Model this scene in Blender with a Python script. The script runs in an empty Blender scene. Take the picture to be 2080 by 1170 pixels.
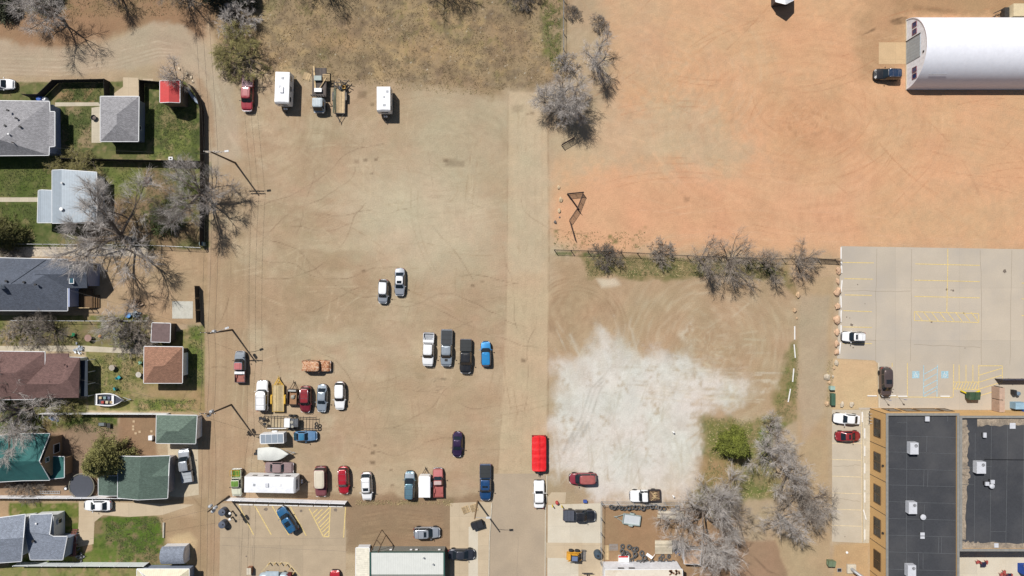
import bpy, bmesh, math, random, re
import numpy as np
from mathutils import Vector
random.seed(7)
R = math.radians
S, H = 11.8, 117.0           # ground pixels per metre of the 2080 px wide view, camera height in metres
scene = bpy.context.scene
# ---------------------------------------------------------------- camera
cam_d = bpy.data.cameras.new('camera'); cam = bpy.data.objects.new('camera', cam_d)
scene.collection.objects.link(cam); scene.camera = cam
cam.location = (0, 0, H); cam.rotation_euler = (0, 0, 0)
cam_d.sensor_fit = 'HORIZONTAL'; cam_d.angle = 2*math.atan(1040/S/H)
cam_d.clip_start = 1; cam_d.clip_end = 6000
# ---------------------------------------------------------------- sky and sun
EL, AX, AY = R(54), -0.588, 0.809     # elevation, direction towards the sun on the ground
world = bpy.data.worlds.new('World'); scene.world = world; world.use_nodes = True
wn = world.node_tree; bg = wn.nodes['Background']
sky = wn.nodes.new('ShaderNodeTexSky'); sky.sky_type = 'NISHITA'; sky.sun_disc = False
sky.sun_elevation = EL; sky.sun_rotation = math.atan2(AX, AY)
wn.links.new(sky.outputs[0], bg.inputs[0]); bg.inputs[1].default_value = 0.05
sun_d = bpy.data.lights.new('sun', 'SUN'); sun = bpy.data.objects.new('sun', sun_d)
scene.collection.objects.link(sun); sun_d.energy = 4.7; sun_d.angle = R(0.5); sun_d.color = (1.0, .96, .91)
sdir = Vector((AX*math.cos(EL), AY*math.cos(EL), math.sin(EL)))
sun.rotation_euler = sdir.to_track_quat('Z', 'Y').to_euler(); sun.location = (-60, 80, 140)
scene.view_settings.view_transform = 'Standard'; scene.view_settings.look = 'None'
scene.view_settings.exposure = 0.15; scene.view_settings.gamma = 1; scene.view_settings.use_curve_mapping = False
# ---------------------------------------------------------------- helpers
def P(px, py, z=0.0):
    k = (1-z/H)/S
    return Vector(((px-1040)*k, (585-py)*k, z))
def lin(v):
    v /= 255.0
    return v/12.92 if v <= .04045 else ((v+.055)/1.055)**2.4
KA = 0.71
def c(r, g, b, k=KA): return (min(lin(r)*k, .85), min(lin(g)*k, .85), min(lin(b)*k, .85))
col0 = scene.collection
def tag(o, label=None, cat=None, group=None, kind=None):
    if label: o['label'] = label
    if cat: o['category'] = cat
    if group: o['group'] = group
    if kind: o['kind'] = kind
    return o
def thing(name, label, cat, loc, rot=0, group=None):
    o = bpy.data.objects.new(name, None); o.empty_display_size = .3; col0.objects.link(o)
    o.location = loc; o.rotation_euler = (0, 0, rot)
    return tag(o, label, cat, group)
def copy_tree(o, parent=None):
    k = o.copy(); col0.objects.link(k); k.parent = parent
    for ch in list(o.children): copy_tree(ch, k)
    return k
class MB:
    def __init__(s): s.v = []; s.f = []; s.m = []
    def add(s, vs, fs, mi=0):
        b = len(s.v); s.v += [tuple(q) for q in vs]
        for f in fs: s.f.append(tuple(b+i for i in f)); s.m.append(mi)
        return s
    def box(s, x0, x1, y0, y1, z0, z1, mi=0, rz=0):
        vs = [(x0,y0,z0),(x1,y0,z0),(x1,y1,z0),(x0,y1,z0),(x0,y0,z1),(x1,y0,z1),(x1,y1,z1),(x0,y1,z1)]
        if rz:
            cx, cy = (x0+x1)/2, (y0+y1)/2; ca, sa = math.cos(rz), math.sin(rz)
            vs = [(cx+(a-cx)*ca-(b-cy)*sa, cy+(a-cx)*sa+(b-cy)*ca, z) for a, b, z in vs]
        return s.add(vs, [(3,2,1,0),(4,5,6,7),(0,1,5,4),(1,2,6,5),(2,3,7,6),(3,0,4,7)], mi)
    def bc(s, cx, cy, cz, sx, sy, sz, rz=0, mi=0):
        return s.box(cx-sx/2, cx+sx/2, cy-sy/2, cy+sy/2, cz-sz/2, cz+sz/2, mi, rz)
    def prism(s, pts, z0, z1, mi=0):
        n = len(pts); a = sum(pts[i][0]*pts[(i+1)%n][1]-pts[(i+1)%n][0]*pts[i][1] for i in range(n))
        if a < 0: pts = pts[::-1]
        vs = [(q[0], q[1], z0) for q in pts]+[(q[0], q[1], z1) for q in pts]
        return s.add(vs, [tuple(range(n-1,-1,-1)), tuple(range(n, 2*n))]+[(i, (i+1)%n, n+(i+1)%n, n+i) for i in range(n)], mi)
    def rings(s, rs, cap0=True, cap1=True, mi=0, closed=True):
        n = len(rs[0]); vs = [q for r in rs for q in r]; fs = []
        for k in range(len(rs)-1):
            for i in range(n if closed else n-1):
                j = (i+1) % n; fs.append((k*n+i, k*n+j, (k+1)*n+j, (k+1)*n+i))
        if cap0: fs.append(tuple(range(n-1, -1, -1)))
        if cap1: fs.append(tuple(range((len(rs)-1)*n, len(rs)*n)))
        return s.add(vs, fs, mi)
    def cyl(s, p0, p1, r0, r1=None, n=12, mi=0):
        return s.tube([p0, p1], [r0, r0 if r1 is None else r1], n, mi)
    def tube(s, pts, r, n=6, mi=0):
        pts = [Vector(q) for q in pts]; rs = []
        if not isinstance(r, (list, tuple)): r = [r]*len(pts)
        for i, q in enumerate(pts):
            d = (pts[min(i+1, len(pts)-1)]-pts[max(i-1, 0)]).normalized()
            a = d.cross(Vector((0, 0, 1)));
            if a.length < .05: a = d.cross(Vector((1, 0, 0)))
            a.normalize(); b = a.cross(d)
            rs.append([q+(a*math.cos(2*math.pi*k/n)+b*math.sin(2*math.pi*k/n))*r[i] for k in range(n)])
        return s.rings(rs, mi=mi)
    def torus(s, cx, cy, cz, R0, r0, tilt=(0, 0), n=18, m=8, flat=1.0, mi=0):
        rs = []
        for i in range(n+1):
            a = 2*math.pi*i/n; ring = []
            for k in range(m):
                b = 2*math.pi*k/m; rr = R0+r0*math.cos(b); x, y, z = rr*math.cos(a), rr*math.sin(a), r0*flat*math.sin(b)
                y, z = y*math.cos(tilt[0])-z*math.sin(tilt[0]), y*math.sin(tilt[0])+z*math.cos(tilt[0])
                x, z = x*math.cos(tilt[1])+z*math.sin(tilt[1]), -x*math.sin(tilt[1])+z*math.cos(tilt[1])
                ring.append((cx+x, cy+y, cz+z))
            rs.append(ring)
        return s.rings(rs, False, False, mi)
    def lathe(s, cx, cy, prof, n=20, mi=0):
        rs = [[(cx+r*math.cos(2*math.pi*k/n), cy+r*math.sin(2*math.pi*k/n), z) for k in range(n)] for r, z in prof]
        return s.rings(rs, mi=mi)
    def poly(s, pts, mi=0): return s.add(pts, [tuple(range(len(pts)))], mi)
    def build(s, name, mats, parent=None, smooth=None, loc=None, rot=0, fix=True):
        me = bpy.data.meshes.new(name); me.from_pydata(s.v, [], s.f)
        mats = mats if isinstance(mats, (list, tuple)) else [mats]
        for m_ in mats: me.materials.append(m_)
        if len(mats) > 1: me.polygons.foreach_set('material_index', s.m)
        if fix:
            bm = bmesh.new(); bm.from_mesh(me); bmesh.ops.recalc_face_normals(bm, faces=bm.faces); bm.to_mesh(me); bm.free()
        if smooth:
            me.polygons.foreach_set('use_smooth', [True]*len(me.polygons)); me.set_sharp_from_angle(angle=R(smooth))
        me.update(); o = bpy.data.objects.new(name, me); col0.objects.link(o)
        if parent is not None: o.parent = parent
        if loc is not None: o.location = loc; o.rotation_euler = (0, 0, rot)
        return o
# ---------------------------------------------------------------- materials
def nd(t, ty, **kw):
    n_ = t.nodes.new(ty)
    for k, v in kw.items(): setattr(n_, k, v)
    return n_
MC = {}
def mat(name, col, rough=.7, metal=0, var=.12, scale=2.0, bump=0, coat=0, dirt=0, dcol=(.2,.16,.11), fine=0, kind=None, sp=.2, axis='X', spec=.5, alpha=1):
    if name in MC: return MC[name]
    m = bpy.data.materials.new(name); m.use_nodes = True; t = m.node_tree; b = t.nodes['Principled BSDF']; L = t.links.new
    b.inputs['Roughness'].default_value = rough; b.inputs['Metallic'].default_value = metal
    b.inputs['Coat Weight'].default_value = coat; b.inputs['Specular IOR Level'].default_value = spec
    tc = nd(t, 'ShaderNodeTexCoord'); co = tc.outputs['Object']
    n1 = nd(t, 'ShaderNodeTexNoise'); n1.inputs['Scale'].default_value = scale; n1.inputs['Detail'].default_value = 6; L(co, n1.inputs['Vector'])
    mr = nd(t, 'ShaderNodeMapRange'); L(n1.outputs['Fac'], mr.inputs[0]); mr.inputs[1].default_value = .3; mr.inputs[2].default_value = .7
    mr.inputs[3].default_value = 1-var; mr.inputs[4].default_value = 1+var
    vm = nd(t, 'ShaderNodeVectorMath', operation='SCALE'); vm.inputs[0].default_value = col; L(mr.outputs[0], vm.inputs['Scale']); cur = vm.outputs[0]
    hgt = n1.outputs['Fac']
    if fine:
        n2 = nd(t, 'ShaderNodeTexNoise'); n2.inputs['Scale'].default_value = 5.5; n2.inputs['Detail'].default_value = 3; L(co, n2.inputs['Vector'])
        m2 = nd(t, 'ShaderNodeMapRange'); L(n2.outputs['Fac'], m2.inputs[0]); m2.inputs[1].default_value = .35; m2.inputs[2].default_value = .65
        m2.inputs[3].default_value = 1-fine; m2.inputs[4].default_value = 1+fine
        v2 = nd(t, 'ShaderNodeVectorMath', operation='SCALE'); L(cur, v2.inputs[0]); L(m2.outputs[0], v2.inputs['Scale']); cur = v2.outputs[0]
    if kind == 'shingle':
        br = nd(t, 'ShaderNodeTexBrick'); L(co, br.inputs['Vector']); br.inputs['Scale'].default_value = 1
        br.inputs['Brick Width'].default_value = .32; br.inputs['Row Height'].default_value = .16; br.inputs['Mortar Size'].default_value = .02
        br.inputs['Color1'].default_value = (.82,.82,.82,1); br.inputs['Color2'].default_value = (1.2,1.2,1.2,1); br.inputs['Mortar'].default_value = (.7,.7,.7,1)
        v3 = nd(t, 'ShaderNodeVectorMath', operation='MULTIPLY'); L(cur, v3.inputs[0]); L(br.outputs['Color'], v3.inputs[1]); cur = v3.outputs[0]
    if kind == 'slab':
        br = nd(t, 'ShaderNodeTexBrick'); L(co, br.inputs['Vector']); br.inputs['Scale'].default_value = 1; br.offset = 0
        br.inputs['Brick Width'].default_value = sp; br.inputs['Row Height'].default_value = sp*.82; br.inputs['Mortar Size'].default_value = .018
        br.inputs['Color1'].default_value = (.96,.96,.96,1); br.inputs['Color2'].default_value = (1.05,1.04,1.03,1); br.inputs['Mortar'].default_value = (.8,.79,.78,1)
        v3 = nd(t, 'ShaderNodeVectorMath', operation='MULTIPLY'); L(cur, v3.inputs[0]); L(br.outputs['Color'], v3.inputs[1]); cur = v3.outputs[0]
    if kind in ('rib', 'plank', 'siding'):
        sx = nd(t, 'ShaderNodeSeparateXYZ'); L(co, sx.inputs[0])
        mm = nd(t, 'ShaderNodeMath', operation='MULTIPLY'); L(sx.outputs[axis], mm.inputs[0]); mm.inputs[1].default_value = 1/sp
        fr = nd(t, 'ShaderNodeMath', operation='FRACT'); L(mm.outputs[0], fr.inputs[0])
        st = nd(t, 'ShaderNodeMath', operation='LESS_THAN'); L(fr.outputs[0], st.inputs[0]); st.inputs[1].default_value = .16 if kind != 'plank' else .1
        m4 = nd(t, 'ShaderNodeMapRange'); L(st.outputs[0], m4.inputs[0]); m4.inputs[3].default_value = 1; m4.inputs[4].default_value = .84 if kind != 'plank' else .55
        v3 = nd(t, 'ShaderNodeVectorMath', operation='SCALE'); L(cur, v3.inputs[0]); L(m4.outputs[0], v3.inputs['Scale']); cur = v3.outputs[0]
        if kind == 'plank':
            fl = nd(t, 'ShaderNodeMath', operation='FLOOR'); L(mm.outputs[0], fl.inputs[0])
            wn_ = nd(t, 'ShaderNodeTexWhiteNoise', noise_dimensions='1D'); L(fl.outputs[0], wn_.inputs['W'])
            m5 = nd(t, 'ShaderNodeMapRange'); L(wn_.outputs[0], m5.inputs[0]); m5.inputs[3].default_value = .72; m5.inputs[4].default_value = 1.2
            v4 = nd(t, 'ShaderNodeVectorMath', operation='SCALE'); L(cur, v4.inputs[0]); L(m5.outputs[0], v4.inputs['Scale']); cur = v4.outputs[0]
    if dirt:
        n3 = nd(t, 'ShaderNodeTexNoise'); n3.inputs['Scale'].default_value = scale*.45; n3.inputs['Detail'].default_value = 8; n3.inputs['Roughness'].default_value = .65; L(co, n3.inputs['Vector'])
        m6 = nd(t, 'ShaderNodeMapRange'); L(n3.outputs['Fac'], m6.inputs[0]); m6.inputs[1].default_value = .46; m6.inputs[2].default_value = .72; m6.inputs[4].default_value = dirt
        mx = nd(t, 'ShaderNodeMix', data_type='RGBA'); L(m6.outputs[0], mx.inputs[0]); L(cur, mx.inputs[6]); mx.inputs[7].default_value = (*dcol, 1); cur = mx.outputs[2]
    L(cur, b.inputs['Base Color'])
    if bump:
        bp = nd(t, 'ShaderNodeBump'); bp.inputs['Strength'].default_value = bump; bp.inputs['Distance'].default_value = .1; L(hgt, bp.inputs['Height']); L(bp.outputs[0], b.inputs['Normal'])
    MC[name] = m; return m
def paint(name, col, metal=.0, rough=.32, dirt=.12):
    return mat('paint_'+name, col, rough=rough, metal=metal, var=.05, scale=1.2, coat=.8, dirt=dirt, dcol=(.3,.25,.19))
GLASS = mat('car_glass', (.012,.018,.024), rough=.08, var=.1, spec=.6)
TYRE = mat('tyre_rubber', (.02,.02,.021), rough=.85, fine=.2)
RIM = mat('rim_alloy', (.42,.43,.44), rough=.35, metal=.7)
BLACK = mat('black_plastic', (.016,.016,.018), rough=.6)
DSTEEL = mat('dark_steel', (.03,.029,.03), rough=.55, metal=.3, dirt=.3)
STEEL = mat('galvanised_steel', (.38,.39,.4), rough=.5, metal=.4)
CHROME = mat('chrome_trim', (.5,.5,.52), rough=.25, metal=.9)
LAMPW = mat('lamp_lens', (.6,.62,.64), rough=.15)
LAMPR = mat('tail_lens', (.3,.012,.01), rough=.2)
LAMPO = mat('amber_lens', (.5,.16,.02), rough=.2)
WHITE = mat('white_panel', (.74,.74,.74), rough=.45, var=.05, dirt=.1)
WOODN = mat('new_lumber', c(212,184,140), rough=.8, var=.15, kind='plank', sp=.22)
WOODG = mat('weathered_lumber', c(150,132,110), rough=.85, var=.2, fine=.2)
TRIM = mat('white_trim', (.68,.69,.70), rough=.5, var=.05)
# ---------------------------------------------------------------- ground: one sheet, its soil and cover colours as a painted attribute
xs = np.concatenate([-np.geomspace(2600, 93.5, 14), np.arange(-93, 93.01, .2), np.geomspace(93.5, 2600, 14)])
ys = np.concatenate([-np.geomspace(2600, 54.5, 14), np.arange(-54, 54.01, .2), np.geomspace(54.5, 2600, 14)])
nx, ny = len(xs), len(ys)
GX, GY = np.meshgrid(xs, ys); GX = GX.ravel(); GY = GY.ravel()
PX = (GX*S+1040).astype(np.float32); PY = (585-GY*S).astype(np.float32)
rng = np.random.RandomState(3); TAB = rng.rand(256, 256).astype(np.float32)
def vn(x, y, seed=0):
    x = x+seed*17.3; y = y+seed*31.7
    ix = np.floor(x).astype(np.int64); iy = np.floor(y).astype(np.int64); fx = x-ix; fy = y-iy
    fx = fx*fx*(3-2*fx); fy = fy*fy*(3-2*fy); a = ix & 255; b = iy & 255; a1 = (a+1) & 255; b1 = (b+1) & 255
    return (TAB[b, a]*(1-fx)+TAB[b, a1]*fx)*(1-fy)+(TAB[b1, a]*(1-fx)+TAB[b1, a1]*fx)*fy
def fb(sc, seed, o=4, x=None, y=None):
    x = PX if x is None else x; y = PY if y is None else y
    r = 0; w = 1; t = 0
    for k in range(o): r = r+w*vn(x/sc*2**k, y/sc*2**k, seed+k); t += w; w *= .55
    return (r/t-.5)*2
NA = fb(60, 1, 5); NB = fb(22, 9, 4); NC = fb(160, 20, 4); ND = fb(8, 33, 3); NE_ = fb(300, 40, 3)
C = np.zeros((len(PX), 3), np.float32); C[:] = c(187,166,139)
def cc(t): return np.array(c(*t), np.float32)
def blend(m, col, idx=None):
    m = m[:, None]
    if idx is None: C[:] = C*(1-m)+col*m
    else: C[idx] = C[idx]*(1-m)+col*m
def seg_d(x, y, pts, closed):
    d = np.full(x.shape, 1e9, np.float32); n = len(pts)
    for i in range(n if closed else n-1):
        x0, y0 = pts[i]; x1, y1 = pts[(i+1) % n]; dx, dy = x1-x0, y1-y0
        t = np.clip(((x-x0)*dx+(y-y0)*dy)/(dx*dx+dy*dy+1e-9), 0, 1)
        d = np.minimum(d, (x-x0-t*dx)**2+(y-y0-t*dy)**2)
    return np.sqrt(d)
def inside(x, y, pts):
    r = np.zeros(x.shape, bool); n = len(pts); j = n-1
    for i in range(n):
        xi, yi = pts[i]; xj, yj = pts[j]
        if yi != yj: r ^= ((yi > y) != (yj > y)) & (x < (xj-xi)*(y-yi)/(yj-yi)+xi)
        j = i
    return r
def near(pts, mg):
    ax = [q[0] for q in pts]; ay = [q[1] for q in pts]
    return np.nonzero((PX > min(ax)-mg) & (PX < max(ax)+mg) & (PY > min(ay)-mg) & (PY < max(ay)+mg))[0]
def region(pts, col, soft=5, amp=6, alpha=1.0, brk=0, thr=0, bn=None):
    """soil patch: soft px wide edge wandering by amp px; brk breaks the cover up with noise"""
    idx = near(pts, soft*2+amp*2); x, y = PX[idx], PY[idx]
    d = seg_d(x, y, pts, True); d = np.where(inside(x, y, pts), -d, d)
    d = d+amp*(1.3*NA[idx]+.9*NB[idx]+.5*ND[idx]); m = np.clip(.5-d/(2*soft), 0, 1); m = m*m*(3-2*m)
    if brk:
        q = (NB if bn is None else bn)[idx]+.6*ND[idx]; m = m*np.clip(.5+(q-thr)*brk, 0, 1)
    blend(m*alpha, cc(col), idx)
def stroke(pts, w, col, alpha, br=1.5):
    idx = near(pts, w*2.5); x, y = PX[idx], PY[idx]; d = seg_d(x, y, pts, False)
    m = np.exp(-(d/w)**2)*np.clip(.6+br*NB[idx]+.5*ND[idx], 0, 1.2); blend(m*alpha, cc(col), idx)
def swirl(cx, cy, rad, light, dark, a, fr=.16, k=7, seed=0, asp=1.0, soft=.35):
    """curved wheel streaks round a turning point"""
    dx = PX-cx; dy = (PY-cy)*asp; r = np.sqrt(dx*dx+dy*dy)+.1; th = np.arctan2(dy, dx)
    wob = r+6*NA; q = (vn(wob*fr, th*k/6.28*4+100, seed)+.6*vn(wob*fr*2.3, th*k/6.28*7+50, seed+5)-.8)*1.7
    g = np.clip((1-r/rad)/soft, 0, 1)*np.clip(1+NC*.9, 0, 1)
    blend(np.clip(q, 0, 1)*g*a, cc(light)); blend(np.clip(-q, 0, 1)*g*a, cc(dark))
def rect(x0, y0, x1, y1): return [(x0, y0), (x1, y0), (x1, y1), (x0, y1)]
# broad tones of the lot
blend(np.clip(.5+NC*1.6, 0, 1)*.45, cc((170,146,118))); blend(np.clip(NA*2.2, 0, 1)*.45, cc((200,184,156))); blend(np.clip(-NB*2-.2, 0, 1)*.35, cc((168,150,118))); blend(np.clip(fb(45,66,4)*2.4-.3, 0, 1)*.35, cc((186,154,128)))
blend(np.clip(-NE_*2, 0, 1)*.3, cc((178,160,130)))
LS = fb(26, 101, 4, PX/4.5, PY); LD = fb(20, 105, 4, (PX+PY)*.7/4, (PX-PY)*.7)
lotm = np.clip((PX-420)/20, 0, 1)*np.clip((1115-PX)/4, 0, 1)*np.clip((PY-175)/20, 0, 1)
blend(np.clip(LS*2.2-.2, 0, 1)*lotm*.45, cc((204,188,160))); blend(np.clip(-LS*2.2-.2, 0, 1)*lotm*.4, cc((170,146,118))); blend(np.clip(LD*2.2-.3, 0, 1)*lotm*.3, cc((182,158,130)))
blend(np.clip(fb(90,111,4)*2.6-.4, 0, 1)*lotm*.4, cc((188,156,130)))
region([(745,350),(900,330),(1000,400),(990,520),(880,560),(760,520),(700,430)], (206,192,166), 60, 25, .75)
region(rect(840,180,1040,340), (190,176,150), 40, 20, .6)
region([(440,560),(760,560),(760,640),(560,660),(430,640)], (170,146,117), 40, 22, .55)
region([(430,260),(700,290),(700,340),(440,330)], (178,150,122), 30, 15, .5)
region([(560,1000),(1000,1010),(1000,1120),(700,1120),(700,1030)], (150,125,100), 10, 8, .85)
region([(700,760),(1010,760),(1010,960),(700,960)], (184,158,128), 50, 25, .4)
# field of dry grass along the north
F = [(430,-300),(1150,-300),(1150,170),(1020,186),(900,172),(700,166),(560,150),(455,120),(425,60)]
region(F, (164,143,113), 14, 16, 1); region(F, (136,118,94), 16, 14, .75, 2.2, .05); region(F, (186,160,120), 10, 6, .7, 2.4, .25, NA)
region(F, (112,112,70), 10, 6, .5, 3, .38, fb(35, 71, 4)); region(F, (120,104,88), 8, 6, .6, 2.5, .2, fb(14, 81, 3))
region([(560,60),(760,75),(980,90),(960,130),(700,110)], (190,162,122), 18, 14, .55, 2, -.1)
region([(1100,-20),(1140,-20),(1142,145),(1118,150),(1098,110)], (100,112,52), 10, 8, .75, 2, -.05)
# orange clay yard
O = [(1150,-400),(2900,-400),(2900,520),(1705,505),(1500,510),(1120,500),(1122,330),(1250,210),(1240,60)]
region(O, (216,175,138), 22, 10, 1); region(O, (220,172,133), 40, 20, .7, 1.3, .0, NC)
region([(1170,355),(1500,330),(1760,380),(1700,500),(1180,500),(1140,420)], (222,174,138), 40, 22, .9)
region([(1250,395),(1560,390),(1560,480),(1250,470)], (217,166,130), 40, 20, .5)
region([(1120,230),(1400,190),(1540,310),(1480,350),(1300,330),(1120,370)], (200,178,148), 45, 35, .75)
region([(1230,-30),(1350,-30),(1340,170),(1250,200)], (194,168,140), 40, 22, .4)
region([(1560,190),(1720,180),(1760,300),(1650,340),(1560,300)], (207,160,122), 45, 20, .6)
region([(1740,-20),(1850,-20),(1850,150),(1740,160)], (178,146,112), 25, 15, .7)
region([(1820,-60),(2400,-60),(2400,36),(1820,30)], (170,138,104), 12, 10, .8)
swirl(1625,250,420,(224,182,146),(200,152,116),.3,.1,6,3,1.5); swirl(1330,150,300,(210,188,160),(186,156,126),.26,.14,8,7,1.3)
swirl(1500,-60,420,(224,182,144),(200,152,116),.24,.12,8,9,1.8); swirl(1900,430,420,(224,184,148),(198,152,118),.22,.13,7,12,1.4)
swirl(1640,250,60,(205,150,110),(150,108,76),.35,.2,4,18)
for yy, x0, x1 in ((340,1130,1700),(352,1130,1500),(366,1140,1620),(430,1300,1800),(470,1400,2080),(486,1500,2080)):
    pts = [(x0+(x1-x0)*i/6, yy+random.uniform(-5,5)+.00006*(x0+(x1-x0)*i/6-1400)**2) for i in range(7)]
    stroke(pts, 1.3, (222,180,148), .45)
for k in range(70):      # long wheel tracks over the clay
    x0, y0 = random.uniform(1180,2050), random.uniform(10,480); a = random.choice([0,.5,-.5,1.2])+random.uniform(-.3,.3); cv = random.uniform(-.05,.05); pts = [(x0,y0)]
    for i in range(random.randint(6,16)): a += cv; x0 += 16*math.cos(a); y0 += 16*math.sin(a); pts.append((x0,y0))
    if all(p_[1] < 492 and p_[0] > 1150 for p_ in pts):
        cl_ = random.choice([(228,188,152),(182,132,98),(176,126,94)]); stroke(pts, 1.0, cl_, .42)
        if k % 2: stroke([(p_[0]+12, p_[1]+12) for p_ in pts if p_[1] < 480], 1.0, cl_, .38)
for k in range(10): stroke([(1770+k*5-20,72-k*3),(1800+k*4,52-k*2),(1835+k*2,48-k)], 1.1, (98,78,60), .45)
stroke([(1860,15),(1900,20),(1940,22)], 6, (120,96,72), .45)
for k in range(26):
    a0 = random.uniform(0, 6.28); rr = random.uniform(40, 230); cx, cy = 1600+random.uniform(-50,80), 240+random.uniform(-50,40)
    arc = [(cx+rr*1.3*math.cos(a0+i*.13), cy+rr*math.sin(a0+i*.13)) for i in range(9)]
    stroke(arc, 1.1, random.choice([(226,184,148),(186,134,98)]), .38)
# swirls in the lot
swirl(900,300,330,(204,188,160),(168,146,118),.2,.15,8,21,1.6); swirl(720,480,330,(200,182,154),(168,146,118),.12,.13,7,25,1.4)
swirl(1180,640,150,(200,178,148),(160,134,106),.5,.12,5,31); swirl(1430,690,260,(204,188,160),(170,146,116),.42,.16,7,35)
swirl(520,240,200,(198,180,152),(164,142,114),.36,.16,6,39); swirl(860,620,330,(196,176,146),(168,146,118),.1,.14,7,41)
R1 = [(1122,515),(1560,560),(1620,600),(1612,720),(1540,830),(1430,850),(1240,1000),(1115,960)]
region(R1, (184,158,128), 25, 12, .75); region([(1125,520),(1200,540),(1220,640),(1140,700)], (176,148,118), 25, 14, .5)
swirl(1180,650,130,(196,172,142),(158,130,102),.5,.12,5,31); swirl(1440,700,220,(206,192,166),(168,142,112),.45,.16,7,35)
for rr in (78, 85, 97, 104): stroke([(1170+rr*math.cos(a), 668-rr*math.sin(a)) for a in np.linspace(-.1, 2.2, 12)], 1.6, (156,128,100), .5)
region([(1170,800),(1560,760),(1600,830),(1420,860)], (176,150,118), 30, 14, .45)
for k in range(26):
    a = random.uniform(-.9, .9); x0, y0 = 1400+random.uniform(-20,40), 700+random.uniform(-20,20); q = random.uniform(40,170)
    stroke([(x0+q*.4*math.cos(a), y0-q*.4*math.sin(a)), (x0+q*math.cos(a), y0-q*math.sin(a)*.9)], 2, (206,194,170), .35)
# white lime patch
Wp = [(1222,682),(1240,705),(1262,722),(1330,728),(1420,748),(1500,790),(1500,812),(1462,818),(1428,836),(1424,870),(1432,930),(1418,990),(1370,1012),(1215,1012),(1190,962),(1118,952),(1117,860),(1128,770),(1142,745),(1165,742),(1190,722)]
region(Wp, (208,199,184), 30, 30, .6); SR = fb(60, 131, 5, (PX*.35+PY*.95), (PX*.95-PY*.35)*2.6); region(Wp, (217,211,202), 24, 22, .95, 2.0, -.32, SR); region([(1160,760),(1230,730),(1330,745),(1400,790),(1380,860),(1400,960),(1350,1000),(1230,1000),(1150,940)], (218,212,203), 40, 20, .8, 2.0, -.35, SR); region(Wp, (200,186,164), 14, 14, .4, 2.0, .3, NA); region(Wp, (202,192,176), 14, 14, .35, 1.6, .15, fb(40, 91, 3, PX*3, PY)); region(Wp, (224,220,213), 22, 14, .8, 1.8, .0, fb(70, 95, 4, PX*1.6, PY))
region([(1480,785),(1590,772),(1590,778),(1500,822)], (206,196,178), 6, 6, .6, 1.5, 0); region([(1380,680),(1410,650),(1405,720)], (210,204,186), 8, 6, .6, 1.5, 0)
for k in range(22):
    x0 = 1290+random.uniform(-60,60); stroke([(x0+random.uniform(-60,60)-60, 1000-random.uniform(0,90)), (x0, 860), (x0+random.uniform(-10,70), 760+random.uniform(-20,20))], 1.5, random.choice([(196,186,168),(228,225,218)]), .4)
for k in range(60):
    a = random.uniform(-1.2, .5) if k % 2 else random.uniform(-2.2, -1.0); x0, y0 = (1380+random.uniform(-70,60), 770+random.uniform(-20,40)) if k % 2 else (1200+random.uniform(-50,110), 730+random.uniform(-10,30)); q = random.uniform(20,95)
    stroke([(x0, y0), (x0+q*math.cos(a), y0+q*math.sin(a))], random.uniform(1.2,3), (208,200,184), random.uniform(.2,.5))
for k in range(50):
    x0 = random.uniform(1120,1440); y0 = random.uniform(730,1000); a = random.uniform(-.25,.25)+(1.45 if x0 < 1400 and y0 > 800 else .2); q = random.uniform(40,150)
    stroke([(x0,y0),(x0+q*math.cos(a),y0+q*math.sin(a))], random.uniform(1,2.2), random.choice([(186,172,150),(224,219,210),(178,162,140)]), .3)
for k in range(60):     # dirt showing through along the ragged south-east side
    x0, y0 = random.choice([(1425+random.uniform(-35,30), random.uniform(835,1000)), (random.uniform(1400,1520), random.uniform(785,830))]); a = random.uniform(-.5,.4) if y0 < 835 else random.uniform(-.9,.9); q = random.uniform(15,60)
    stroke([(x0,y0),(x0+q*math.cos(a),y0+q*math.sin(a))], random.uniform(1.5,4), (184,162,134), random.uniform(.25,.55))
for dx in (0, 9, 20): stroke([(1150+dx,900),(1180+dx,850),(1200+dx,790),(1230+dx,760)], 2, (174,168,158), .5); stroke([(1145+dx,915),(1160+dx,890),(1175+dx,860)], 3, (150,146,140), .45)
for k in range(24):
    y0 = random.uniform(740,812); x0 = random.uniform(1280,1420); stroke([(x0,y0),(x0+90,y0+random.uniform(4,12)),(x0+190,y0+random.uniform(-4,26))], 1.6, random.choice([(198,182,156),(222,214,200)]), .4)
# worn lane, alley, gravel road
region([(1034,186),(1112,190),(1114,500),(1110,965),(1012,965),(1030,600)], (203,182,152), 2, 1.2, .75)
region([(1034,186),(1112,190),(1114,500),(1112,560),(1032,560)], (200,186,160), 16, 14, .5)
for xx in (1052, 1068, 1086, 1100): stroke([(xx,200),(xx+2,500),(xx-6,760),(xx-8,950)], 2.2, (184,164,136), .3)
for k in range(70):
    x0, y0 = random.uniform(1030,1110), random.uniform(190,960); stroke([(x0,y0),(x0+random.uniform(-6,6),y0+14)], 1.5, (172,150,122), .3)
stroke([(1032,190),(1030,500),(1026,760),(1010,960)], 1.2, (160,138,112), .5); stroke([(1113,190),(1115,500),(1112,960)], 1.6, (160,136,108), .6)
region([(412,500),(470,480),(500,560),(508,760),(500,1000),(490,1180),(490,1500),(385,1500),(400,1180),(404,1000),(412,700)], (178,153,124), 8, 4, .8)
for xx, cl in ((424,(192,170,142)),(438,(160,134,106)),(450,(190,168,140)),(462,(162,138,112)),(478,(190,168,140)),(494,(164,142,116)),(504,(158,136,110))):
    stroke([(xx+8,300),(xx,560),(xx-4,800),(xx-8,1000),(xx-10,1170),(xx-10,1400)], 2.2, cl, .5, .8)
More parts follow.
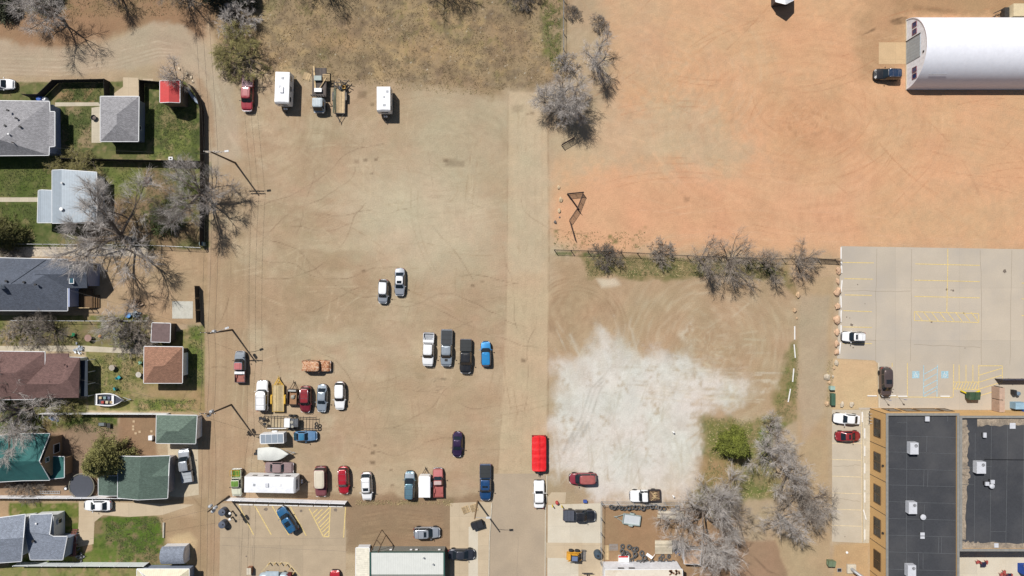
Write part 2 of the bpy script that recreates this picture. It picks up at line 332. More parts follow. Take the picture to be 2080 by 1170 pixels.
Gr = [(-300,75),(0,85),(110,100),(200,92),(300,50),(370,45),(420,90),(452,130),(480,200),(490,320),(424,340),(426,250),(402,180),(340,130),(250,145),(100,152),(0,160),(-300,165)]
region([(-400,-400),(430,-400),(430,60),(400,90),(300,60),(100,110),(-400,100)], (160,128,100), 14, 10, .95)
region([(-400,-400),(430,-400),(430,20),(-400,40)], (140,120,88), 14, 12, .6, 2, 0)
region([(-50,-60),(150,-60),(140,10),(60,25),(0,25)], (120,124,84), 8, 8, .8, 2, -.2)
region(Gr, (188,170,147), 9, 8, 1)
for k in range(16):
    o_ = k*5-36; stroke([(-10,122+o_*.75),(120,126+o_*.8),(230,112+o_*.8),(320,88+o_*.75),(385,100+o_*.3),(430+o_*.2,160),(450+o_*.5,230)], 1.2, random.choice([(170,152,130),(204,190,168),(172,154,134)]), .5)
region([(392,150),(412,160),(432,220),(440,300),(430,300),(418,230)], (166,132,102), 6, 5, .5); stroke([(430,180),(450,240),(480,300),(540,340)], 5, (204,188,164), .35); stroke([(446,170),(470,240),(520,290),(620,310)], 4, (170,146,120), .35)
# yards
GRN, GR2, DIR, DRY = (90,100,58), (118,120,76), (170,148,118), (150,136,100)
def yard(pts, cols, soft=2, amp=2):
    region(pts, cols[0], soft, amp, 1); region(pts, cols[1], soft, amp, .8, 2.4, .05, fb(26, 51, 4)); region(pts, cols[2], soft, amp, .7, 2.6, .2, fb(16, 57, 3)); region(pts, (60,80,34), soft, amp, .45, 3, .3, fb(9, 61, 3))
yard([(-300,166),(374,166),(398,190),(411,222),(414,330),(418,508),(-300,508)], (GR2, GRN, (150,134,100)))
yard(rect(112,172,212,208), (GRN, GR2, (170,140,108)))
yard(rect(126,210,190,300), (GRN, (168,144,116), GR2))
yard([(295,168),(376,168),(400,194),(408,230),(408,330),(295,330)], (GRN, (126,134,74), DRY)); yard(rect(-300,318,110,400), ((100,112,60), (82,98,46), GR2))
yard(rect(-300,400,80,480), ((98,110,58), (88,98,54), DRY))
region([(205,380),(300,340),(400,400),(410,490),(260,500),(150,500)], (150,124,100), 20, 18, .8)
region([(290,400),(380,380),(400,440),(340,480),(290,450)], (84,104,44), 12, 12, .75, 2, -.1); region([(215,340),(290,340),(290,395),(225,400)], (112,126,62), 10, 8, .7)
region(rect(-300,508,420,660), DIR, 3, 3, 1); region(rect(-300,508,420,660), (190,164,132), 8, 8, .7, 2, 0); region(rect(190,512,405,650), (186,160,130), 12, 6, .7)
for k in range(14): stroke([(215+k*3,560+k*6),(300,555+k*6),(400,545+k*5)], 1.4, random.choice([(160,132,104),(204,180,148)]), .35)
yard(rect(-300,640,300,710), ((138,132,88), (112,118,62), (168,146,116))); region(rect(60,650,310,708), (124,112,86), 10, 8, .6, 2, 0)
yard([(175,706),(415,660),(415,835),(178,835)], ((150,142,96), (128,130,76), (176,152,118))); region(rect(300,785,412,830), (176,146,112), 14, 10, .7)
region(rect(380,660,414,780), (96,116,52), 8, 8, .8, 2, -.2); region(rect(270,812,400,836), (104,126,52), 8, 6, .8, 2, -.1)
region(rect(-300,808,180,845), (104,108,56), 6, 6, .9); yard(rect(-300,843,240,880), ((110,116,62), (90,108,50), (160,140,104)))
region([(240,845),(320,845),(320,960),(230,960)], (156,128,102), 6, 4, 1); region([(100,870),(240,860),(240,1010),(-300,1010),(-300,975)], (156,132,110), 8, 8, .95)
region(rect(-300,1012,420,1170), (172,148,118), 4, 3, 1); region([(60,1020),(400,1022),(400,1050),(60,1046)], (190,168,138), 8, 4, .8)
yard([(185,1050),(325,1050),(335,1110),(378,1140),(378,1165),(130,1150),(150,1130),(188,1120)], ((140,124,92), (96,118,48), (88,112,44)), 3, 4)
region([(218,1050),(285,1050),(330,1060),(330,1110),(300,1130),(240,1100),(215,1080)], (88,114,42), 8, 8, .8, 2, -.1)
yard(rect(20,1022,168,1150), ((112,120,60), (96,112,48), (160,140,104))); yard([(-300,1150),(280,1150),(280,1500),(-300,1500)], ((146,142,92), (124,130,74), (170,148,112)))
region([(385,1080),(400,1100),(380,1140),(345,1095)], (204,182,144), 8, 6, .8)
for k in range(5): stroke([(416+k*3,330),(418+k*2,420),(416+k*2,500)], 2.5, (104,122,58), .45, 2)
# greens round the north-east trees and the juniper
region([(1180,520),(1420,528),(1600,540),(1622,610),(1590,560),(1400,562),(1200,562)], (150,134,98), 8, 7, .9); yard([(1180,520),(1420,528),(1600,540),(1622,610),(1590,560),(1400,562),(1200,562)], ((150,134,98), (120,118,74), (170,146,112)), 8, 8)
region([(1126,508),(1230,512),(1230,524),(1126,520)], (78,100,44), 4, 4, .8, 2, -.2)
yard([(1432,850),(1500,858),(1570,840),(1612,690),(1624,690),(1618,850),(1560,880),(1580,1010),(1480,1015),(1420,1030),(1400,1005),(1430,960)], ((152,138,98), (118,124,70), (170,148,114)), 10, 12)
region([(1470,1010),(1560,985),(1570,1010),(1480,1018),(1400,1020)], (106,122,56), 10, 8, .7, 2, -.1); region([(1540,870),(1570,870),(1570,920),(1545,930)], (90,120,40), 8, 6, .8, 2, -.2)
region([(1440,860),(1530,860),(1540,930),(1480,950),(1440,920)], (120,126,64), 12, 8, .7, 2, -.2); region([(1420,930),(1520,930),(1480,990),(1410,990)], (168,140,104), 12, 10, .6)
for q in ((1240,480),(1250,490),(1287,487),(1292,500),(1300,470),(1310,462),(1168,498),(1185,492),(1190,480),(1130,470),(1128,480),(1142,500)): region([(q[0]-4,q[1]-4),(q[0]+4,q[1]-4),(q[0]+4,q[1]+4),(q[0]-4,q[1]+4)], (84,104,52), 3, 4, .75, 2, -.1)
region([(1212,566),(1250,562),(1262,580),(1222,584)], (216,204,182), 5, 4, .8)
# east lane and side ground
region([(1622,560),(1696,560),(1690,730),(1680,830),(1688,1170),(1688,1500),(1560,1500),(1570,1100),(1612,1020),(1620,860)], (186,162,130), 5, 3, .9)
region([(1622,600),(1686,600),(1676,840),(1630,900),(1622,800)], (184,166,142), 8, 4, .8); region([(1600,520),(1700,530),(1700,560),(1610,570)], (196,168,136), 10, 6, .8)
region([(1485,1098),(1575,1098),(1600,1170),(1600,1500),(1485,1500)], (160,132,108), 4, 3, .9); stroke([(1490,1110),(1530,1130),(1560,1160),(1600,1175)], 1.5, (96,80,66), .6)
region([(1692,728),(1782,732),(1784,828),(1744,832),(1690,832)], (212,184,146), 3, 2, 1); region([(1692,1104),(1765,1104),(1765,1500),(1692,1500)], (196,166,126), 5, 4, .9)
region([(1225,1030),(1480,1030),(1490,1170),(1490,1500),(1225,1500)], (164,134,104), 3, 2, 1); region([(1350,1015),(1420,1020),(1420,1035),(1350,1035)], (150,128,96), 5, 4, .6)
region([(720,1018),(920,1014),(920,1024),(720,1026)], (140,126,92), 5, 4, .8, 2, 0)
for k in range(26): y0 = 1045+k*2.2; stroke([(735,y0),(800,y0-8-random.random()*6),(900,y0+random.uniform(-2,8))], 1.2, random.choice([(176,148,118),(128,104,82)]), .3)
# cracks, oil spots and scuffs in the lot
def crack(x, y, a, L_, al=.6, w=.9):
    pts = [(x, y)]
    for k in range(int(L_/9)): a += random.uniform(-.28,.28); x += 9*math.cos(a); y += 9*math.sin(a); pts.append((x, y)); a *= .93 if abs(a) < .8 else 1
    stroke(pts, w, (128,106,84), al, .9)
for x, y, a, L_ in ((640,437,.02,210),(420,486,0,420),(575,460,.1,150),(722,340,1.5,260),(520,420,-.1,300),(770,610,0,330),(560,640,-.05,200),(1000,580,0,60),(880,690,-.5,90),(520,560,.1,300),(610,700,0,180),(430,745,.1,40),(780,870,.1,200),(700,900,.2,240),(1020,500,1.4,200),(560,700,1.5,120),(880,460,1.2,140),(640,330,1.4,160),(1060,400,1.5,300),(1090,640,1.6,200),(470,520,1.55,600),(508,420,1.57,700),(820,790,.1,200),(930,560,.1,120)): crack(x, y, a, L_)
for k in range(46): crack(random.uniform(430,1000), random.uniform(210,1000), random.choice([0,1.5,.1,-.1])+random.uniform(-.2,.2), random.uniform(30,130), .28, .7)
for x, y, r_, al in ((757,920,4,.75),(757,940,6,.8),(762,905,3,.6),(797,985,4,.6),(794,955,3,.6),(735,192,7,.5),(756,213,3,.5),(742,325,4,.6),(724,328,5,.35),(764,324,3,.6),(768,320,2,.5),(755,352,3,.6),(738,550,4,.6),(915,330,10,.4),(935,333,7,.35),(905,326,5,.5),(1077,180,9,.2),(1050,222,10,.3),(1080,230,5,.5),(1072,232,4,.6),(980,572,4,.5),(960,580,4,.6),(1063,732,4,.6),(1360,722,5,.15),(855,765,9,.2),(1395,405,6,.3),(1452,460,4,.2),(1730,660,3,.7),(452,1015,3,.3),(540,1035,3,.4)): region([(x-r_,y-r_*.7),(x+r_,y-r_*.7),(x+r_,y+r_*.7),(x-r_,y+r_*.7)], (112,94,74), max(1.5,r_*.5), r_*.35, al)
for k in range(14):
    x0, y0 = 850+random.uniform(-5,40), 770+random.uniform(0,30); stroke([(x0,y0),(x0+10,y0-5),(x0+22,y0-4)], 1.2, (108,96,80), .5)
    x0, y0 = 820+random.uniform(-60,110), 785+random.uniform(-20,30); stroke([(x0,y0),(x0+12,y0+3)], 1.2, (140,122,98), .25)
for k in range(60):
    cx, cy = random.uniform(460,1000), random.uniform(200,620); rr = random.uniform(60,260); a0 = random.uniform(0,6.28); n_ = random.randint(5,10)
    pts = [(cx+rr*math.cos(a0+i*.12), cy+.6*rr*math.sin(a0+i*.12)) for i in range(n_)]
    if min(p_[0] for p_ in pts) > 440 and max(p_[0] for p_ in pts) < 1030 and min(p_[1] for p_ in pts) > 185: stroke(pts, 1.2, random.choice([(208,192,164),(166,142,114),(170,146,118)]), .3)
for k in range(60):      # paired wheel tracks over the lot
    x0, y0 = random.uniform(440,1020), random.uniform(210,1000); a = random.choice([0,1.57,1.57,.2,-.2])+random.uniform(-.25,.25); cv = random.uniform(-.06,.06); pts = [(x0,y0)]
    for i in range(random.randint(5,14)): a += cv; x0 += 15*math.cos(a); y0 += 15*math.sin(a); pts.append((x0,y0))
    if all(190 < p_[1] < 1005 and 425 < p_[0] < 1110 for p_ in pts):
        cl_ = random.choice([(208,190,160),(158,134,106),(164,142,114)]); stroke(pts, 1.1, cl_, .4); stroke([(p_[0]+14, p_[1]+9) for p_ in pts], 1.1, cl_, .34)
for k in range(320):       # pale stones and litter specks
    x0, y0 = random.uniform(430,1140), random.uniform(0,175)
    region([(x0-.8,y0-.8),(x0+.8,y0-.8),(x0+.8,y0+.8),(x0-.8,y0+.8)], random.choice([(210,200,180),(90,78,60),(96,84,64),(226,220,206)]), 1, .1, .8)
C = np.clip(C*.97*(1+.08*ND[:, None]), 0, .85)
def smooth_grid():
    me = bpy.data.meshes.new('ground'); zz = np.zeros(nx*ny); co = np.stack([GX, GY, zz], 1).astype(np.float32)
    me.vertices.add(nx*ny); me.vertices.foreach_set('co', co.ravel())
    ii, jj = np.meshgrid(np.arange(nx-1), np.arange(ny-1)); a = (jj*nx+ii).ravel(); q = np.stack([a, a+1, a+nx+1, a+nx], 1).astype(np.int32)
    me.loops.add(q.size); me.loops.foreach_set('vertex_index', q.ravel()); me.polygons.add(len(q)); me.polygons.foreach_set('loop_start', np.arange(len(q), dtype=np.int32)*4)
    me.update(calc_edges=True)
    at = me.color_attributes.new('soil', 'FLOAT_COLOR', 'POINT'); at.data.foreach_set('color', np.concatenate([C, np.ones((len(C), 1), np.float32)], 1).ravel())
    return me
gm = bpy.data.materials.new('soil_and_grass'); gm.use_nodes = True; t = gm.node_tree; b = t.nodes['Principled BSDF']; L = t.links.new
b.inputs['Roughness'].default_value = .95; b.inputs['Specular IOR Level'].default_value = .15
va = nd(t, 'ShaderNodeVertexColor', layer_name='soil'); tc = nd(t, 'ShaderNodeTexCoord')
def nz(scale, det, lo, hi, rgh=.6):
    n_ = nd(t, 'ShaderNodeTexNoise'); n_.inputs['Scale'].default_value = scale; n_.inputs['Detail'].default_value = det; n_.inputs['Roughness'].default_value = rgh; L(tc.outputs['Object'], n_.inputs['Vector'])
    m_ = nd(t, 'ShaderNodeMapRange'); L(n_.outputs['Fac'], m_.inputs[0]); m_.inputs[1].default_value = .3; m_.inputs[2].default_value = .7; m_.inputs[3].default_value = lo; m_.inputs[4].default_value = hi
    return m_.outputs[0], n_.outputs['Fac']
a1, h1 = nz(4.5, 6, .9, 1.1, .6); a2, h2 = nz(.22, 8, .94, 1.06, .6); mu = nd(t, 'ShaderNodeMath', operation='MULTIPLY'); L(a1, mu.inputs[0]); L(a2, mu.inputs[1])
vs_ = nd(t, 'ShaderNodeVectorMath', operation='SCALE'); L(va.outputs['Color'], vs_.inputs[0]); L(mu.outputs[0], vs_.inputs['Scale']); 
n5 = nd(t, 'ShaderNodeTexNoise'); n5.inputs['Scale'].default_value = .13; n5.inputs['Detail'].default_value = 6; L(tc.outputs['Object'], n5.inputs['Vector'])
c5 = nd(t, 'ShaderNodeValToRGB'); L(n5.outputs['Fac'], c5.inputs[0]); c5.color_ramp.elements[0].position = .35; c5.color_ramp.elements[0].color = (1.03,.985,.965,1); c5.color_ramp.elements[1].position = .65; c5.color_ramp.elements[1].color = (.97,1.01,.985,1)
v5 = nd(t, 'ShaderNodeVectorMath', operation='MULTIPLY'); L(vs_.outputs[0], v5.inputs[0]); L(c5.outputs[0], v5.inputs[1]); L(v5.outputs[0], b.inputs['Base Color'])
bp = nd(t, 'ShaderNodeBump'); bp.inputs['Strength'].default_value = .5; bp.inputs['Distance'].default_value = .12; L(h1, bp.inputs['Height']); L(bp.outputs[0], b.inputs['Normal'])
gme = smooth_grid(); gme.materials.append(gm); ground = bpy.data.objects.new('ground', gme); col0.objects.link(ground); ground['kind'] = 'structure'
# ---------------------------------------------------------------- paved sheets, each a few millimetres above the last
def sheet(name, pts, z, m, kind='structure'):
    me = MB(); q = [P(x, y, 0) for x, y in pts]
    a = sum(q[i][0]*q[(i+1)%len(q)][1]-q[(i+1)%len(q)][0]*q[i][1] for i in range(len(q)))
    if a < 0: q = q[::-1]
    me.poly([(v[0], v[1], z) for v in q]); o = me.build(name, m, fix=False); o['kind'] = kind; return o
ASPH = mat('worn_asphalt', c(184,166,140), rough=.9, var=.07, scale=.5, fine=.05, dirt=.35, dcol=c(166,148,124), kind='slab', sp=9)
ASPH2 = mat('street_asphalt', c(184,166,142), rough=.9, var=.07, scale=.3, fine=.06, dirt=.5, dcol=c(164,150,132))
CONC = mat('lot_concrete', c(200,188,170), rough=.9, var=.06, scale=.2, fine=.03, dirt=.75, dcol=c(184,176,166), kind='slab', sp=11)
CONC2 = mat('pale_concrete', c(218,209,190), rough=.9, var=.05, scale=.5, fine=.04, dirt=.4, dcol=c(196,180,152), kind='slab', sp=5)
CONC3 = mat('tan_concrete', c(204,186,158), rough=.9, var=.05, scale=.5, fine=.04, dirt=.4, dcol=c(180,158,128), kind='slab', sp=3)
WALKM = mat('path_concrete', c(206,196,174), rough=.9, var=.06, scale=.8, fine=.05, dirt=.3, dcol=c(176,158,130), kind='slab', sp=1.6)
sheet('parking_lot', [(1708,500),(2900,520),(2900,834),(1745,832),(1744,828),(1784,828),(1783,738),(1776,732),(1700,728)], .012, CONC)
sheet('side_parking', [(1690,832),(1750,833),(1752,1103),(1690,1100)], .012, mat('side_concrete', c(202,190,170), rough=.9, var=.05, scale=.5, fine=.04, dirt=.3, dcol=c(186,168,142)))
sheet('sidewalk', [(1751,833),(1775,833),(1765,1103),(1753,1103)], .02, WALKM)
sheet('asphalt_lot', [(448,1022),(702,1026),(704,1500),(440,1500)], .012, ASPH)
sheet('street', [(1003,962),(1107,962),(1104,1500),(985,1500),(992,1100),(998,1020)], .012, ASPH2)
sheet('street_apron', [(914,1022),(998,1018),(990,1500),(912,1500),(914,1110)], .008, CONC3)
sheet('pale_walk', [(952,1070),(971,1068),(970,1500),(950,1500)], .013, CONC2)
sheet('concrete_apron', [(1113,1025),(1222,1022),(1224,1500),(1109,1500)], .012, CONC2)
sheet('tan_apron', [(1109,1102),(1222,1103),(1222,1140),(1175,1138),(1174,1134),(1110,1133)], .016, CONC3)
sheet('tan_apron', [(1175,1138),(1222,1140),(1222,1500),(1174,1500)], .016, CONC3)
sheet('entry_slab', [(1120,1000),(1150,1000),(1148,1022),(1114,1024),(1112,1010)], .008, CONC3)
sheet('barn_apron', rect(1785,86,1842,130), .012, mat('barn_concrete', c(210,180,140), rough=.9, var=.06, scale=.6, fine=.05, dirt=.3, dcol=c(190,158,118), kind='slab', sp=6))
sheet('patio', [(1948,1120),(2900,1120),(2900,1500),(1945,1500)], .012, CONC2)
sheet('driveway', [(250,157),(281,158),(283,198),(230,198),(231,190),(250,176)], .012, CONC3)
sheet('driveway', [(340,895),(402,895),(404,1005),(370,1010),(345,1008)], .012, mat('drive_concrete', c(204,190,164), rough=.9, var=.05, fine=.05, dirt=.3, dcol=c(180,160,130), kind='slab', sp=4))
sheet('driveway', [(160,1018),(395,1025),(330,1046),(262,1050),(210,1046),(192,1060),(190,1105),(155,1112),(160,1060)], .010, CONC3)
sheet('footpath', [(112,208),(200,208),(205,216),(186,219),(186,290),(206,290),(206,215),(112,216)], .012, WALKM)
sheet('footpath', rect(-200,401,82,410), .012, WALKM)
sheet('footpath', [(-200,703),(170,702),(292,710),(292,719),(170,714),(-200,713)], .012, WALKM)
sheet('footpath', rect(290,160,311,165), .014, CONC3)
sheet('gravel_path', [(-100,500),(300,503),(300,520),(-100,522)], .006, mat('pale_gravel', c(210,196,174), rough=.95, var=.18, scale=5, fine=.2, dirt=.5, dcol=c(160,138,110)))
sheet('concrete_pad', rect(350,612,392,647), .03, mat('pad_concrete', c(206,204,192), rough=.9, var=.08, fine=.05, dirt=.3, dcol=c(180,172,156)))
def kerb(name, pts, w=.16, h=.12):
    me = MB(); q = [P(x, y) for x, y in pts]
    for i in range(len(q)-1):
        d = (q[i+1]-q[i]).normalized(); n_ = Vector((-d.y, d.x, 0))*w/2
        me.prism([tuple((q[i]+n_)[:2]), tuple((q[i+1]+n_)[:2]), tuple((q[i+1]-n_)[:2]), tuple((q[i]-n_)[:2])], 0, h)
    o = me.build(name, mat('kerb_concrete', c(214,204,184), rough=.9, fine=.06)); o['kind'] = 'structure'
kerb('kerb', [(1111,965),(1110,1020)]); kerb('kerb', [(1108,1024),(1105,1500)]); kerb('kerb', [(999,1022),(994,1100),(988,1500)])
kerb('kerb', [(1784,737),(1785,828)]); kerb('kerb', [(1753,838),(1755,1100)])
# painted lines
YEL = mat('yellow_marking', c(232,206,136), rough=.8, var=.15, scale=3, fine=.1, dirt=.25, dcol=c(196,180,150))
CRM = mat('cream_marking', c(234,214,172), rough=.8, var=.15, scale=3, fine=.1, dirt=.25, dcol=c(205,190,165))
BLU = mat('pale_blue_marking', c(168,206,220), rough=.8, var=.2, scale=3, fine=.15, dirt=.4, dcol=c(196,190,178))
def lines(name, segs, m, w=.13, z=.02):
    me = MB()
    for k, (x0, y0, x1, y1) in enumerate(segs):
        a, b_ = P(x0, y0), P(x1, y1); d = (b_-a).normalized(); n_ = Vector((-d.y, d.x, 0))*w/2; zz = z+.0012*(k % 5)
        me.add([(*(a-n_)[:2], zz), (*(b_-n_)[:2], zz), (*(b_+n_)[:2], zz), (*(a+n_)[:2], zz)], [(0,1,2,3)])
    o = me.build(name, m, fix=False); o['kind'] = 'structure'
L_ = [(1712,533,1775,534),(1715,566,1773,567),(1716,599,1771,600),(1713,631,1771,633),(1712,664,1771,665),(1712,698,1771,698)]
L_ += [(1925,505,1925,540),(1925,540,1923,634),(1859,536,1990,539),(1857,569,1990,572),(1857,602,1990,605),(1857,633,1988,637),(1988,637,1988,655),(1988,655,1857,651),(1857,651,1857,633)]
L_ += [(1860+i*16,634,1874+i*16,652) for i in range(8)]+[(2075,575,2110,576),(2075,607,2110,608),(2075,641,2110,642)]
L_ += [(1843,737,1843,805),(1937,740,1936,806),(1812,737,1812,745),(1936,776,1988,776),(1936,790,1988,791),(1988,741,1988,806),(1948,741,1948,775),(1962,741,1962,775),(1976,741,1976,775),(1989,743,2036,743),(2036,743,2036,775)]
L_ += [(1938+i*6,790,1944+i*6,777) for i in range(8)]+[(1989,y,2035,y-14) for y in (762,776,790,804)]
L_ += [(1785,806,1935,807)]
lines('parking_lines', L_, YEL, .13)
lines('accessible_bay_lines', [(1876,742,1876,806),(1904,741,1903,806)]+[(1877,y,1903,y-14) for y in (760,773,786,799,806)], BLU, .13)
for x0, y0 in ((1860,761),(1919,761)):
    me = MB(); q = P(x0, y0); me.box(q.x-.62, q.x+.62, q.y-.62, q.y+.62, .018, .022); sg = me.build('accessible_bay_symbol', BLU); sg['kind'] = 'structure'
    me = MB(); m_ = .028      # wheelchair pictogram in white
    me.torus(q.x-.02, q.y-.18, m_, .25, .035, flat=.1); me.cyl((q.x-.05, q.y+.38, m_), (q.x-.05, q.y+.38, m_+.004), .07)
    me.bc(q.x-.05, q.y+.14, m_, .08, .36, .006); me.bc(q.x+.08, q.y+.02, m_, .3, .07, .006); me.bc(q.x+.25, q.y-.16, m_, .07, .34, .006, .3)
    o = me.build('wheelchair_mark', mat('white_marking', c(228,230,226), rough=.8, fine=.1)); o['kind'] = 'structure'
lines('side_bay_lines', [(1692,862,1750,864),(1690,900,1750,901),(1690,933,1750,935),(1690,967,1750,969),(1690,1001,1750,1003),(1690,1034,1749,1036),(1689,1067,1749,1069),(1750,840,1751,1100)], CRM, .1)
Y = [(485,1026,515,1086),(517,1026,551,1086),(552,1026,587,1087),(588,1026,622,1088),(628,1033,657,1090),(657,1090,668,1090),(668,1090,671,1030),(702,1030,698,1092)]
Y += [(635,1043,645,1034),(638,1051,655,1034),(642,1057,669,1031),(646,1063,670,1039),(650,1070,670,1050),(652,1076,669,1059),(655,1081,668,1068),(658,1088,668,1078)]
lines('parking_lines', Y, YEL, .17)
lines('forecourt_marks', [(531,1163,548,1143),(548,1143,585,1143),(585,1143,612,1172)], mat('faint_yellow', c(206,186,140), rough=.9, dirt=.7, dcol=c(178,162,140)), .2)

def stain(px, py, r_, cl, nm='oil_stain'):
    me = MB(); q = P(px, py); n_ = 14; me.poly([(q.x+r_*math.cos(6.283*k/n_)*random.uniform(.6,1.2), q.y+r_*math.sin(6.283*k/n_)*random.uniform(.6,1.2), .017) for k in range(n_)]); o = me.build(nm, mat('stain%d' % cl[0], c(*cl), rough=.9, var=.2), fix=False); o['kind'] = 'structure'
random.seed(44)
for px, py, r_ in ((1730,660,.3),(1720,644,.12),(1726,646,.1),(1923,588,.22),(1936,590,.2),(1932,589,.12),(1742,578,.12),(1757,617,.1),(1733,706,.14),(2041,551,.35),(1700,1010,.12),(1716,1090,.1),(1960,707,.1),(1892,654,.2),(540,1035,.35),(566,1036,.2),(612,1038,.25),(682,1036,.35),(462,1075,.3),(500,1130,.15)): stain(px, py, r_, (128,116,104))
def crackline(pts, m):
    me = MB()
    for i in range(len(pts)-1):
        a, b_ = P(*pts[i]), P(*pts[i+1]); d = (b_-a).normalized(); n_ = Vector((-d.y, d.x, 0))*.026; me.add([(*(a-n_)[:2], .018), (*(b_-n_)[:2], .018), (*(b_+n_)[:2], .018), (*(a+n_)[:2], .018)], [(0,1,2,3)])
    return me
CK = mat('crack_filler', c(160,146,128), rough=.9)
for x0, y0, x1, y1 in ((1780,505,1778,735),(1852,505,1850,735),(1992,508,1994,740),(2055,510,2052,740),(1715,590,1850,592),(1716,690,1780,692),(1856,700,1990,706),(487,1022,486,1170),(514,1090,512,1170),(570,1090,566,1170),(440,1092,700,1094),(450,1108,705,1120),(1052,1090,1050,1170),(1693,948,1748,944),(1700,1012,1745,1018)):
    n_ = 10; pts = [(x0+(x1-x0)*k/n_+random.uniform(-1.2,1.2), y0+(y1-y0)*k/n_+random.uniform(-1.2,1.2)) for k in range(n_+1)]
    o = crackline(pts, CK).build('pavement_crack', CK, fix=False); o['kind'] = 'structure'
# ---------------------------------------------------------------- vehicles
DIRS = {'N': 90, 'S': -90, 'E': 0, 'W': 180}
def outline(nf, nr, N=44):
    o = []
    for k in range(N):
        f = 2*math.pi*k/N; n_ = nf if math.cos(f) > 0 else nr
        r = 1/(abs(math.cos(f))**n_+abs(math.sin(f))**n_)**(1/n_); o.append((r*math.cos(f), r*math.sin(f), f))
    return o
def pl(x, tab):
    for i in range(len(tab)-1):
        if x <= tab[i+1][0]:
            a, b_ = tab[i], tab[i+1]; u = max(0, (x-a[0])/(b_[0]-a[0]+1e-9)); return a[1]+(b_[1]-a[1])*u
    return tab[-1][1]
WM = {}
def wheels(root, xs_, y, r=.34, w=.22):
    key = (round(r, 2), round(w, 2))
    if key not in WM:
        a = MB().lathe(0, 0, [(r*.6,-w/2),(r*.93,-w/2),(r,-w*.35),(r,w*.35),(r*.93,w/2),(r*.6,w/2)], 20).build('tyre', TYRE, smooth=40)
        b_ = MB().lathe(0, 0, [(r*.6,-w*.42),(r*.6,w*.46),(r*.5,w*.4),(r*.18,w*.3),(.05,w*.42)], 16)
        for k in range(5):
            f = k*1.2566; b_.bc(r*.36*math.cos(f), r*.36*math.sin(f), w*.38, r*.45, r*.12, .02, f)
        b_ = b_.build('rim', RIM, smooth=40); WM[key] = (a.data, b_.data); bpy.data.objects.remove(a); bpy.data.objects.remove(b_)
    for x in xs_:
        for s_ in (1, -1):
            o = bpy.data.objects.new('wheel', WM[key][0]); q = bpy.data.objects.new('rim', WM[key][1])
            col0.objects.link(o); col0.objects.link(q); o.parent = root; q.parent = o
            o.location = (x, s_*y, r); o.rotation_euler = (-math.pi/2*s_, 0, 0)
def carbody(root, x0, x1, W, tab, pm, nf=5, nr=6, zb=.24, drop=.0):
    """body shell: rounded plan rings under a top line given by tab (x, z)"""
    cx, hl = (x0+x1)/2, (x1-x0)/2; OL = outline(nf, nr); rs = []
    def ring(ins, zf, ysc=1.0):
        return [(cx+(hl-ins)*u, (W/2-ins)*v*ysc, zf(cx+hl*u)) for u, v, f in OL]
    top = lambda x: pl(x, tab)
    rs.append(ring(.10, lambda x: zb)); rs.append(ring(.02, lambda x: zb+.12)); rs.append(ring(0, lambda x: zb+.32)); rs.append(ring(.015, lambda x: max(top(x)-.17, zb+.34)))
    rs.append(ring(.05, lambda x: top(x)-.06)); rs.append(ring(.12, lambda x: top(x)-.012)); rs.append(ring(.32, lambda x: top(x)+.012)); rs.append(ring(.34, lambda x: top(x)+.045, 0.0))
    MB().rings(rs, True, False).build('body', pm, root, smooth=35)
    # dark wheel arches and rocker trim
    def patch(f0, f1, z0, z1, off, name, m, n_=10):
        me = MB(); a = []; b_ = []
        for k in range(n_+1):
            f = f0+(f1-f0)*k/n_; nn = nf if math.cos(f) > 0 else nr
            r = 1/(abs(math.cos(f))**nn+abs(math.sin(f))**nn)**(1/nn); u, v = r*math.cos(f), r*math.sin(f)
            xx, yy = cx+(hl+off)*u, (W/2+off)*v; a.append((xx, yy, z0)); b_.append((xx, yy, z1))
        a2 = [(p_[0]*1-.06*math.cos(f0+(f1-f0)*i/n_), p_[1]-.06*math.sin(f0+(f1-f0)*i/n_), p_[2]) for i, p_ in enumerate(b_)]
        me.rings([a, b_, a2], False, False, closed=False); return me.build(name, m, root, smooth=30, fix=False)
    return patch, OL, cx, hl, top
def side_arch(root, xs_, W, r):
    for x in xs_:
        for s_ in (1, -1):
            me = MB(); ring = [(x+(r+.07)*math.cos(a), s_*(W/2+.006), r+(r+.07)*math.sin(a)) for a in np.linspace(-.25, math.pi+.25, 14)]
            me.poly(ring).build('wheel_arch', BLACK, root, fix=False)
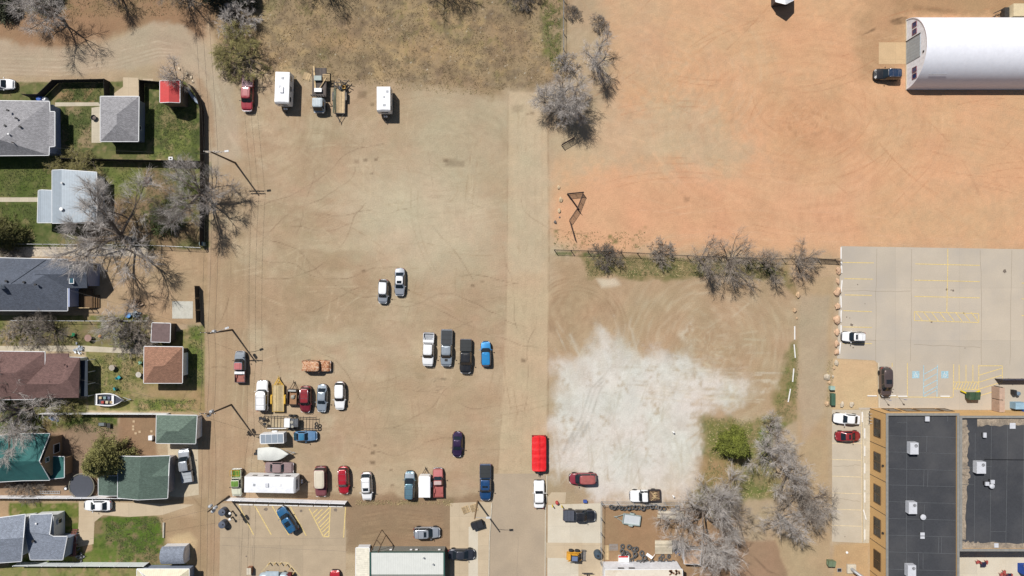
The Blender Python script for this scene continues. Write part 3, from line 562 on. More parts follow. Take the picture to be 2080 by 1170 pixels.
def cabin(root, xr, xrt, xft, xf, W, zb, zr, pm, roofm=None, nf=7, nr=8, tw=.76, bw=.95, wind=True, rearw=True, sunroof=None, rails=False, seams=0, sidegap=None):
    """greenhouse with windscreen, side glass and rear window set into it"""
    OLb = outline(nf, nr); cb, hb = (xr+xf)/2, (xf-xr)/2; ct, ht = (xrt+xft)/2, (xft-xrt)/2; Wb, Wt = W/2*bw, W/2*tw
    B = [(cb+hb*u, Wb*v, zb) for u, v, f in OLb]; T = [(ct+ht*u, Wt*v, zr-.05) for u, v, f in OLb]
    T2 = [(ct+(ht-.09)*u, (Wt-.09)*v, zr) for u, v, f in OLb]
    MB().rings([B, T, T2], True, True).build('cabin', pm, root, smooth=30)
    OLr = [(ct+(ht-.07)*u, (Wt-.05)*v) for u, v, f in OLb]
    me = MB(); me.rings([[(x, y, zr-.01) for x, y in OLr], [(ct+(x-ct)*.985, y*.97, zr+.012) for x, y in OLr], [(ct+(x-ct)*.7, y*.5, zr+.035) for x, y in OLr], [(ct+(x-ct)*.68, 0, zr+.04) for x, y in OLr]], True, False)
    rf = me.build('roof', roofm or pm, root, smooth=40)
    def gp(f, t_, off=.014):
        nn = nf if math.cos(f) > 0 else nr; r = 1/(abs(math.cos(f))**nn+abs(math.sin(f))**nn)**(1/nn); u, v = r*math.cos(f), r*math.sin(f)
        x = (cb+hb*u)*(1-t_)+(ct+ht*u)*t_; y = (Wb*(1-t_)+Wt*t_)*v; z = zb*(1-t_)+(zr-.05)*t_
        return (x+off*math.cos(f), y+off*math.sin(f), z+off*.8)
    def glass(name, f0, f1, t0, t1, n_=10):
        fs_ = [f0+(f1-f0)*k/n_ for k in range(n_+1)]
        MB().rings([[gp(f, t_) for f in fs_] for t_ in (t0, (t0+t1)/2, t1)], False, False, closed=False).build(name, GLASS, root, smooth=60, fix=False)
    if wind: glass('windscreen', R(-40), R(40), .04, .95)
    if rearw: glass('rear_window', R(140), R(220), .1, .93)
    for s_ in (1, -1):
        if sidegap:
            for g0, g1 in sidegap: glass('side_window', R(g0)*s_, R(g1)*s_, .12, .9, 6)
        else: glass('side_window', R(52)*s_, R(130)*s_, .12, .9)
    if sunroof:
        a, b_ = sunroof; MB().box(ct+ht*a, ct+ht*b_, -Wt*.62, Wt*.62, zr+.005, zr+.046).build('sunroof', GLASS, rf)
    if rails:
        for s_ in (1, -1):
            MB().tube([(ct-ht*.85, s_*Wt*.88, zr+.0), (ct-ht*.78, s_*Wt*.86, zr+.07), (ct+ht*.7, s_*Wt*.86, zr+.07), (ct+ht*.78, s_*Wt*.88, zr)], .022, 6).build('roof_rail', CHROME if rails == 1 else BLACK, rf, smooth=40)
        for u in (-.45, .35): MB().tube([(ct+ht*u, -Wt*.84, zr+.08), (ct+ht*u, Wt*.84, zr+.08)], .018, 6).build('cross_bar', CHROME if rails == 1 else BLACK, rf)
    for k in range(seams):
        u = -.8+1.6*k/max(1, seams-1); MB().box(ct-ht*.8, ct+ht*.8, Wt*u*.8-.012, Wt*u*.8+.012, zr+.0, zr+.05).build('roof_rib', pm if roofm is None else roofm, rf)
    return rf
def lights(patch, root, zf=.66, zr=.8, grm=None):
    for s_ in (1, -1):
        patch(R(27)*s_, R(43)*s_, zf-.06, zf+.07, .012, 'headlight', LAMPW, 5); patch(R(180)+R(30)*s_, R(180)+R(44)*s_, zr-.1, zr+.06, .012, 'tail_light', LAMPR, 5)
    patch(R(-24), R(24), zf-.1, zf+.04, .012, 'grille', grm or BLACK, 6); patch(R(-43), R(43), .27, .42, .03, 'front_bumper', BLACK, 12); patch(R(137), R(223), .27, .42, .03, 'rear_bumper', BLACK, 12)
    patch(R(174), R(186), .5, .6, .02, 'number_plate', WHITE, 3)
def mirrors(root, x, y, z, m):
    for s_ in (1, -1):
        me = MB(); me.tube([(x, s_*y*.92, z-.03), (x-.02, s_*(y+.08), z)], .025, 6); me.rings([[(x+.05*a, s_*(y+.14)+.11*b_, z+q) for a, b_ in ((1,0),(.7,.8),(-.6,.9),(-1,.7),(-1,-.7),(-.6,-.9),(.7,-.8))] for q in (-.07, .09)], mi=0)
        me.build('wing_mirror', m, root, smooth=40)
def panel(root, name, x0, x1, W, top, m, zo=.02):
    me = MB(); rows = []
    for i in range(7):
        x = x0+(x1-x0)*i/6; w = W*(1-.03*((i/6) if x1 > 0 else (1-i/6))); rows.append([(x, w*v/2, top(x)+zo+.034*(1-v*v)) for v in (-1,-.6,-.2,.2,.6,1)])
    me.rings(rows, False, False, closed=False); return me.build(name, m, root, smooth=60, fix=False)
NV = [0]
def veh(kind, px, py, L, W, hd, pm, label, cat, name, roofm=None, hoodm=None, z0=.8, **k):
    q = P(px, py, z0); ang = R(DIRS[hd[0]]+hd[1]) if isinstance(hd, tuple) else R(DIRS[hd])
    t_ = thing(name, label, cat, (q.x, q.y, .012), ang, k.get('group')); NV[0] += 1; h = L/2; hm = hoodm or pm
    if kind == 'sedan':
        zt = k.get('H', 1.43); wb, wt, rt, rb = k.get('g', (1.30, 1.98, 1.38, .72)); nf, nr = k.get('n', (4.5, 5)); hz = k.get('hz', .9)
        tab = [(-h, hz-.16), (-h+.12, hz+.0), (-h+rb, hz+.06), (0, hz+.06), (h-wb, hz+.05), (h-.35, hz-.12), (h, hz-.3)]
        patch, OL, cx, hl, top = carbody(t_, -h, h, W, tab, pm, nf, nr)
        cabin(t_, -h+rb, -h+rt, h-wt, h-wb, W, hz+.03, zt, pm, roofm, 6, 6, k.get('tw', .72), .93, sunroof=k.get('sun'), rails=k.get('rails', False))
        panel(t_, 'bonnet', h-wb+.02, h-.32, W*.82, top, hm); panel(t_, 'boot_lid', -h+.14, -h+rb-.02, W*.8, top, k.get('bootm', pm))
        lights(patch, t_, hz-.24, hz-.1); r = .33; side_arch(t_, (h*.62, -h*.60), W, r); wheels(t_, (h*.62, -h*.60), W/2-.1, r); mirrors(t_, h-wb-.35, W/2*.98, hz+.1, pm)
    elif kind in ('suv', 'hatch', 'van', 'wagon'):
        zt = k.get('H', {'suv': 1.75, 'hatch': 1.5, 'van': 1.85, 'wagon': 1.5}[kind]); wb, wt = k.get('g', (1.2, 1.85) if kind != 'van' else (.95, 1.45)); hz = k.get('hz', zt*.56)
        rt = k.get('rt', .34 if kind != 'hatch' else .5); nf, nr = k.get('n', (4.5, 6))
        tab = [(-h, hz-.1), (-h+.1, hz+.02), (0, hz+.05), (h-wb, hz+.05), (h-.35, hz-.08), (h, hz-.26)]
        patch, OL, cx, hl, top = carbody(t_, -h, h, W, tab, pm, nf, nr)
        cabin(t_, -h+.12, -h+rt, h-wt, h-wb, W, hz+.03, zt, pm, roofm, 6, k.get('nc', 7), k.get('tw', .78), .95, sunroof=k.get('sun'), rails=k.get('rails', 1 if kind == 'suv' else False), seams=k.get('seams', 0), sidegap=[(40, 62), (65, 112), (115, 138)] if kind != 'hatch' else None)
        panel(t_, 'bonnet', h-wb+.02, h-.32, W*.82, top, hm)
        lights(patch, t_, hz-.2, hz-.05); r = .36; side_arch(t_, (h*.62, -h*.60), W, r); wheels(t_, (h*.62, -h*.60), W/2-.1, r); mirrors(t_, h-wb-.3, W/2*.98, hz+.12, pm)
    elif kind == 'pickup':
        zt = k.get('H', 1.82); hz = k.get('hz', 1.06); wb, wt = k.get('g', (1.35, 2.0)); bl = k.get('bed', 1.85); xb = -h+bl; nf = k.get('n', (5, 20))[0]
        tab = [(xb, hz+.04), (h-wb, hz+.04), (h-.4, hz-.06), (h, hz-.24)]
        patch, OL, cx, hl, top = carbody(t_, xb, h, W, tab, pm, nf, 24, .34)
        cabin(t_, xb+.06, xb+.22, h-wt, h-wb, W, hz+.02, zt, pm, roofm, 6, 14, k.get('tw', .76), .94, sunroof=k.get('sun'), seams=k.get('seams', 3), sidegap=[(42, 86), (92, 134)])
        bz, fl, wl = hz+.0, .68, .07; bm_ = k.get('bedm', pm); me = MB()
        x0, x1 = -h+.06, xb-.04
        for s_ in (1, -1):
            me.rings([[(x, s_*(W/2-.05), .42), (x, s_*(W/2-.015), .55), (x, s_*(W/2-.02), bz-.08), (x, s_*(W/2-.06), bz), (x, s_*(W/2-.06-wl), bz), (x, s_*(W/2-.06-wl), fl)] for x in (x0, x1)])
        me.box(x1-.05, x1, -W/2+.06, W/2-.06, fl, bz-.004); me.box(x0+.07, x1, -W/2+.1, W/2-.1, .45, fl-.03)
        bed = me.build('cargo_bed', bm_, t_, smooth=30)
        MB().box(x0+.02, x1-.06, -W/2+.14, W/2-.14, fl-.028, fl).build('bed_floor', k.get('floorm', mat('bed_liner', (.03,.03,.032), rough=.8, fine=.2, kind='rib', sp=.2, axis='Y')), bed)
        for s_ in (1, -1):
            MB().rings([[(-h*.58+.5*a, s_*(W/2-.13), fl), (-h*.58+.5*a, s_*(W/2-.13), fl+.24*b_), (-h*.58+.5*a, s_*(W/2-.36), fl+.24*b_), (-h*.58+.5*a, s_*(W/2-.36), fl)] for a, b_ in ((-1,.02),(-.7,.7),(0,1),(.7,.7),(1,.02))]).build('wheel_housing', k.get('floorm', bm_), bed, smooth=30)
        MB().box(-h+.0, x0-.003, -W/2+.08, W/2-.08, .55, bz-.01).build('tailgate', bm_, t_)
        MB().box(-h-.1, -h-.004, -W/2+.05, W/2-.05, .42, .6).build('rear_bumper', CHROME, t_)
        for s_ in (1, -1): MB().box(-h-.012, -h+.06, s_*(W/2-.075)-.05, s_*(W/2-.075)+.05, .68, .98).build('tail_light', LAMPR, t_)
        if k.get('cover'):
            cv = MB(); cv.rings([[(a, -W/2+.09, bz+.01), (a, -W/2+.1, bz+.035), (a, 0, bz+.06), (a, W/2-.1, bz+.035), (a, W/2-.09, bz+.01)] for a in (x0, x1)]); cv = cv.build('bed_cover', k['cover'], t_, smooth=30)
            for u in (.33, .66): MB().box(x0+(x1-x0)*u-.012, x0+(x1-x0)*u+.012, -W/2+.12, W/2-.12, bz+.03, bz+.066).build('cover_seam', BLACK, cv)
        if k.get('box'):
            tb = MB(); tb.box(x1-.52, x1-.07, -W/2+.07, W/2-.07, bz-.25, bz+.1).build('tool_box', k['box'], t_)
        if k.get('scoop'): MB().box(h-wb+.05, h-wb+.45, -.24, .24, hz-.02, hz+.13).build('bonnet_scoop', BLACK, t_)
        if k.get('rack'):
            me = MB()
            for a in k['rack']:
                for s_ in (1, -1): me.tube([(a, s_*(W/2-.1), bz), (a, s_*(W/2-.15), zt+.1)], .03, 6)
                me.tube([(a, -W/2+.15, zt+.1), (a, W/2-.15, zt+.1)], .03, 6)
            for s_ in (1, .4, -.4, -1): me.tube([(k['rack'][0], s_*(W/2-.15), zt+.1), (k['rack'][-1], s_*(W/2-.15), zt+.1)], .03, 6)
            me.build('ladder_rack', k['rackm'], t_)
        panel(t_, 'bonnet', h-wb+.02, h-.34, W*.82, top, hm)
        for s_ in (1, -1): patch(R(27)*s_, R(43)*s_, hz-.3, hz-.14, .012, 'headlight', LAMPW, 5)
        patch(R(-26), R(26), hz-.36, hz-.13, .012, 'grille', CHROME, 6); patch(R(-44), R(44), .42, .6, .05, 'front_bumper', CHROME, 12)
        r = .4; side_arch(t_, (h*.64,), W, r); wheels(t_, (h*.64, -h*.58), W/2-.13, r, .26); mirrors(t_, h-wb-.3, W/2*.99, hz+.16, BLACK)
    return t_
p_white = paint('white', (.74,.745,.75)); p_silver = paint('silver', c(196,202,210), .45, .3); p_lgrey = paint('light_grey', c(184,196,206), .4, .3)
p_black = paint('black', (.012,.013,.016)); p_dgrey = paint('dark_grey', c(64,68,78), .3); p_char = paint('charcoal', c(50,52,56), .3)
p_blue = paint('bright_blue', (.02,.22,.5), .2); p_navy = paint('navy', (.012,.06,.17), .2); p_midb = paint('mid_blue', (.015,.1,.22), .2)
p_red = paint('red', (.36,.008,.02), .1); p_mar = paint('maroon', (.16,.012,.022), .1); p_dred = paint('dark_red', (.24,.02,.025), .1)
p_pink = mat('faded_red_paint', c(200,118,118), rough=.7, var=.1, dirt=.35, dcol=c(170,130,120)); p_pink2 = mat('chalky_red_paint', c(176,96,92), rough=.75, var=.12, dirt=.4, dcol=c(150,96,84))
p_cream = paint('cream', c(232,222,200)); p_rust = mat('rusty_bed', c(176,112,100), rough=.85, var=.15, kind='rib', sp=.22, axis='Y', dirt=.4, dcol=c(140,100,84))
p_mauve = mat('faded_mauve_paint', c(148,126,126), rough=.6, var=.06, dirt=.2, dcol=c(130,110,104)); p_plum = paint('plum', (.035,.018,.06), .3)
p_brown = paint('taupe', c(112,98,96), .4); p_oldgrey = mat('worn_grey_primer', c(136,146,156), rough=.6, var=.1, dirt=.3, dcol=c(120,116,112))
p_pblue = paint('pale_blue', c(112,150,166), .35); p_fblue = mat('faded_blue_paint', c(96,138,178), rough=.6, var=.12, dirt=.5, dcol=c(140,160,180)); p_tealb = paint('teal_blue', c(30,76,92), .2)
p_green = paint('lime_green', c(116,156,66)); p_bone = mat('bone_paint', c(228,228,206), rough=.5, var=.04, dirt=.15)
tonn = mat('vinyl_cover', c(62,66,70), rough=.75, var=.08, fine=.06); tonn2 = mat('black_cover', c(48,52,54), rough=.7, var=.08)
V = veh
V('sedan', 1, 171, 4.8, 1.85, 'E', p_white, 'white car half out of view at the left edge, by the gravel road', 'car', 'parked_car')
V('pickup', 503, 189, 6.2, 2.0, ('S', -2), paint('candy_red', c(168,48,60)), 'maroon pickup truck with a red cab beside the big olive bush', 'pickup truck', 'pickup_truck', cover=paint('wine', (.13,.015,.05)), bed=2.1)
V('hatch', 778, 592, 4.15, 1.75, ('S', -2), p_silver, 'small silver hatchback standing alone with a sedan in the open lot, the left one', 'car', 'parked_car', roofm=p_white, g=(1.0,1.6))
V('sedan', 812, 573, 4.8, 1.82, ('S', -1), p_silver, 'silver sedan with a sunroof, right of the small hatchback in the open lot', 'car', 'parked_car', sun=(.1,.75), roofm=p_white)
V('pickup', 870, 710, 5.65, 1.95, ('S', -2), p_white, 'white crew cab pickup with an open ribbed bed, leftmost of four abreast', 'pickup truck', 'pickup_truck', floorm=mat('silver_bed', c(176,180,186), rough=.5, metal=.4, kind='rib', sp=.28, axis='Y'), bed=1.7, box=p_white)
V('pickup', 907, 707, 6.2, 2.0, ('S', -1), p_lgrey, 'grey pickup with a dark bed cover and black bonnet scoop, second of four abreast', 'pickup truck', 'pickup_truck', cover=tonn, bed=2.45, scoop=1)
V('pickup', 946, 724, 5.75, 2.05, ('S', -1), p_char, 'black pickup with a black bed cover, beside the bright blue car in mid lot', 'pickup truck', 'pickup_truck', cover=tonn2, bed=2.0)
V('wagon', 987, 719, 4.35, 1.76, ('N', 1), p_blue, 'bright blue compact car at the right end of the row in mid lot', 'car', 'parked_car', g=(1.15,1.85), sun=None)
V('pickup', 488, 745, 5.3, 1.85, ('N', 0), p_oldgrey, 'old pickup with grey bonnet, faded pink cab roof and white tool box beside the alley', 'pickup truck', 'pickup_truck', roofm=p_pink, floorm=p_rust, bedm=mat('dull_maroon', c(110,84,90), rough=.7, dirt=.3), box=p_white, bed=2.0, g=(1.25,1.8))
camo = mat('camouflage_paint', c(206,150,110), rough=.8, var=.05)
ct_ = camo.node_tree; mg = nd(ct_, 'ShaderNodeTexNoise'); mg.inputs['Scale'].default_value = 1.5; mg.inputs['Distortion'].default_value = 2.5; mg.inputs['Detail'].default_value = 1
tcc = nd(ct_, 'ShaderNodeTexCoord'); ct_.links.new(tcc.outputs['Object'], mg.inputs['Vector']); cr = nd(ct_, 'ShaderNodeValToRGB'); ct_.links.new(mg.outputs['Fac'], cr.inputs[0])
cr.color_ramp.interpolation = 'CONSTANT'; cr.color_ramp.elements[0].color = (*c(176,112,74), 1); e = cr.color_ramp.elements[1]; e.position = .45; e.color = (*c(222,172,128), 1)
e = cr.color_ramp.elements.new(.53); e.color = (*c(238,220,196), 1); e = cr.color_ramp.elements.new(.57); e.color = (*c(190,128,88), 1); ct_.links.new(cr.outputs[0], ct_.nodes['Principled BSDF'].inputs['Base Color'])
V('suv', 643, 743, 4.9, 1.9, ('E', -1), camo, 'boxy off-roader in tan desert camouflage, alone above the row of trailers', 'off-roader', 'off_road_car', g=(1.62,1.8), n=(14,16), nc=16, H=1.8, tw=.88, rails=False)
V('van', 533, 804, 5.25, 1.98, ('N', 0), p_white, 'long white utility car with a roof rack, left of the yellow flatbed trailer', 'utility car', 'utility_car', g=(1.5,1.75), H=1.85, n=(9,14), nc=16, rails=1, seams=4, tw=.86)
V('van', 621, 811, 4.5, 1.9, ('S', -1), p_mar, 'dark maroon minivan between the rusty trailer and a light grey sedan', 'minivan', 'minivan', roofm=p_dred, rails=1, g=(1.2,1.8))
V('sedan', 654, 809, 4.8, 1.8, ('S', -2), p_lgrey, 'light grey sedan between the maroon minivan and the white wagon', 'car', 'parked_car', g=(1.4,2.1,1.3,.6), n=(4,4))
V('wagon', 690, 804, 4.8, 1.86, ('S', 0), p_white, 'white wagon at the right end of the trailer row', 'car', 'parked_car', g=(1.45,2.1), n=(4,4.5), rt=.5)
V('sedan', 620, 886, 4.1, 1.72, ('E', 1), p_fblue, 'faded blue sedan with a pale bonnet, right of the grey roofed trailer', 'car', 'parked_car', bootm=p_tealb, roofm=paint('steel_blue', c(56,130,170)), g=(1.5,2.05,1.1,.5))
V('sedan', 567, 950, 4.9, 1.85, ('E', -1), p_mauve, 'old boxy mauve sedan just below the covered boat', 'car', 'parked_car', g=(1.55,1.95,1.5,.95), n=(14,14), tw=.78)
V('pickup', 481, 980, 4.6, 1.75, ('S', 1), p_bone, 'cream and green pickup with a yellow rack at the left end of the big camper', 'pickup truck', 'pickup_truck', roofm=p_green, bed=1.5, g=(1.3,1.75), rack=(-2.3,-1.4), rackm=mat('yellow_rack', c(230,176,60), rough=.5), H=1.7, n=(8,20), floorm=p_green)
V('van', 652, 978, 5.1, 1.95, ('S', 1), mat('dull_maroon_paint', c(130,72,80), rough=.5, dirt=.2), 'van with a cream roof and maroon bonnet, first right of the big camper', 'van', 'parked_van', roofm=p_cream, g=(1.45,1.6), H=1.95, n=(9,14), nc=16, seams=2, tw=.92)
V('suv', 698, 976, 4.75, 1.88, ('S', 2), p_red, 'bright red sport utility car beside the cream roofed van', 'car', 'parked_car', g=(1.25,1.9), n=(3.6,5))
V('suv', 745, 988, 4.75, 1.88, ('S', 2), p_white, 'white sport utility car with a dark sunroof, alone in the south row', 'car', 'parked_car', sun=(.4,.8), g=(1.1,1.6), rt=.7)
V('suv', 832, 986, 4.9, 1.85, ('N', -1), p_pblue, 'pale blue sport utility car left of the white box trailer in the south row', 'car', 'parked_car', hoodm=p_lgrey, g=(1.15,2.0), n=(4,7))
V('pickup', 890, 980, 4.95, 1.78, ('N', 1), p_pink2, 'small faded red pickup with an empty red bed, right of the white box trailer', 'pickup truck', 'pickup_truck', roofm=mat('pale_faded_roof', c(204,180,176), rough=.7, dirt=.2), hoodm=p_pink, floorm=p_pink2, g=(1.4,1.95), bed=2.0, H=1.6, hz=.98)
V('pickup', 986, 980, 6.1, 2.0, ('S', 0), p_navy, 'navy blue pickup with a black bed cover at the right end of the south row', 'pickup truck', 'pickup_truck', cover=tonn2, bed=2.2, sun=(.1,.5), n=(4,20))
V('sedan', 929, 903, 4.35, 1.8, ('S', -2), p_plum, 'dark plum sedan standing alone above the south row', 'car', 'parked_car', g=(1.25,1.95,1.3,.7), n=(3.4,3.8))
V('sedan', 1095, 1004, 4.75, 1.82, ('N', 0), p_white, 'white car parked nose up to the red trailer at the street', 'car', 'parked_car', g=(1.75,2.15,1.15,.7), n=(14,14), tw=.82, H=1.5)
V('van', 1184, 972, 4.7, 1.9, ('W', 1), paint('rose_red', c(150,50,66)), 'dusty red minivan on the pale dirt by the street', 'minivan', 'minivan', g=(1.0,1.75), roofm=p_pink2, seams=5)
tk = V('pickup', 1310, 1007, 5.2, 2.0, ('W', 2), p_white, 'white pickup carrying dirt and scrap wood in its bed beside the tyre yard', 'pickup truck', 'pickup_truck', floorm=mat('dirt_load', c(120,98,78), rough=.95, var=.3, scale=4), bedm=mat('dark_bed', c(60,52,52), rough=.8), bed=2.05, g=(1.5,2.0))
random.seed(8); me = MB()
for k in range(11): me.bc(-1.6+random.uniform(-.55,.55), random.uniform(-.5,.5), .74+.04*k, random.uniform(.4,1.2), random.uniform(.05,.14), .05, random.uniform(0,3.1))
me.build('scrap_wood', WOODN, tk)
V('pickup', 1177, 1047, 5.4, 1.95, ('E', -1), p_dgrey, 'dark grey pickup with a lighter bed cover on the concrete apron', 'pickup truck', 'pickup_truck', cover=mat('grey_cover', c(84,88,100), rough=.6), bed=1.8, roofm=p_black, hoodm=p_black)
V('suv', 867, 1082, 4.6, 1.9, ('E', 1), p_silver, 'silver sport utility car with a sunroof on the dark dirt above the metal roofed building', 'car', 'parked_car', sun=(.35,.75), g=(1.25,1.95))
V('sedan', 937, 1126, 4.6, 1.82, ('E', 0), p_dgrey, 'dark grey sedan half in the shade of the metal roofed building', 'car', 'parked_car', g=(1.1,1.8,1.5,.8))
V('suv', 584, 1056, 4.9, 1.9, ('N', 34), p_midb, 'blue sport utility car parked at a slant between yellow lines', 'car', 'parked_car', sun=(-.1,.55), g=(1.3,1.95))
V('hatch', 680, 1184, 4.3, 1.78, ('N', 0), p_red, 'red car mostly cut off by the bottom edge, below the yellow lines', 'car', 'parked_car')
V('pickup', 377, 946, 5.65, 1.95, ('N', 8), p_silver, 'silver pickup with a grey bed cover in the driveway beside the green roofed garage', 'pickup truck', 'pickup_truck', cover=mat('silver_cover', c(176,182,188), rough=.5), bed=1.9, g=(1.2,1.9), seams=4, n=(7,20))
V('sedan', 198, 1027, 4.75, 1.84, ('W', 0), p_white, 'white sedan with a sunroof in the driveway along the white vinyl fence', 'car', 'parked_car', sun=(.5,1.0), g=(1.35,2.0,1.3,.6))
V('suv', 1734, 684, 3.95, 1.75, ('W', -1), p_white, 'white sport utility car alone in the concrete lot, facing the boulders', 'car', 'parked_car', H=1.6, sun=(.4,.75), g=(1.1,1.7), rails=1)
V('van', 1799, 776, 5.1, 1.9, ('S', 1), p_brown, 'taupe minivan with a roof rack nose on to a wheel stop by the tan building', 'minivan', 'minivan', sun=(.1,.6), g=(1.05,1.75), seams=5)
V('sedan', 1720, 851, 4.6, 1.82, ('W', -4), p_white, 'white sedan in the side bays beside the tan building', 'car', 'parked_car', g=(1.55,2.2,1.2,.5), n=(3.8,4))
V('sedan', 1723, 886, 4.25, 1.78, ('E', 1), p_dred, 'dark red sedan with a sunroof in the side bays beside the tan building', 'car', 'parked_car', sun=(-.1,.5), g=(1.0,1.75,1.5,.7), n=(3.8,4))
V('suv', 1803, 151, 4.55, 1.9, ('W', -1), p_black, 'black sport utility car outside the white arched barn', 'car', 'parked_car', g=(1.35,1.9), n=(5,8), roofm=paint('deep_navy', (.012,.03,.07)))
# ---------------------------------------------------------------- buildings
def local(root, q): return (q[0]-root.location.x, q[1]-root.location.y, q[2]-root.location.z)
def building(name, label, cat, px, py, group=None):
    q = P(px, py); return thing(name, label, cat, (q.x, q.y, 0), 0, group)
def roof(root, vs, faces, m, th=.16, name='roof', par=None, gut=True):
    """vs: name -> (px, py, z); slab roof with fascia"""
    ks = list(vs); pt = [local(root, P(*vs[k])) for k in ks]; n = len(ks); me = MB(); ed = {}
    F_ = []
    for f in faces:
        if isinstance(f, str): f = re.findall(r'[a-z]\d?', f)
        ids = [ks.index(k) for k in f]; a = sum(pt[ids[i]][0]*pt[ids[(i+1)%len(ids)]][1]-pt[ids[(i+1)%len(ids)]][0]*pt[ids[i]][1] for i in range(len(ids)))
        if a < 0: ids = ids[::-1]
        F_.append(tuple(ids))
        for i in range(len(ids)): ed[(ids[i], ids[(i+1)%len(ids)])] = 1
    fs = F_+[tuple(i+n for i in f[::-1]) for f in F_]
    bd = [(a, b_) for a, b_ in ed if (b_, a) not in ed]
    fs += [(b_, a, a+n, b_+n) for a, b_ in bd]
    me.add(pt+[(x, y, z-th) for x, y, z in pt], fs); o = me.build(name, m, par or root, fix=False)
    if not gut: return o
    g = MB()
    for a, b_ in bd:
        p, q = Vector(pt[a]), Vector(pt[b_]); d = (q-p); n_ = Vector((d.y, -d.x, 0)).normalized()*.05
        g.add([p+n_*.1+Vector((0,0,.012)), q+n_*.1+Vector((0,0,.012)), q+n_*1.8+Vector((0,0,.0)), p+n_*1.8, p+n_*.1-Vector((0,0,th)), q+n_*.1-Vector((0,0,th)), q+n_*1.8-Vector((0,0,th)), p+n_*1.8-Vector((0,0,th))], [(0,1,2,3),(7,6,5,4),(3,2,6,7),(0,4,5,1),(0,3,7,4),(1,5,6,2)])
    g.build('gutter', TRIM, o); return o
def walls(root, pts, m, z, ins=.4, name='wall'):
    q = [P(x, y, z) for x, y in pts]; cx = sum(v.x for v in q)/len(q); cy = sum(v.y for v in q)/len(q)
    q = [(v.x-(ins if v.x > cx else -ins), v.y-(ins if v.y > cy else -ins), 0) for v in q]
    me = MB(); me.prism([local(root, v)[:2] for v in q], 0, z-.03); me.build(name, m, root); return q
def window(root, x, y, z, w, h, face, m=None, fr=None, name='window'):
    """window proud of a wall; world x, y of its centre, face gives the outward side"""
    lx, ly, _ = local(root, (x, y, 0)); me = MB(); g = MB(); t_ = .06
    dx, dy = {'E': (1,0), 'W': (-1,0), 'N': (0,1), 'S': (0,-1)}[face]
    def bx(mb, off, th, ww, hh, zz=z, sh=0):
        cx, cy = lx+dx*(off+th/2)+sh*dy, ly+dy*(off+th/2)+sh*dx
        mb.bc(cx, cy, zz, th if dx else ww, th if dy else ww, hh)
    bx(me, .0, t_*.6, w, h); 
    for s_ in (1, -1): bx(me, .0, t_*1.5, w, .09, z+s_*(h/2)); bx(me, 0, t_*1.5, .09, h, z, s_*w/2)
    o = me.build(name, fr or TRIM, root); bx(g, t_*.6, .012, w-.1, h-.1); g.build('pane', m or GLASS, o); return o
def vent(root, px, py, z, r=.12, m=None):
    q = local(root, P(px, py, z)); me = MB(); me.cyl(q, (q[0], q[1], q[2]+.35), r, n=10); me.cyl((q[0],q[1],q[2]+.35), (q[0],q[1],q[2]+.42), r*1.5, n=10); me.build('roof_vent', m or STEEL, root, smooth=40)
def shing(n_, col, **k): return mat('shingles_'+n_, col, rough=.95, var=.07, scale=.8, fine=.12, kind='shingle', bump=.2, **k)
SG = shing('light_grey', c(158,157,160,.78)); SDK = shing('slate', c(92,99,112,.78), dirt=.2, dcol=c(110,112,118,.6)); SBR = shing('brown', c(120,93,88,.78)); SRB = shing('russet', c(160,120,98,.78), dirt=.3, dcol=c(150,110,92,.6)); SGN = shing('green', c(106,124,112,.78)); SGD = shing('dark_green', c(90,108,98,.78))
STL = mat('teal_roofing', c(44,106,104,.72), rough=.8, var=.1, scale=.8, fine=.08, kind='rib', sp=.25, axis='X', dirt=.3, dcol=c(70,140,130,.6))
SGB = shing('blue_grey', c(138,146,160,.78)); MTL = mat('pale_metal_roof', c(176,188,198,.7), rough=.5, metal=.2, var=.05, kind='rib', sp=.4, axis='X', dirt=.2, dcol=c(150,156,160,.7))
RED = mat('red_metal_roof', c(212,76,74,.75), rough=.5, var=.06, kind='rib', sp=.25, axis='Y', dirt=.1)
WSD = mat('white_siding', (.66,.67,.69), rough=.6, var=.04, kind='siding', sp=.2, axis='Z', dirt=.1); GSD = mat('grey_siding', c(150,162,182), rough=.7, var=.05, kind='siding', sp=.2, axis='Z', dirt=.15)
TSD = mat('tan_siding', c(172,144,116), rough=.8, var=.06, kind='siding', sp=.2, axis='Z', dirt=.2); BSD = mat('blue_siding', c(160,172,206), rough=.7, var=.05, kind='siding', sp=.2, axis='Z')
BRW = mat('brown_siding', c(92,80,70), rough=.8, var=.08, kind='siding', sp=.2, axis='Z'); DWD = mat('dark_deck_wood', c(112,84,52), rough=.8, var=.12, kind='plank', sp=.15, axis='X', fine=.1)
# grey house in the north-west
b_ = building('house', 'grey shingled house cut by the left edge beside a narrow concrete path, the northernmost house', 'house', 0, 262)
roof(b_, {'a':(-130,203,2.9),'b':(100,206,2.9),'b2':(101,227,2.9),'c':(111,227,2.9),'d':(111,297,2.9),'e':(100,298,2.9),'f':(99,315,2.9),'g':(-130,317,2.9),'r':(0,284,4.9),'q':(-130,284,4.9)}, ['abrq','bb2cdefr','frqg'], SG)
q = walls(b_, [(-130,204),(104,206),(106,314),(-130,316)], BSD, 2.9); window(b_, P(112,262).x-.02, P(0,250,0).y, 1.5, 1.4, 1.1, 'E')
for x, y in ((18,225),(35,241),(13,256),(43,258)): vent(b_, x, y, 4.0, .13, BLACK)
vent(b_, 20, 273, 4.5, .1, WHITE); vent(b_, 28,290,4.4,.08, DSTEEL)
b_ = building('garage', 'square grey hip roofed garage between the driveway and the green lawn', 'garage', 245, 242)
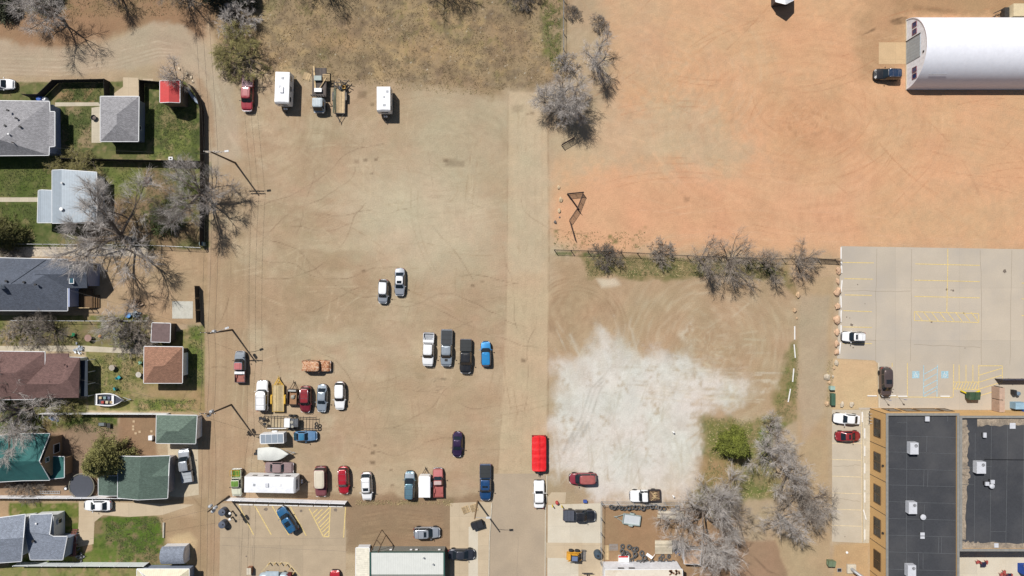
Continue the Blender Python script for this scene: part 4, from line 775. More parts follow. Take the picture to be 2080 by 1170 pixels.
roof(b_, {'a':(204,196,2.7),'b':(282,196,2.7),'c':(281,287,2.7),'d':(204,287,2.7),'r':(237,232,4.2),'q':(237,252,4.2)}, ['abr','bcqr','cdq','darq'], SG)
walls(b_, [(204,196),(282,196),(281,287),(204,287)], GSD, 2.7); window(b_, P(281,0,2.7).x-.4, P(0,264).y, 1.6, .7, .8, 'E'); MB().bc(0, 0, 0, .1, .1, .1)
b_ = building('shed', 'small shed with a bright red metal roof in the corner of the lawn', 'shed', 348, 186)
roof(b_, {'a':(325,164,3.1),'b':(343,164,3.8),'c':(365,164,3.1),'d':(365,208,3.1),'e':(343,207,3.8),'f':(325,208,3.1)}, ['abef','bcde'], RED, .08)
walls(b_, [(325,164),(365,164),(365,208),(325,208)], TSD, 3.1, .06)
b_ = building('house', 'house with pale ribbed metal roofs under the big bare tree', 'house', 140, 400)
roof(b_, {'a':(106,346,2.9),'b':(125,345,3.8),'c':(196,350,2.9),'d':(196,452,2.9),'e':(125,453,3.8),'f':(106,453,2.9)}, ['abef','bcde'], MTL, .12)
walls(b_, [(106,346),(196,350),(196,452),(106,452)], GSD, 2.9)
roof(b_, {'a':(78,387,2.3),'b':(84,386,2.6),'c':(107,387,2.8),'d':(107,452,2.8),'e':(84,452,2.6),'f':(76,452,2.3)}, ['abef','bcde'], MTL, .1, 'porch_roof'); walls(b_, [(80,388),(110,388),(110,450),(80,450)], WSD, 2.3, .2, 'porch_wall')
vent(b_, 128,372,3.7); vent(b_, 127,425,3.7,.2,WHITE)
b_ = building('house', 'dark slate roofed house with two skylights and a brown timber deck', 'house', 80, 578)
roof(b_, {'a':(-130,521,3.1),'b':(137,527,3.1),'c':(137,631,3.1),'d':(-130,630,3.1),'r':(62,577,5.2),'q':(-130,577,5.2)}, ['abrq','bcr','cdqr'], SDK)
rf = roof(b_, {'a':(92,530,3.15),'b':(179,531,3.15),'c':(177,585,3.15),'d':(92,585,3.15),'r':(176,557,4.5),'q':(70,557,4.5)}, ['abrq','rcdq'], SDK, .14, 'wing_roof', gut=False)
walls(b_, [(-130,524),(146,527),(146,628),(-130,628)], BSD, 3.1); q = walls(b_, [(110,533),(182,533),(180,582),(110,582)], BSD, 3.15, .1, 'wing_wall')
g = MB(); yn, ys_ = q[0][1], q[2][1]; xx = q[1][0]; g.add([local(b_, v) for v in ((xx-.12, yn, 3.1), (xx-.12, ys_, 3.1), (xx-.12, (yn+ys_)/2, 4.36), (xx, yn, 3.1), (xx, ys_, 3.1), (xx, (yn+ys_)/2, 4.36))], [(0,1,2),(5,4,3),(0,3,4,1),(1,4,5,2),(2,5,3,0)]); g.build('gable_wall', BSD, b_)
for x, y in ((145,544),(146,570)):
    me = MB(); z_ = 3.95; q = local(b_, P(x, y, z_)); me.bc(q[0], q[1], z_, .8, 1.0, .25); w_ = me.build('skylight', WHITE, b_); MB().bc(q[0], q[1], z_+.14, .6, .8, .03).build('pane', mat('skylight_glass', c(60,100,116), rough=.1), w_)
me = MB(); me.tube([local(b_, P(94,527,3.2)), local(b_, P(22,576,5.22))], .06, 4); me.build('hip_cap', SDK, b_)
for x, y, z_ in ((74,578,5.2),(51,573,5.1),(15,571,5.1)): vent(b_, x, y, z_-.1, .13, BLACK)
q = local(b_, P(2,583,5.3)); MB().bc(q[0], q[1], 5.4, .7, .6, 1.3).build('chimney', WHITE, b_)
window(b_, xx, (yn+ys_)/2+1.2, 1.6, 1.1, 1.1, 'E')
dk = building('deck', 'brown timber deck with steps behind the slate roofed house', 'deck', 170, 604)
a, e_ = local(dk, P(147,587,.7)), local(dk, P(188,625,.7)); me = MB(); me.box(a[0], e_[0], e_[1], a[1], .6, .7); me.build('deck_floor', DWD, dk)
me = MB()
for k in range(3): me.box(e_[0]+.02+k*.3, e_[0]+.3+k*.3, e_[1], a[1]-1.0, .5-k*.17, .54-k*.17)
me.build('steps', DWD, dk); me = MB()
for k in range(5): x = a[0]+(e_[0]-a[0])*k/4; me.bc(x, e_[1], .8, .1, .1, 1.6)
me.box(a[0], e_[0], e_[1]-.05, e_[1]+.05, 1.55, 1.63); me.build('railing', WOODN, dk)
b_ = building('shed', 'small shed with a flat pinkish brown roof just north of the russet garage', 'shed', 326, 675)
roof(b_, {'a':(309,656,2.4),'b':(346,657,2.3),'c':(345,695,2.3),'d':(307,694,2.4)}, ['abcd'], mat('brown_felt_roof', c(128,108,106,.65), rough=.9, fine=.08), .1); walls(b_, [(309,656),(346,657),(345,695),(307,694)], BRW, 2.3, .12)
b_ = building('garage', 'russet brown hip roofed garage with a white door on the alley', 'garage', 335, 742)
roof(b_, {'a':(293,704,2.7),'b':(371,705,2.7),'c':(370,778,2.7),'d':(292,778,2.7),'r':(313,744,4.1),'q':(333,743,4.1)}, ['abqr','bcq','cdrq','dar'], SRB)
q = walls(b_, [(293,704),(371,705),(370,778),(292,778)], BRW, 2.7); lx, ly, _ = local(b_, (q[1][0], (q[1][1]+q[2][1])/2, 0)); MB().box(lx, lx+.05, ly-1.9, ly+1.9, .05, 2.2).build('garage_door', WHITE, b_)
b_ = building('house', 'house with brown hip roofs cut by the left edge, west of the boat', 'house', 60, 762)
roof(b_, {'a':(-130,712,3),'b':(91,715,3),'c':(91,742,3.1),'d':(70,811,3),'e':(-130,812,3),'r':(32,757,4.6),'q':(-130,757,4.6)}, ['abrq','bcdr','deqr'], SBR)
roof(b_, {'a':(94,718,3.06),'b':(139,718,3.06),'b2':(140,726,3.06),'b3':(162,727,3.06),'c':(160,808,3.06),'d':(40,809,3.06),'e':(139,743,3.55),'f':(138,770,4.0),'g':(122,780,4.05),'h':(53,780,4.35),'i':(91,742,3.4)}, [['a','b','b2','b3','e','f','g','h','i'], ['b3','c','g','f','e'], ['c','d','h','g']], SBR, .15, 'wing_roof', gut=False)
walls(b_, [(-130,716),(160,724),(158,806),(-130,808)], WSD, 3.0)
q = P(161,0,3); window(b_, q.x-.35, P(0,776).y, 1.5, 1.5, 1.1, 'E')
for x, y in ((132,741),(81,775),(102,774)): vent(b_, x, y, 3.7, .12, SBR)
pc = building('porch', 'dark open porch lean-to on the east side of the brown roofed house', 'porch', 168, 765)
a, e_ = local(pc, P(163,732,2.2)), local(pc, P(178,805,2.2)); me = MB(); me.box(a[0], e_[0], e_[1], a[1], 2.1, 2.2); me.build('porch_roof', mat('dark_tarp', c(40,52,66), rough=.7, var=.2), pc)
for y in np.linspace(e_[1], a[1], 4): MB().bc(e_[0]-.08, float(y), 1.05, .1, .1, 2.1).build('post', TRIM, pc)
b_ = building('garage', 'green hip roofed garage on the alley with a wide door', 'garage', 358, 872)
roof(b_, {'a':(318,843,2.7),'b':(400,844,2.7),'c':(397,901,2.7),'d':(317,900,2.7),'r':(338,876,3.9),'q':(362,876,3.9)}, ['abqr','bcq','cdrq','dar'], SGN)
q = walls(b_, [(318,843),(400,844),(397,901),(317,900)], mat('pale_wall', c(206,196,190), rough=.8, dirt=.2), 2.7); lx, ly, _ = local(b_, (q[1][0], (q[1][1]+q[2][1])/2, 0)); MB().box(lx, lx+.05, ly-1.7, ly+1.7, .05, 2.2).build('garage_door', WHITE, b_)
b_ = building('house', 'teal roofed house with a tan gable wall and shadows of the bare tree on it', 'house', 40, 930)
roof(b_, {'a':(-130,896,2.9),'a2':(45,881,2.9),'b':(101,881,2.9),'c':(101,975,2.9),'c2':(45,976,2.9),'d':(-130,986,2.9),'r':(79,937,5.6),'q':(-130,937,5.6)}, [['a','a2','b','r','q'], ['r','c','c2','d','q']], STL, .14)
q = walls(b_, [(-130,893),(110,884),(110,972),(-130,978)], TSD, 2.9, .5); xx, yn, ys_ = q[1][0], q[1][1], q[2][1]
g = MB(); g.add([local(b_, v) for v in ((xx-.15, yn, 2.86), (xx-.15, ys_, 2.86), (xx-.15, (yn+ys_)/2-.6, 5.3), (xx, yn, 2.86), (xx, ys_, 2.86), (xx, (yn+ys_)/2-.6, 5.3))], [(0,1,2),(5,4,3),(0,3,4,1),(1,4,5,2),(2,5,3,0)]); g.build('gable_wall', TSD, b_)
window(b_, xx, yn-2.0, 1.6, 1.5, 1.5, 'E'); window(b_, xx, (yn+ys_)/2-.2, 3.9, .8, .8, 'E')
roof(b_, {'a':(99,927,2.5),'b':(130,928,2.3),'c':(130,970,2.3),'d':(99,973,2.5)}, ['abcd'], STL, .12, 'porch_roof'); walls(b_, [(99,930),(132,930),(132,968),(99,968)], TSD, 2.3, .15, 'porch_wall')
b_ = building('house', 'dark green shingled outbuilding beside the trampoline and the big conifer', 'house', 292, 968)
roof(b_, {'a':(240,927,2.9),'b':(286,928,3.9),'c':(345,926,2.9),'c1':(343,941,2.95),'g':(342,967,3.9),'c2':(341,993,2.95),'d':(340,1012,2.9),'e':(280,1015,3.9),'f':(239,1011,2.9),'h':(306,968,3.55)}, [['a','b','e','f'], ['b','c','c1','h','c2','d','e'], ['c1','g','h'], ['g','c2','h']], SGD)
walls(b_, [(240,930),(345,928),(341,1010),(240,1008)], mat('green_trim_wall', c(186,176,176), rough=.8, dirt=.2), 2.9)
roof(b_, {'a':(200,967,2.4),'b':(219,967,2.8),'c':(239,967,2.4),'d':(239,1007,2.4),'e':(219,1007,2.8),'f':(200,1006,2.4)}, ['abef','bcde'], SGD, .12, 'lean_to_roof'); walls(b_, [(202,968),(238,968),(238,1005),(202,1005)], TSD, 2.4, .15, 'lean_to_wall')
b_ = building('house', 'blue grey shingled house with white gables in the south-west corner', 'house', 60, 1090)
roof(b_, {'a':(-130,1070,3.4),'b':(51,1045,3.4),'c':(43,1140,3.4),'d':(-130,1152,3.4),'r':(47,1092,5.0),'q':(-130,1104,5.0)}, ['abrq','rcdq'], SGB)
walls(b_, [(-130,1070),(52,1050),(46,1136),(-130,1148)], WSD, 3.4, .4)
roof(b_, {'a':(62,1046,2.9),'b':(106,1044,2.9),'r':(100,1086,3.7),'b2':(108,1090,3.5),'b3':(136,1090,3.5),'c':(127,1137,2.9),'d':(62,1137,2.9),'q':(50,1080,3.7)}, [['a','b','r','q'], ['q','r','b2','b3','c','d']], SGB, .14, 'wing_roof')
walls(b_, [(58,1048),(112,1046),(112,1134),(58,1134)], WSD, 2.9, .25, 'wing_wall'); walls(b_, [(108,1092),(140,1092),(134,1136),(108,1136)], GSD, 2.8, .25, 'porch_wall'); q = P(111,1066,2.9); window(b_, q.x, q.y+.2, 1.6, .8, 1.0, 'E')
vent(b_, 76,1062,3.2,.1,WHITE); vent(b_, 70,1098,3.4,.15,DSTEEL)
b_ = building('shed', 'small barn shaped shed with a curved grey roof on the south-west lawn', 'shed', 350, 1120)
x0, x1 = P(326,0,2.3).x-b_.location.x, P(374,0,2.3).x-b_.location.x; pr = [(-1.5,1.7),(-1.3,2.15),(-.8,2.5),(0,2.7),(.8,2.5),(1.3,2.15),(1.5,1.7)]
me = MB(); me.rings([[(x, y, z) for y, z in pr]+[(x, y*.96, z-.06) for y, z in pr[::-1]] for x in (x0, x1)]); me.build('roof', SGB, b_, smooth=30)
MB().prism([(x0+.1,-1.4),(x1-.1,-1.4),(x1-.1,1.4),(x0+.1,1.4)], .1, 1.75).build('wall', WSD, b_); me = MB(); me.rings([[(x, y*.93, z-.05) for y, z in pr] for x in (x1-.2, x1-.1)]); me.build('gable_wall', WSD, b_)
MB().box(x1-.1, x1-.05, -.7, .7, .12, 2.0).build('door', WHITE, b_); b_.rotation_euler.z = R(1)
b_ = building('garage', 'garage with a ribbed cream metal roof cut by the bottom edge', 'garage', 330, 1190)
roof(b_, {'a':(278,1156,2.7),'b':(384,1156,2.7),'c':(384,1250,2.7),'d':(278,1250,2.7),'r':(331,1195,3.7),'q':(331,1215,3.7)}, ['abr','bcqr','cdq','daqr'], mat('cream_metal_roof', c(226,216,186,.72), rough=.5, kind='rib', sp=.35, axis='X'), .12); walls(b_, [(278,1156),(384,1156),(384,1250),(278,1250)], GSD, 2.7)
# metal roofed shop at the bottom
b_ = building('shop_building', 'low building with a pale ribbed metal roof and green trim at the bottom edge', 'building', 820, 1140)
GT = mat('green_trim', c(52,92,84), rough=.5); PMR = mat('pale_ribbed_roof', c(220,222,216,.8), rough=.5, var=.03, kind='rib', sp=.3, axis='X', dirt=.15, dcol=c(190,196,190,.7))
roof(b_, {'a':(752,1122,3.1),'b':(902,1122,3.1),'c':(902,1420,2.9),'d':(752,1420,2.9)}, ['abcd'], PMR, .2)
q = walls(b_, [(752,1123),(902,1123),(902,1420),(752,1420)], mat('grey_metal_wall', c(140,142,136), rough=.6, kind='siding', sp=.3, axis='X', dirt=.3), 3.1, .06)
for xx_ in (752, 902):
    a = local(b_, P(xx_,1122,3.15)); MB().box(a[0]-.12, a[0]+.12, a[1]-24, a[1]+.05, 2.95, 3.24).build('trim', GT, b_)
me = MB(); a = local(b_, P(752,1122,3.1)); e_ = local(b_, P(902,1122,3.1)); me.box(a[0], e_[0], a[1], a[1]+.1, 2.9, 3.22); me.build('trim', GT, b_)
for x, y in ((861,1132),(880,1145)): vent(b_, x, y, 3.1, .09, STEEL)
for x in (795, 836, 847, 893): q = P(x, 1113, 1.5); lx, ly, _ = local(b_, (q.x, P(0,1122,3.1).y+.02, 0)); MB().box(lx-.2, lx+.2, ly, ly+.12, 1.9, 2.2).build('wall_lamp', WHITE, b_)
b_ = building('annex', 'narrow cream metal roofed annex joined to the west side of the green trimmed building', 'building', 737, 1140)
CMR = mat('cream_ribbed_roof', c(234,228,210,.74), rough=.5, kind='rib', sp=.35, axis='Y'); roof(b_, {'a':(723,1113,1.9),'b':(750,1113,2.4),'c':(750,1420,2.4),'d':(721,1420,1.9)}, ['abcd'], CMR, .1); walls(b_, [(724,1114),(749,1114),(749,1419),(724,1419)], WSD, 1.9, .05)
sg = building('sign_frame', 'brown timber frame standing at the corner of the green trimmed roof', 'frame', 762, 1110)
me = MB(); pts = [P(753,1121,3.2), P(765,1096,4.6), P(774,1107,4.6), P(768,1122,3.2)]
for k in range(3): me.tube([local(sg, pts[k]), local(sg, pts[k+1])], .09, 4)
me.build('frame_bar', mat('brown_timber', c(120,96,72), rough=.8), sg)
for k in (1, 2): MB().tube([local(sg, pts[k]), (*local(sg, pts[k])[:2], 0)], .07, 4).build('post', mat('brown_timber', c(1,1,1)), sg)
# white tyre shop
b_ = building('tyre_shop', 'white walled flat roofed building with rust stains beyond the tyre pile', 'building', 1300, 1160)
WRF = mat('stained_white_roof', c(232,222,204,.74), rough=.8, var=.05, fine=.05, dirt=.6, dcol=c(196,160,118,.6), scale=.8)
roof(b_, {'a':(1229,1158,3.7),'b':(1386,1157,3.7),'c':(1390,1420,3.7),'d':(1230,1420,3.7)}, ['abcd'], WRF, .25); walls(b_, [(1229,1158),(1386,1157),(1390,1420),(1230,1420)], mat('white_wall', (.72,.73,.76), rough=.6, dirt=.12), 3.7, .05)
for x in (1262, 1284): q = local(b_, P(x,1157,3.7)); MB().box(q[0]-.5, q[0]+.5, q[1]+.03, q[1]+.16, 3.2, 3.35).build('wall_vent', DSTEEL, b_)
q = local(b_, P(1370,1163,3.72)); me = MB(); random.seed(3)
for k in range(14): me.bc(q[0]+random.uniform(-.8,.8), q[1]+random.uniform(-.3,.3), 3.76, random.uniform(.15,.5), random.uniform(.15,.35), .06, random.uniform(0,3))
me.build('rusty_scrap', mat('rust', c(132,90,66), rough=.9, fine=.3), b_)
# tan commercial building
TB = mat('tan_stucco', c(226,184,124), rough=.9, var=.03, scale=.5, fine=.03, dirt=.12, dcol=c(200,164,116))
RFM = mat('dark_membrane_roof', c(64,66,71,.7), rough=.8, var=.1, scale=.3, fine=.12, dirt=.55, dcol=c(98,97,97,.65)); DUST = mat('dusty_roof_edge', c(176,160,140,.65), rough=.95, var=.2, scale=1.5, fine=.2, dirt=.6, dcol=c(90,88,88,.6))
def flatroof(b_, x0, y0, x1, y1, z, wm, par=.3):
    A, B2, C2, D2 = [local(b_, P(*v, z)) for v in ((x0,y0),(x1,y0),(x1,y1),(x0,y1))]
    MB().box(A[0]+.3, B2[0]-.3, C2[1]+.3, A[1]-.3, z-par-.25, z-par).build('roof', RFM, b_)
    me = MB(); t_ = .3; zt = z
    me.box(A[0], A[0]+t_, C2[1], A[1], 0, zt); me.box(B2[0]-t_, B2[0], C2[1], A[1], 0, zt); me.box(A[0]+t_, B2[0]-t_, A[1]-t_, A[1], 0, zt-.002); me.box(A[0]+t_, B2[0]-t_, C2[1], C2[1]+t_, 0, zt-.002); me.build('wall', wm, b_)
    me = MB(); me.box(A[0]-.06, A[0]+t_+.04, C2[1]-.06, A[1]+.06, zt+.002, zt+.06); me.box(B2[0]-t_-.04, B2[0]+.06, C2[1]-.06, A[1]+.06, zt+.002, zt+.06); me.box(A[0]+t_+.04, B2[0]-t_-.04, A[1]-t_-.04, A[1]+.06, zt+.002, zt+.058); me.box(A[0]+t_+.04, B2[0]-t_-.04, C2[1]-.06, C2[1]+t_+.04, zt+.002, zt+.058)
    me.build('coping', mat('grey_coping', c(150,148,142), rough=.6), b_); return A, C2
def seams(b_, segs, z):
    me = MB()
    for x0, y0, x1, y1 in segs: me.tube([local(b_, P(x0,y0,z+.02)), local(b_, P(x1,y1,z+.02))], .03, 4)
    me.build('roof_seam', mat('seam_grey', c(104,108,112), rough=.7), b_)
def dustpatch(b_, pts, z):
    """irregular dust strip along a centre line of (px, py, half width)"""
    me = MB(); random.seed(9); r1 = []; r2 = []; n_ = 90
    for k in range(n_+1):
        u = k/n_*(len(pts)-1); i = min(int(u), len(pts)-2); f = u-i; a, e_ = pts[i], pts[i+1]; x, y, w = [a[j]*(1-f)+e_[j]*f for j in range(3)]
        dx, dy = e_[0]-a[0], e_[1]-a[1]; l_ = math.hypot(dx, dy); dx, dy = dx/l_, dy/l_; w2 = w*(.95+.2*math.sin(k*.5+i*2)+.12*math.sin(k*1.3+i))
        q = local(b_, P(x-dy*w, y+dx*w, z)); r1.append((q[0], q[1], z+.006)); q = local(b_, P(x+dy*w2, y-dx*w2, z)); r2.append((q[0], q[1], z+.006))
    for k in range(n_): me.add([r1[k], r1[k+1], r2[k+1], r2[k]], [(0,1,2,3)] if (r1[k+1][0]-r1[k][0])*(r2[k][1]-r1[k][1])-(r1[k+1][1]-r1[k][1])*(r2[k][0]-r1[k][0]) > 0 else [(3,2,1,0)])
    me.build('dust_patch', DUST, b_, fix=False)
b_ = building('commercial_building', 'large tan stucco building with a dark roof and tall side windows', 'building', 1870, 1000)
A, C2 = flatroof(b_, 1800, 840, 1948, 1420, 5.1, TB)
seams(b_, [(1802,y,1944,y+4) for y in (885,918,952,985,1019,1053,1087,1121,1156)]+[(1842,842,1842,885),(1842,858,1822,858),(1895,842,1895,856),(1925,842,1925,856),(1842,885,1841,1150),(1883,885,1882,918),(1877,955,1876,989),(1885,955,1884,989),(1907,1090,1906,1124),(1913,1090,1912,1124),(1866,1124,1865,1156),(1875,1124,1875,1156),(1878,1025,1877,1050),(1875,1060,1875,1090)], 4.8)
WIN = mat('dark_window_glass', (.012,.012,.012), rough=.15); FRM = mat('bronze_frame', c(110,86,60), rough=.5)
for y in (869, 938, 1004, 1071, 1138):
    w_ = window(b_, A[0]+b_.location.x-.02, P(0,y,2.5).y, 2.45, 3.0, 2.1, 'W', WIN, FRM, 'window'); lx, ly, _ = local(b_, (A[0]+b_.location.x, P(0,y,2.5).y, 0))
    MB().box(lx-.12, lx-.07, ly-.04, ly+.04, 1.4, 3.5).build('mullion', FRM, w_)
for y in (835, 903, 971, 1037, 1104, 1171): lx, ly, _ = local(b_, (A[0]+b_.location.x, P(0,y,2.5).y, 0)); MB().box(lx-.015, lx+.02, ly-.05, ly+.05, .0, 5.05).build('expansion_joint', DSTEEL, b_)

for x0, w_ in ((1815, 2.0), (1850, 2.2), (1890, 3.6), (1925, 1.4)): q = P(x0, 0, 2.6); window(b_, q.x, A[1]+b_.location.y, 2.0, w_, 2.6, 'N', WIN, FRM)
for y in (946, 1083): q = P(1796, y, 4.3); lx, ly, _ = local(b_, (A[0]+b_.location.x-.1, P(0,y,4.3).y, 0)); MB().bc(lx, ly, 4.3, .2, .3, .35).build('wall_lamp', BLACK, b_)
def ac_unit(px, py, w, d, h, z, label, rot=0, fan=True):
    q = P(px, py, z+h); t_ = thing('air_conditioner', label, 'air conditioner', (q.x, q.y, z), rot, None); m_ = mat('white_enamel', c(222,224,230), rough=.4, dirt=.15, dcol=c(170,170,170))
    me = MB(); me.bc(0, 0, h*.5+.12, w, d, h-.1); me.bc(0, 0, .1, w*.8, d*.8, .14); bd = me.build('housing', m_, t_)
    me = MB(); me.rings([[(w/2-.0,-d*.3,h*.9),(w/2,d*.3,h*.9),(w/2,d*.3,h*.3),(w/2,-d*.3,h*.3)], [(w/2+.3,-d*.3,h*.5),(w/2+.3,d*.3,h*.5),(w/2+.3,d*.3,h*.25),(w/2+.3,-d*.3,h*.25)]]); me.build('intake_hood', m_, t_)
    if fan:
        me = MB(); me.lathe(w*.2, d*.24, [(.24,h+.02),(.26,h+.1),(.2,h+.1),(.2,h+.04)], 16); f_ = me.build('fan_ring', DSTEEL, t_, smooth=40); me = MB()
        for k in range(4): me.bc(w*.2+.09*math.cos(k*1.57), d*.24+.09*math.sin(k*1.57), h+.06, .2, .07, .02, k*1.57)
        me.build('fan_blade', BLACK, f_)
    return t_
ac_unit(1857, 911, 1.35, 1.9, 1.1, 4.8, 'white rooftop air conditioner nearest the north end of the tan building')
ac_unit(1854, 1032, 1.35, 1.9, 1.1, 4.8, 'white rooftop air conditioner in the middle of the tan building roof')
ac_unit(1852, 1160, 1.35, 1.9, 1.1, 4.8, 'white rooftop air conditioner cut by the bottom edge')
ac_unit(1993, 950, 1.5, 1.9, 1.1, 4.8, 'white rooftop air conditioner on the dusty roof of the eastern block')
def roofbox(px, py, w, d, h, label, name='roof_hatch', cat='roof vent', rnd=False):
    q = P(px, py, 4.8+h); t_ = thing(name, label, cat, (q.x, q.y, 4.8)); me = MB(); me.bc(0, 0, h*.4, w*.8, d*.8, h*.8); me.build('curb', DSTEEL, t_); me = MB()
    if rnd: me.lathe(0, 0, [(w*.3,h*.6),(w*.52,h*.7),(w*.5,h*.95),(w*.3,h*1.05),(.03,h*1.1)], 16)
    else: me.bc(0, 0, h*.85, w, d, h*.3)
    me.build('cover', mat('white_enamel', (0,0,0)), t_, smooth=40); return t_
roofbox(1884, 851, .7, .8, .5, 'small square white vent close to the north parapet'); roofbox(1876, 1051, .9, .8, .5, 'round white vent just east of the middle air conditioner', 'roof_vent', 'roof vent', True)
roofbox(1874, 1085, .7, .5, .35, 'first of two small pale vents south of the round vent'); roofbox(1874, 1092, .7, .4, .3, 'second of two small pale vents south of the round vent')
roofbox(2001, 884, .5, .8, .6, 'small white vent on the north part of the eastern block roof'); roofbox(2006, 983, .6, .6, .8, 'western of three clustered exhaust vents on the eastern roof'); roofbox(2016, 988, .8, .8, .7, 'round exhaust vent between its two clustered neighbours', 'roof_vent', 'roof vent', True); roofbox(2017, 979, .6, .6, .8, 'northern of three clustered exhaust vents on the eastern roof')
roofbox(2057, 865, .95, .95, .12, 'flat grey hatch near the north edge of the eastern roof'); roofbox(2024, 1108, .7, .7, .12, 'flat grey hatch near the south edge of the eastern roof')
b_ = building('commercial_building', 'eastern block with a dusty dark roof, sharing a wall with the tan building', 'building', 2020, 980)
A, C2 = flatroof(b_, 1950, 845, 2600, 1119, 5.1, TB)
dustpatch(b_, [(2300,856,4),(2100,856,6),(1990,858,8),(1985,858,8)], 4.8); dustpatch(b_, [(1958,853,5),(1960,880,8),(1959,940,7),(1962,965,9),(1958,990,6),(1956,1096,5)], 4.812); dustpatch(b_, [(1953,1107,8),(1990,1109,7),(2300,1110,5)], 4.824)
seams(b_, [(1981,880,1979,1104),(2014,860,2011,1104),(2047,860,2043,1108),(2080,860,2077,1108),(1953,952,1981,950),(1953,984,1981,984),(2014,948,2000,948),(2012,1080,2043,1080)], 4.82)
me = MB(); me.tube([local(b_, P(2000,933,4.95)), local(b_, P(2090,934,4.95))], .05, 6); me.build('roof_pipe', BLACK, b_)
# arched barn
b_ = building('arched_barn', 'big white arched metal barn with a grey roller door in the top right corner', 'barn', 1840, 111.5)
r_ = 6.0; x1_ = 42.0; na = 26; BW = mat('white_barn_metal', (.74,.75,.8), rough=.45, var=.03, dirt=.25, dcol=(.6,.6,.64)); me = MB()
rs = [[(x, rr*math.cos(a), rr*math.sin(a)) for a, rr in [(math.pi*i/na, r_) for i in range(na+1)]+[(math.pi*i/na, r_-.12) for i in range(na, -1, -1)]] for x in (0, x1_)]
me.rings(rs); me.build('roof', BW, b_, smooth=25)
me = MB(); me.rings([[(x, (r_-.13)*math.cos(math.pi*i/na), (r_-.13)*math.sin(math.pi*i/na)) for i in range(na+1)] for x in (.1, .3)]); me.build('end_wall', mat('white_barn_wall', (.68,.71,.76), rough=.5, dirt=.1), b_)
me = MB(); me.box(.02, .095, -1.6, 2.2, .05, 4.0); me.build('roller_door', mat('grey_roller_door', c(170,180,186), rough=.5, kind='rib', sp=.5, axis='Y'), b_)
MB().box(-.06, .09, 2.2, 2.3, .0, 4.1).build('door_frame', DSTEEL, b_); MB().box(-.06, .3, -6.1, 6.1, -.1, .08).build('foundation', CONC3, b_)
for yy in (4.3, 3.1, -3.3, -4.4):
    w_ = window(b_, b_.location.x+.1, b_.location.y+yy, 2.4, .8, 1.2, 'W', mat('blue_window_glass', (.02,.04,.12), rough=.1), mat('red_window_frame', c(150,100,108), rough=.6))
MB().bc(.06, -1.1, 4.9, .12, .3, .3).build('wall_lamp', BLACK, b_)
me = MB(); me.tube([(1.5,-4.6,4.0),(4.5,-4.6,4.0)], .04, 6); me.build('conduit', STEEL, b_)
b_ = building('shed', 'small shed with a white gabled roof cut by the top edge on the orange clay', 'shed', 1590, -4)
roof(b_, {'a':(1572,-28,2.2),'b':(1590,-24,2.9),'c':(1612,-24,2.2),'d':(1612,0,2.2),'e':(1596,8,2.9),'f':(1576,3,2.2)}, ['abef','bcde'], mat('white_metal_roof', c(236,238,240,.74), rough=.5), .1); walls(b_, [(1575,-26),(1610,-24),(1610,2),(1575,4)], mat('dark_brown_wall', c(84,74,70), rough=.8), 2.2, .1)
# ---------------------------------------------------------------- trailers, boats, machines
def place(name, label, cat, px, py, hd, z0=0.0, group=None, z=.012):
    q = P(px, py, z0); ang = R(DIRS[hd[0]]+hd[1]) if isinstance(hd, tuple) else R(DIRS[hd]) if isinstance(hd, str) else R(hd)
    return thing(name, label, cat, (q.x, q.y, z), ang, group)
def hitch(root, x0, x1, w, z, m):
    me = MB(); me.tube([(x0, w, z), (x1, 0, z)], .05, 6); me.tube([(x0, -w, z), (x1, 0, z)], .05, 6); me.tube([(x1, 0, z), (x1+.3, 0, z)], .06, 6); me.cyl((x1-.1, 0, z+.3), (x1-.1, 0, .02), .035); me.lathe(x1-.1, 0, [(.09,.0),(.09,.06)], 10); me.build('drawbar', m, root)
wrf = mat('wrinkled_white_roof', (.72,.73,.76), rough=.5, var=.08, scale=1.3, dirt=.3, dcol=(.52,.53,.56), bump=.9)
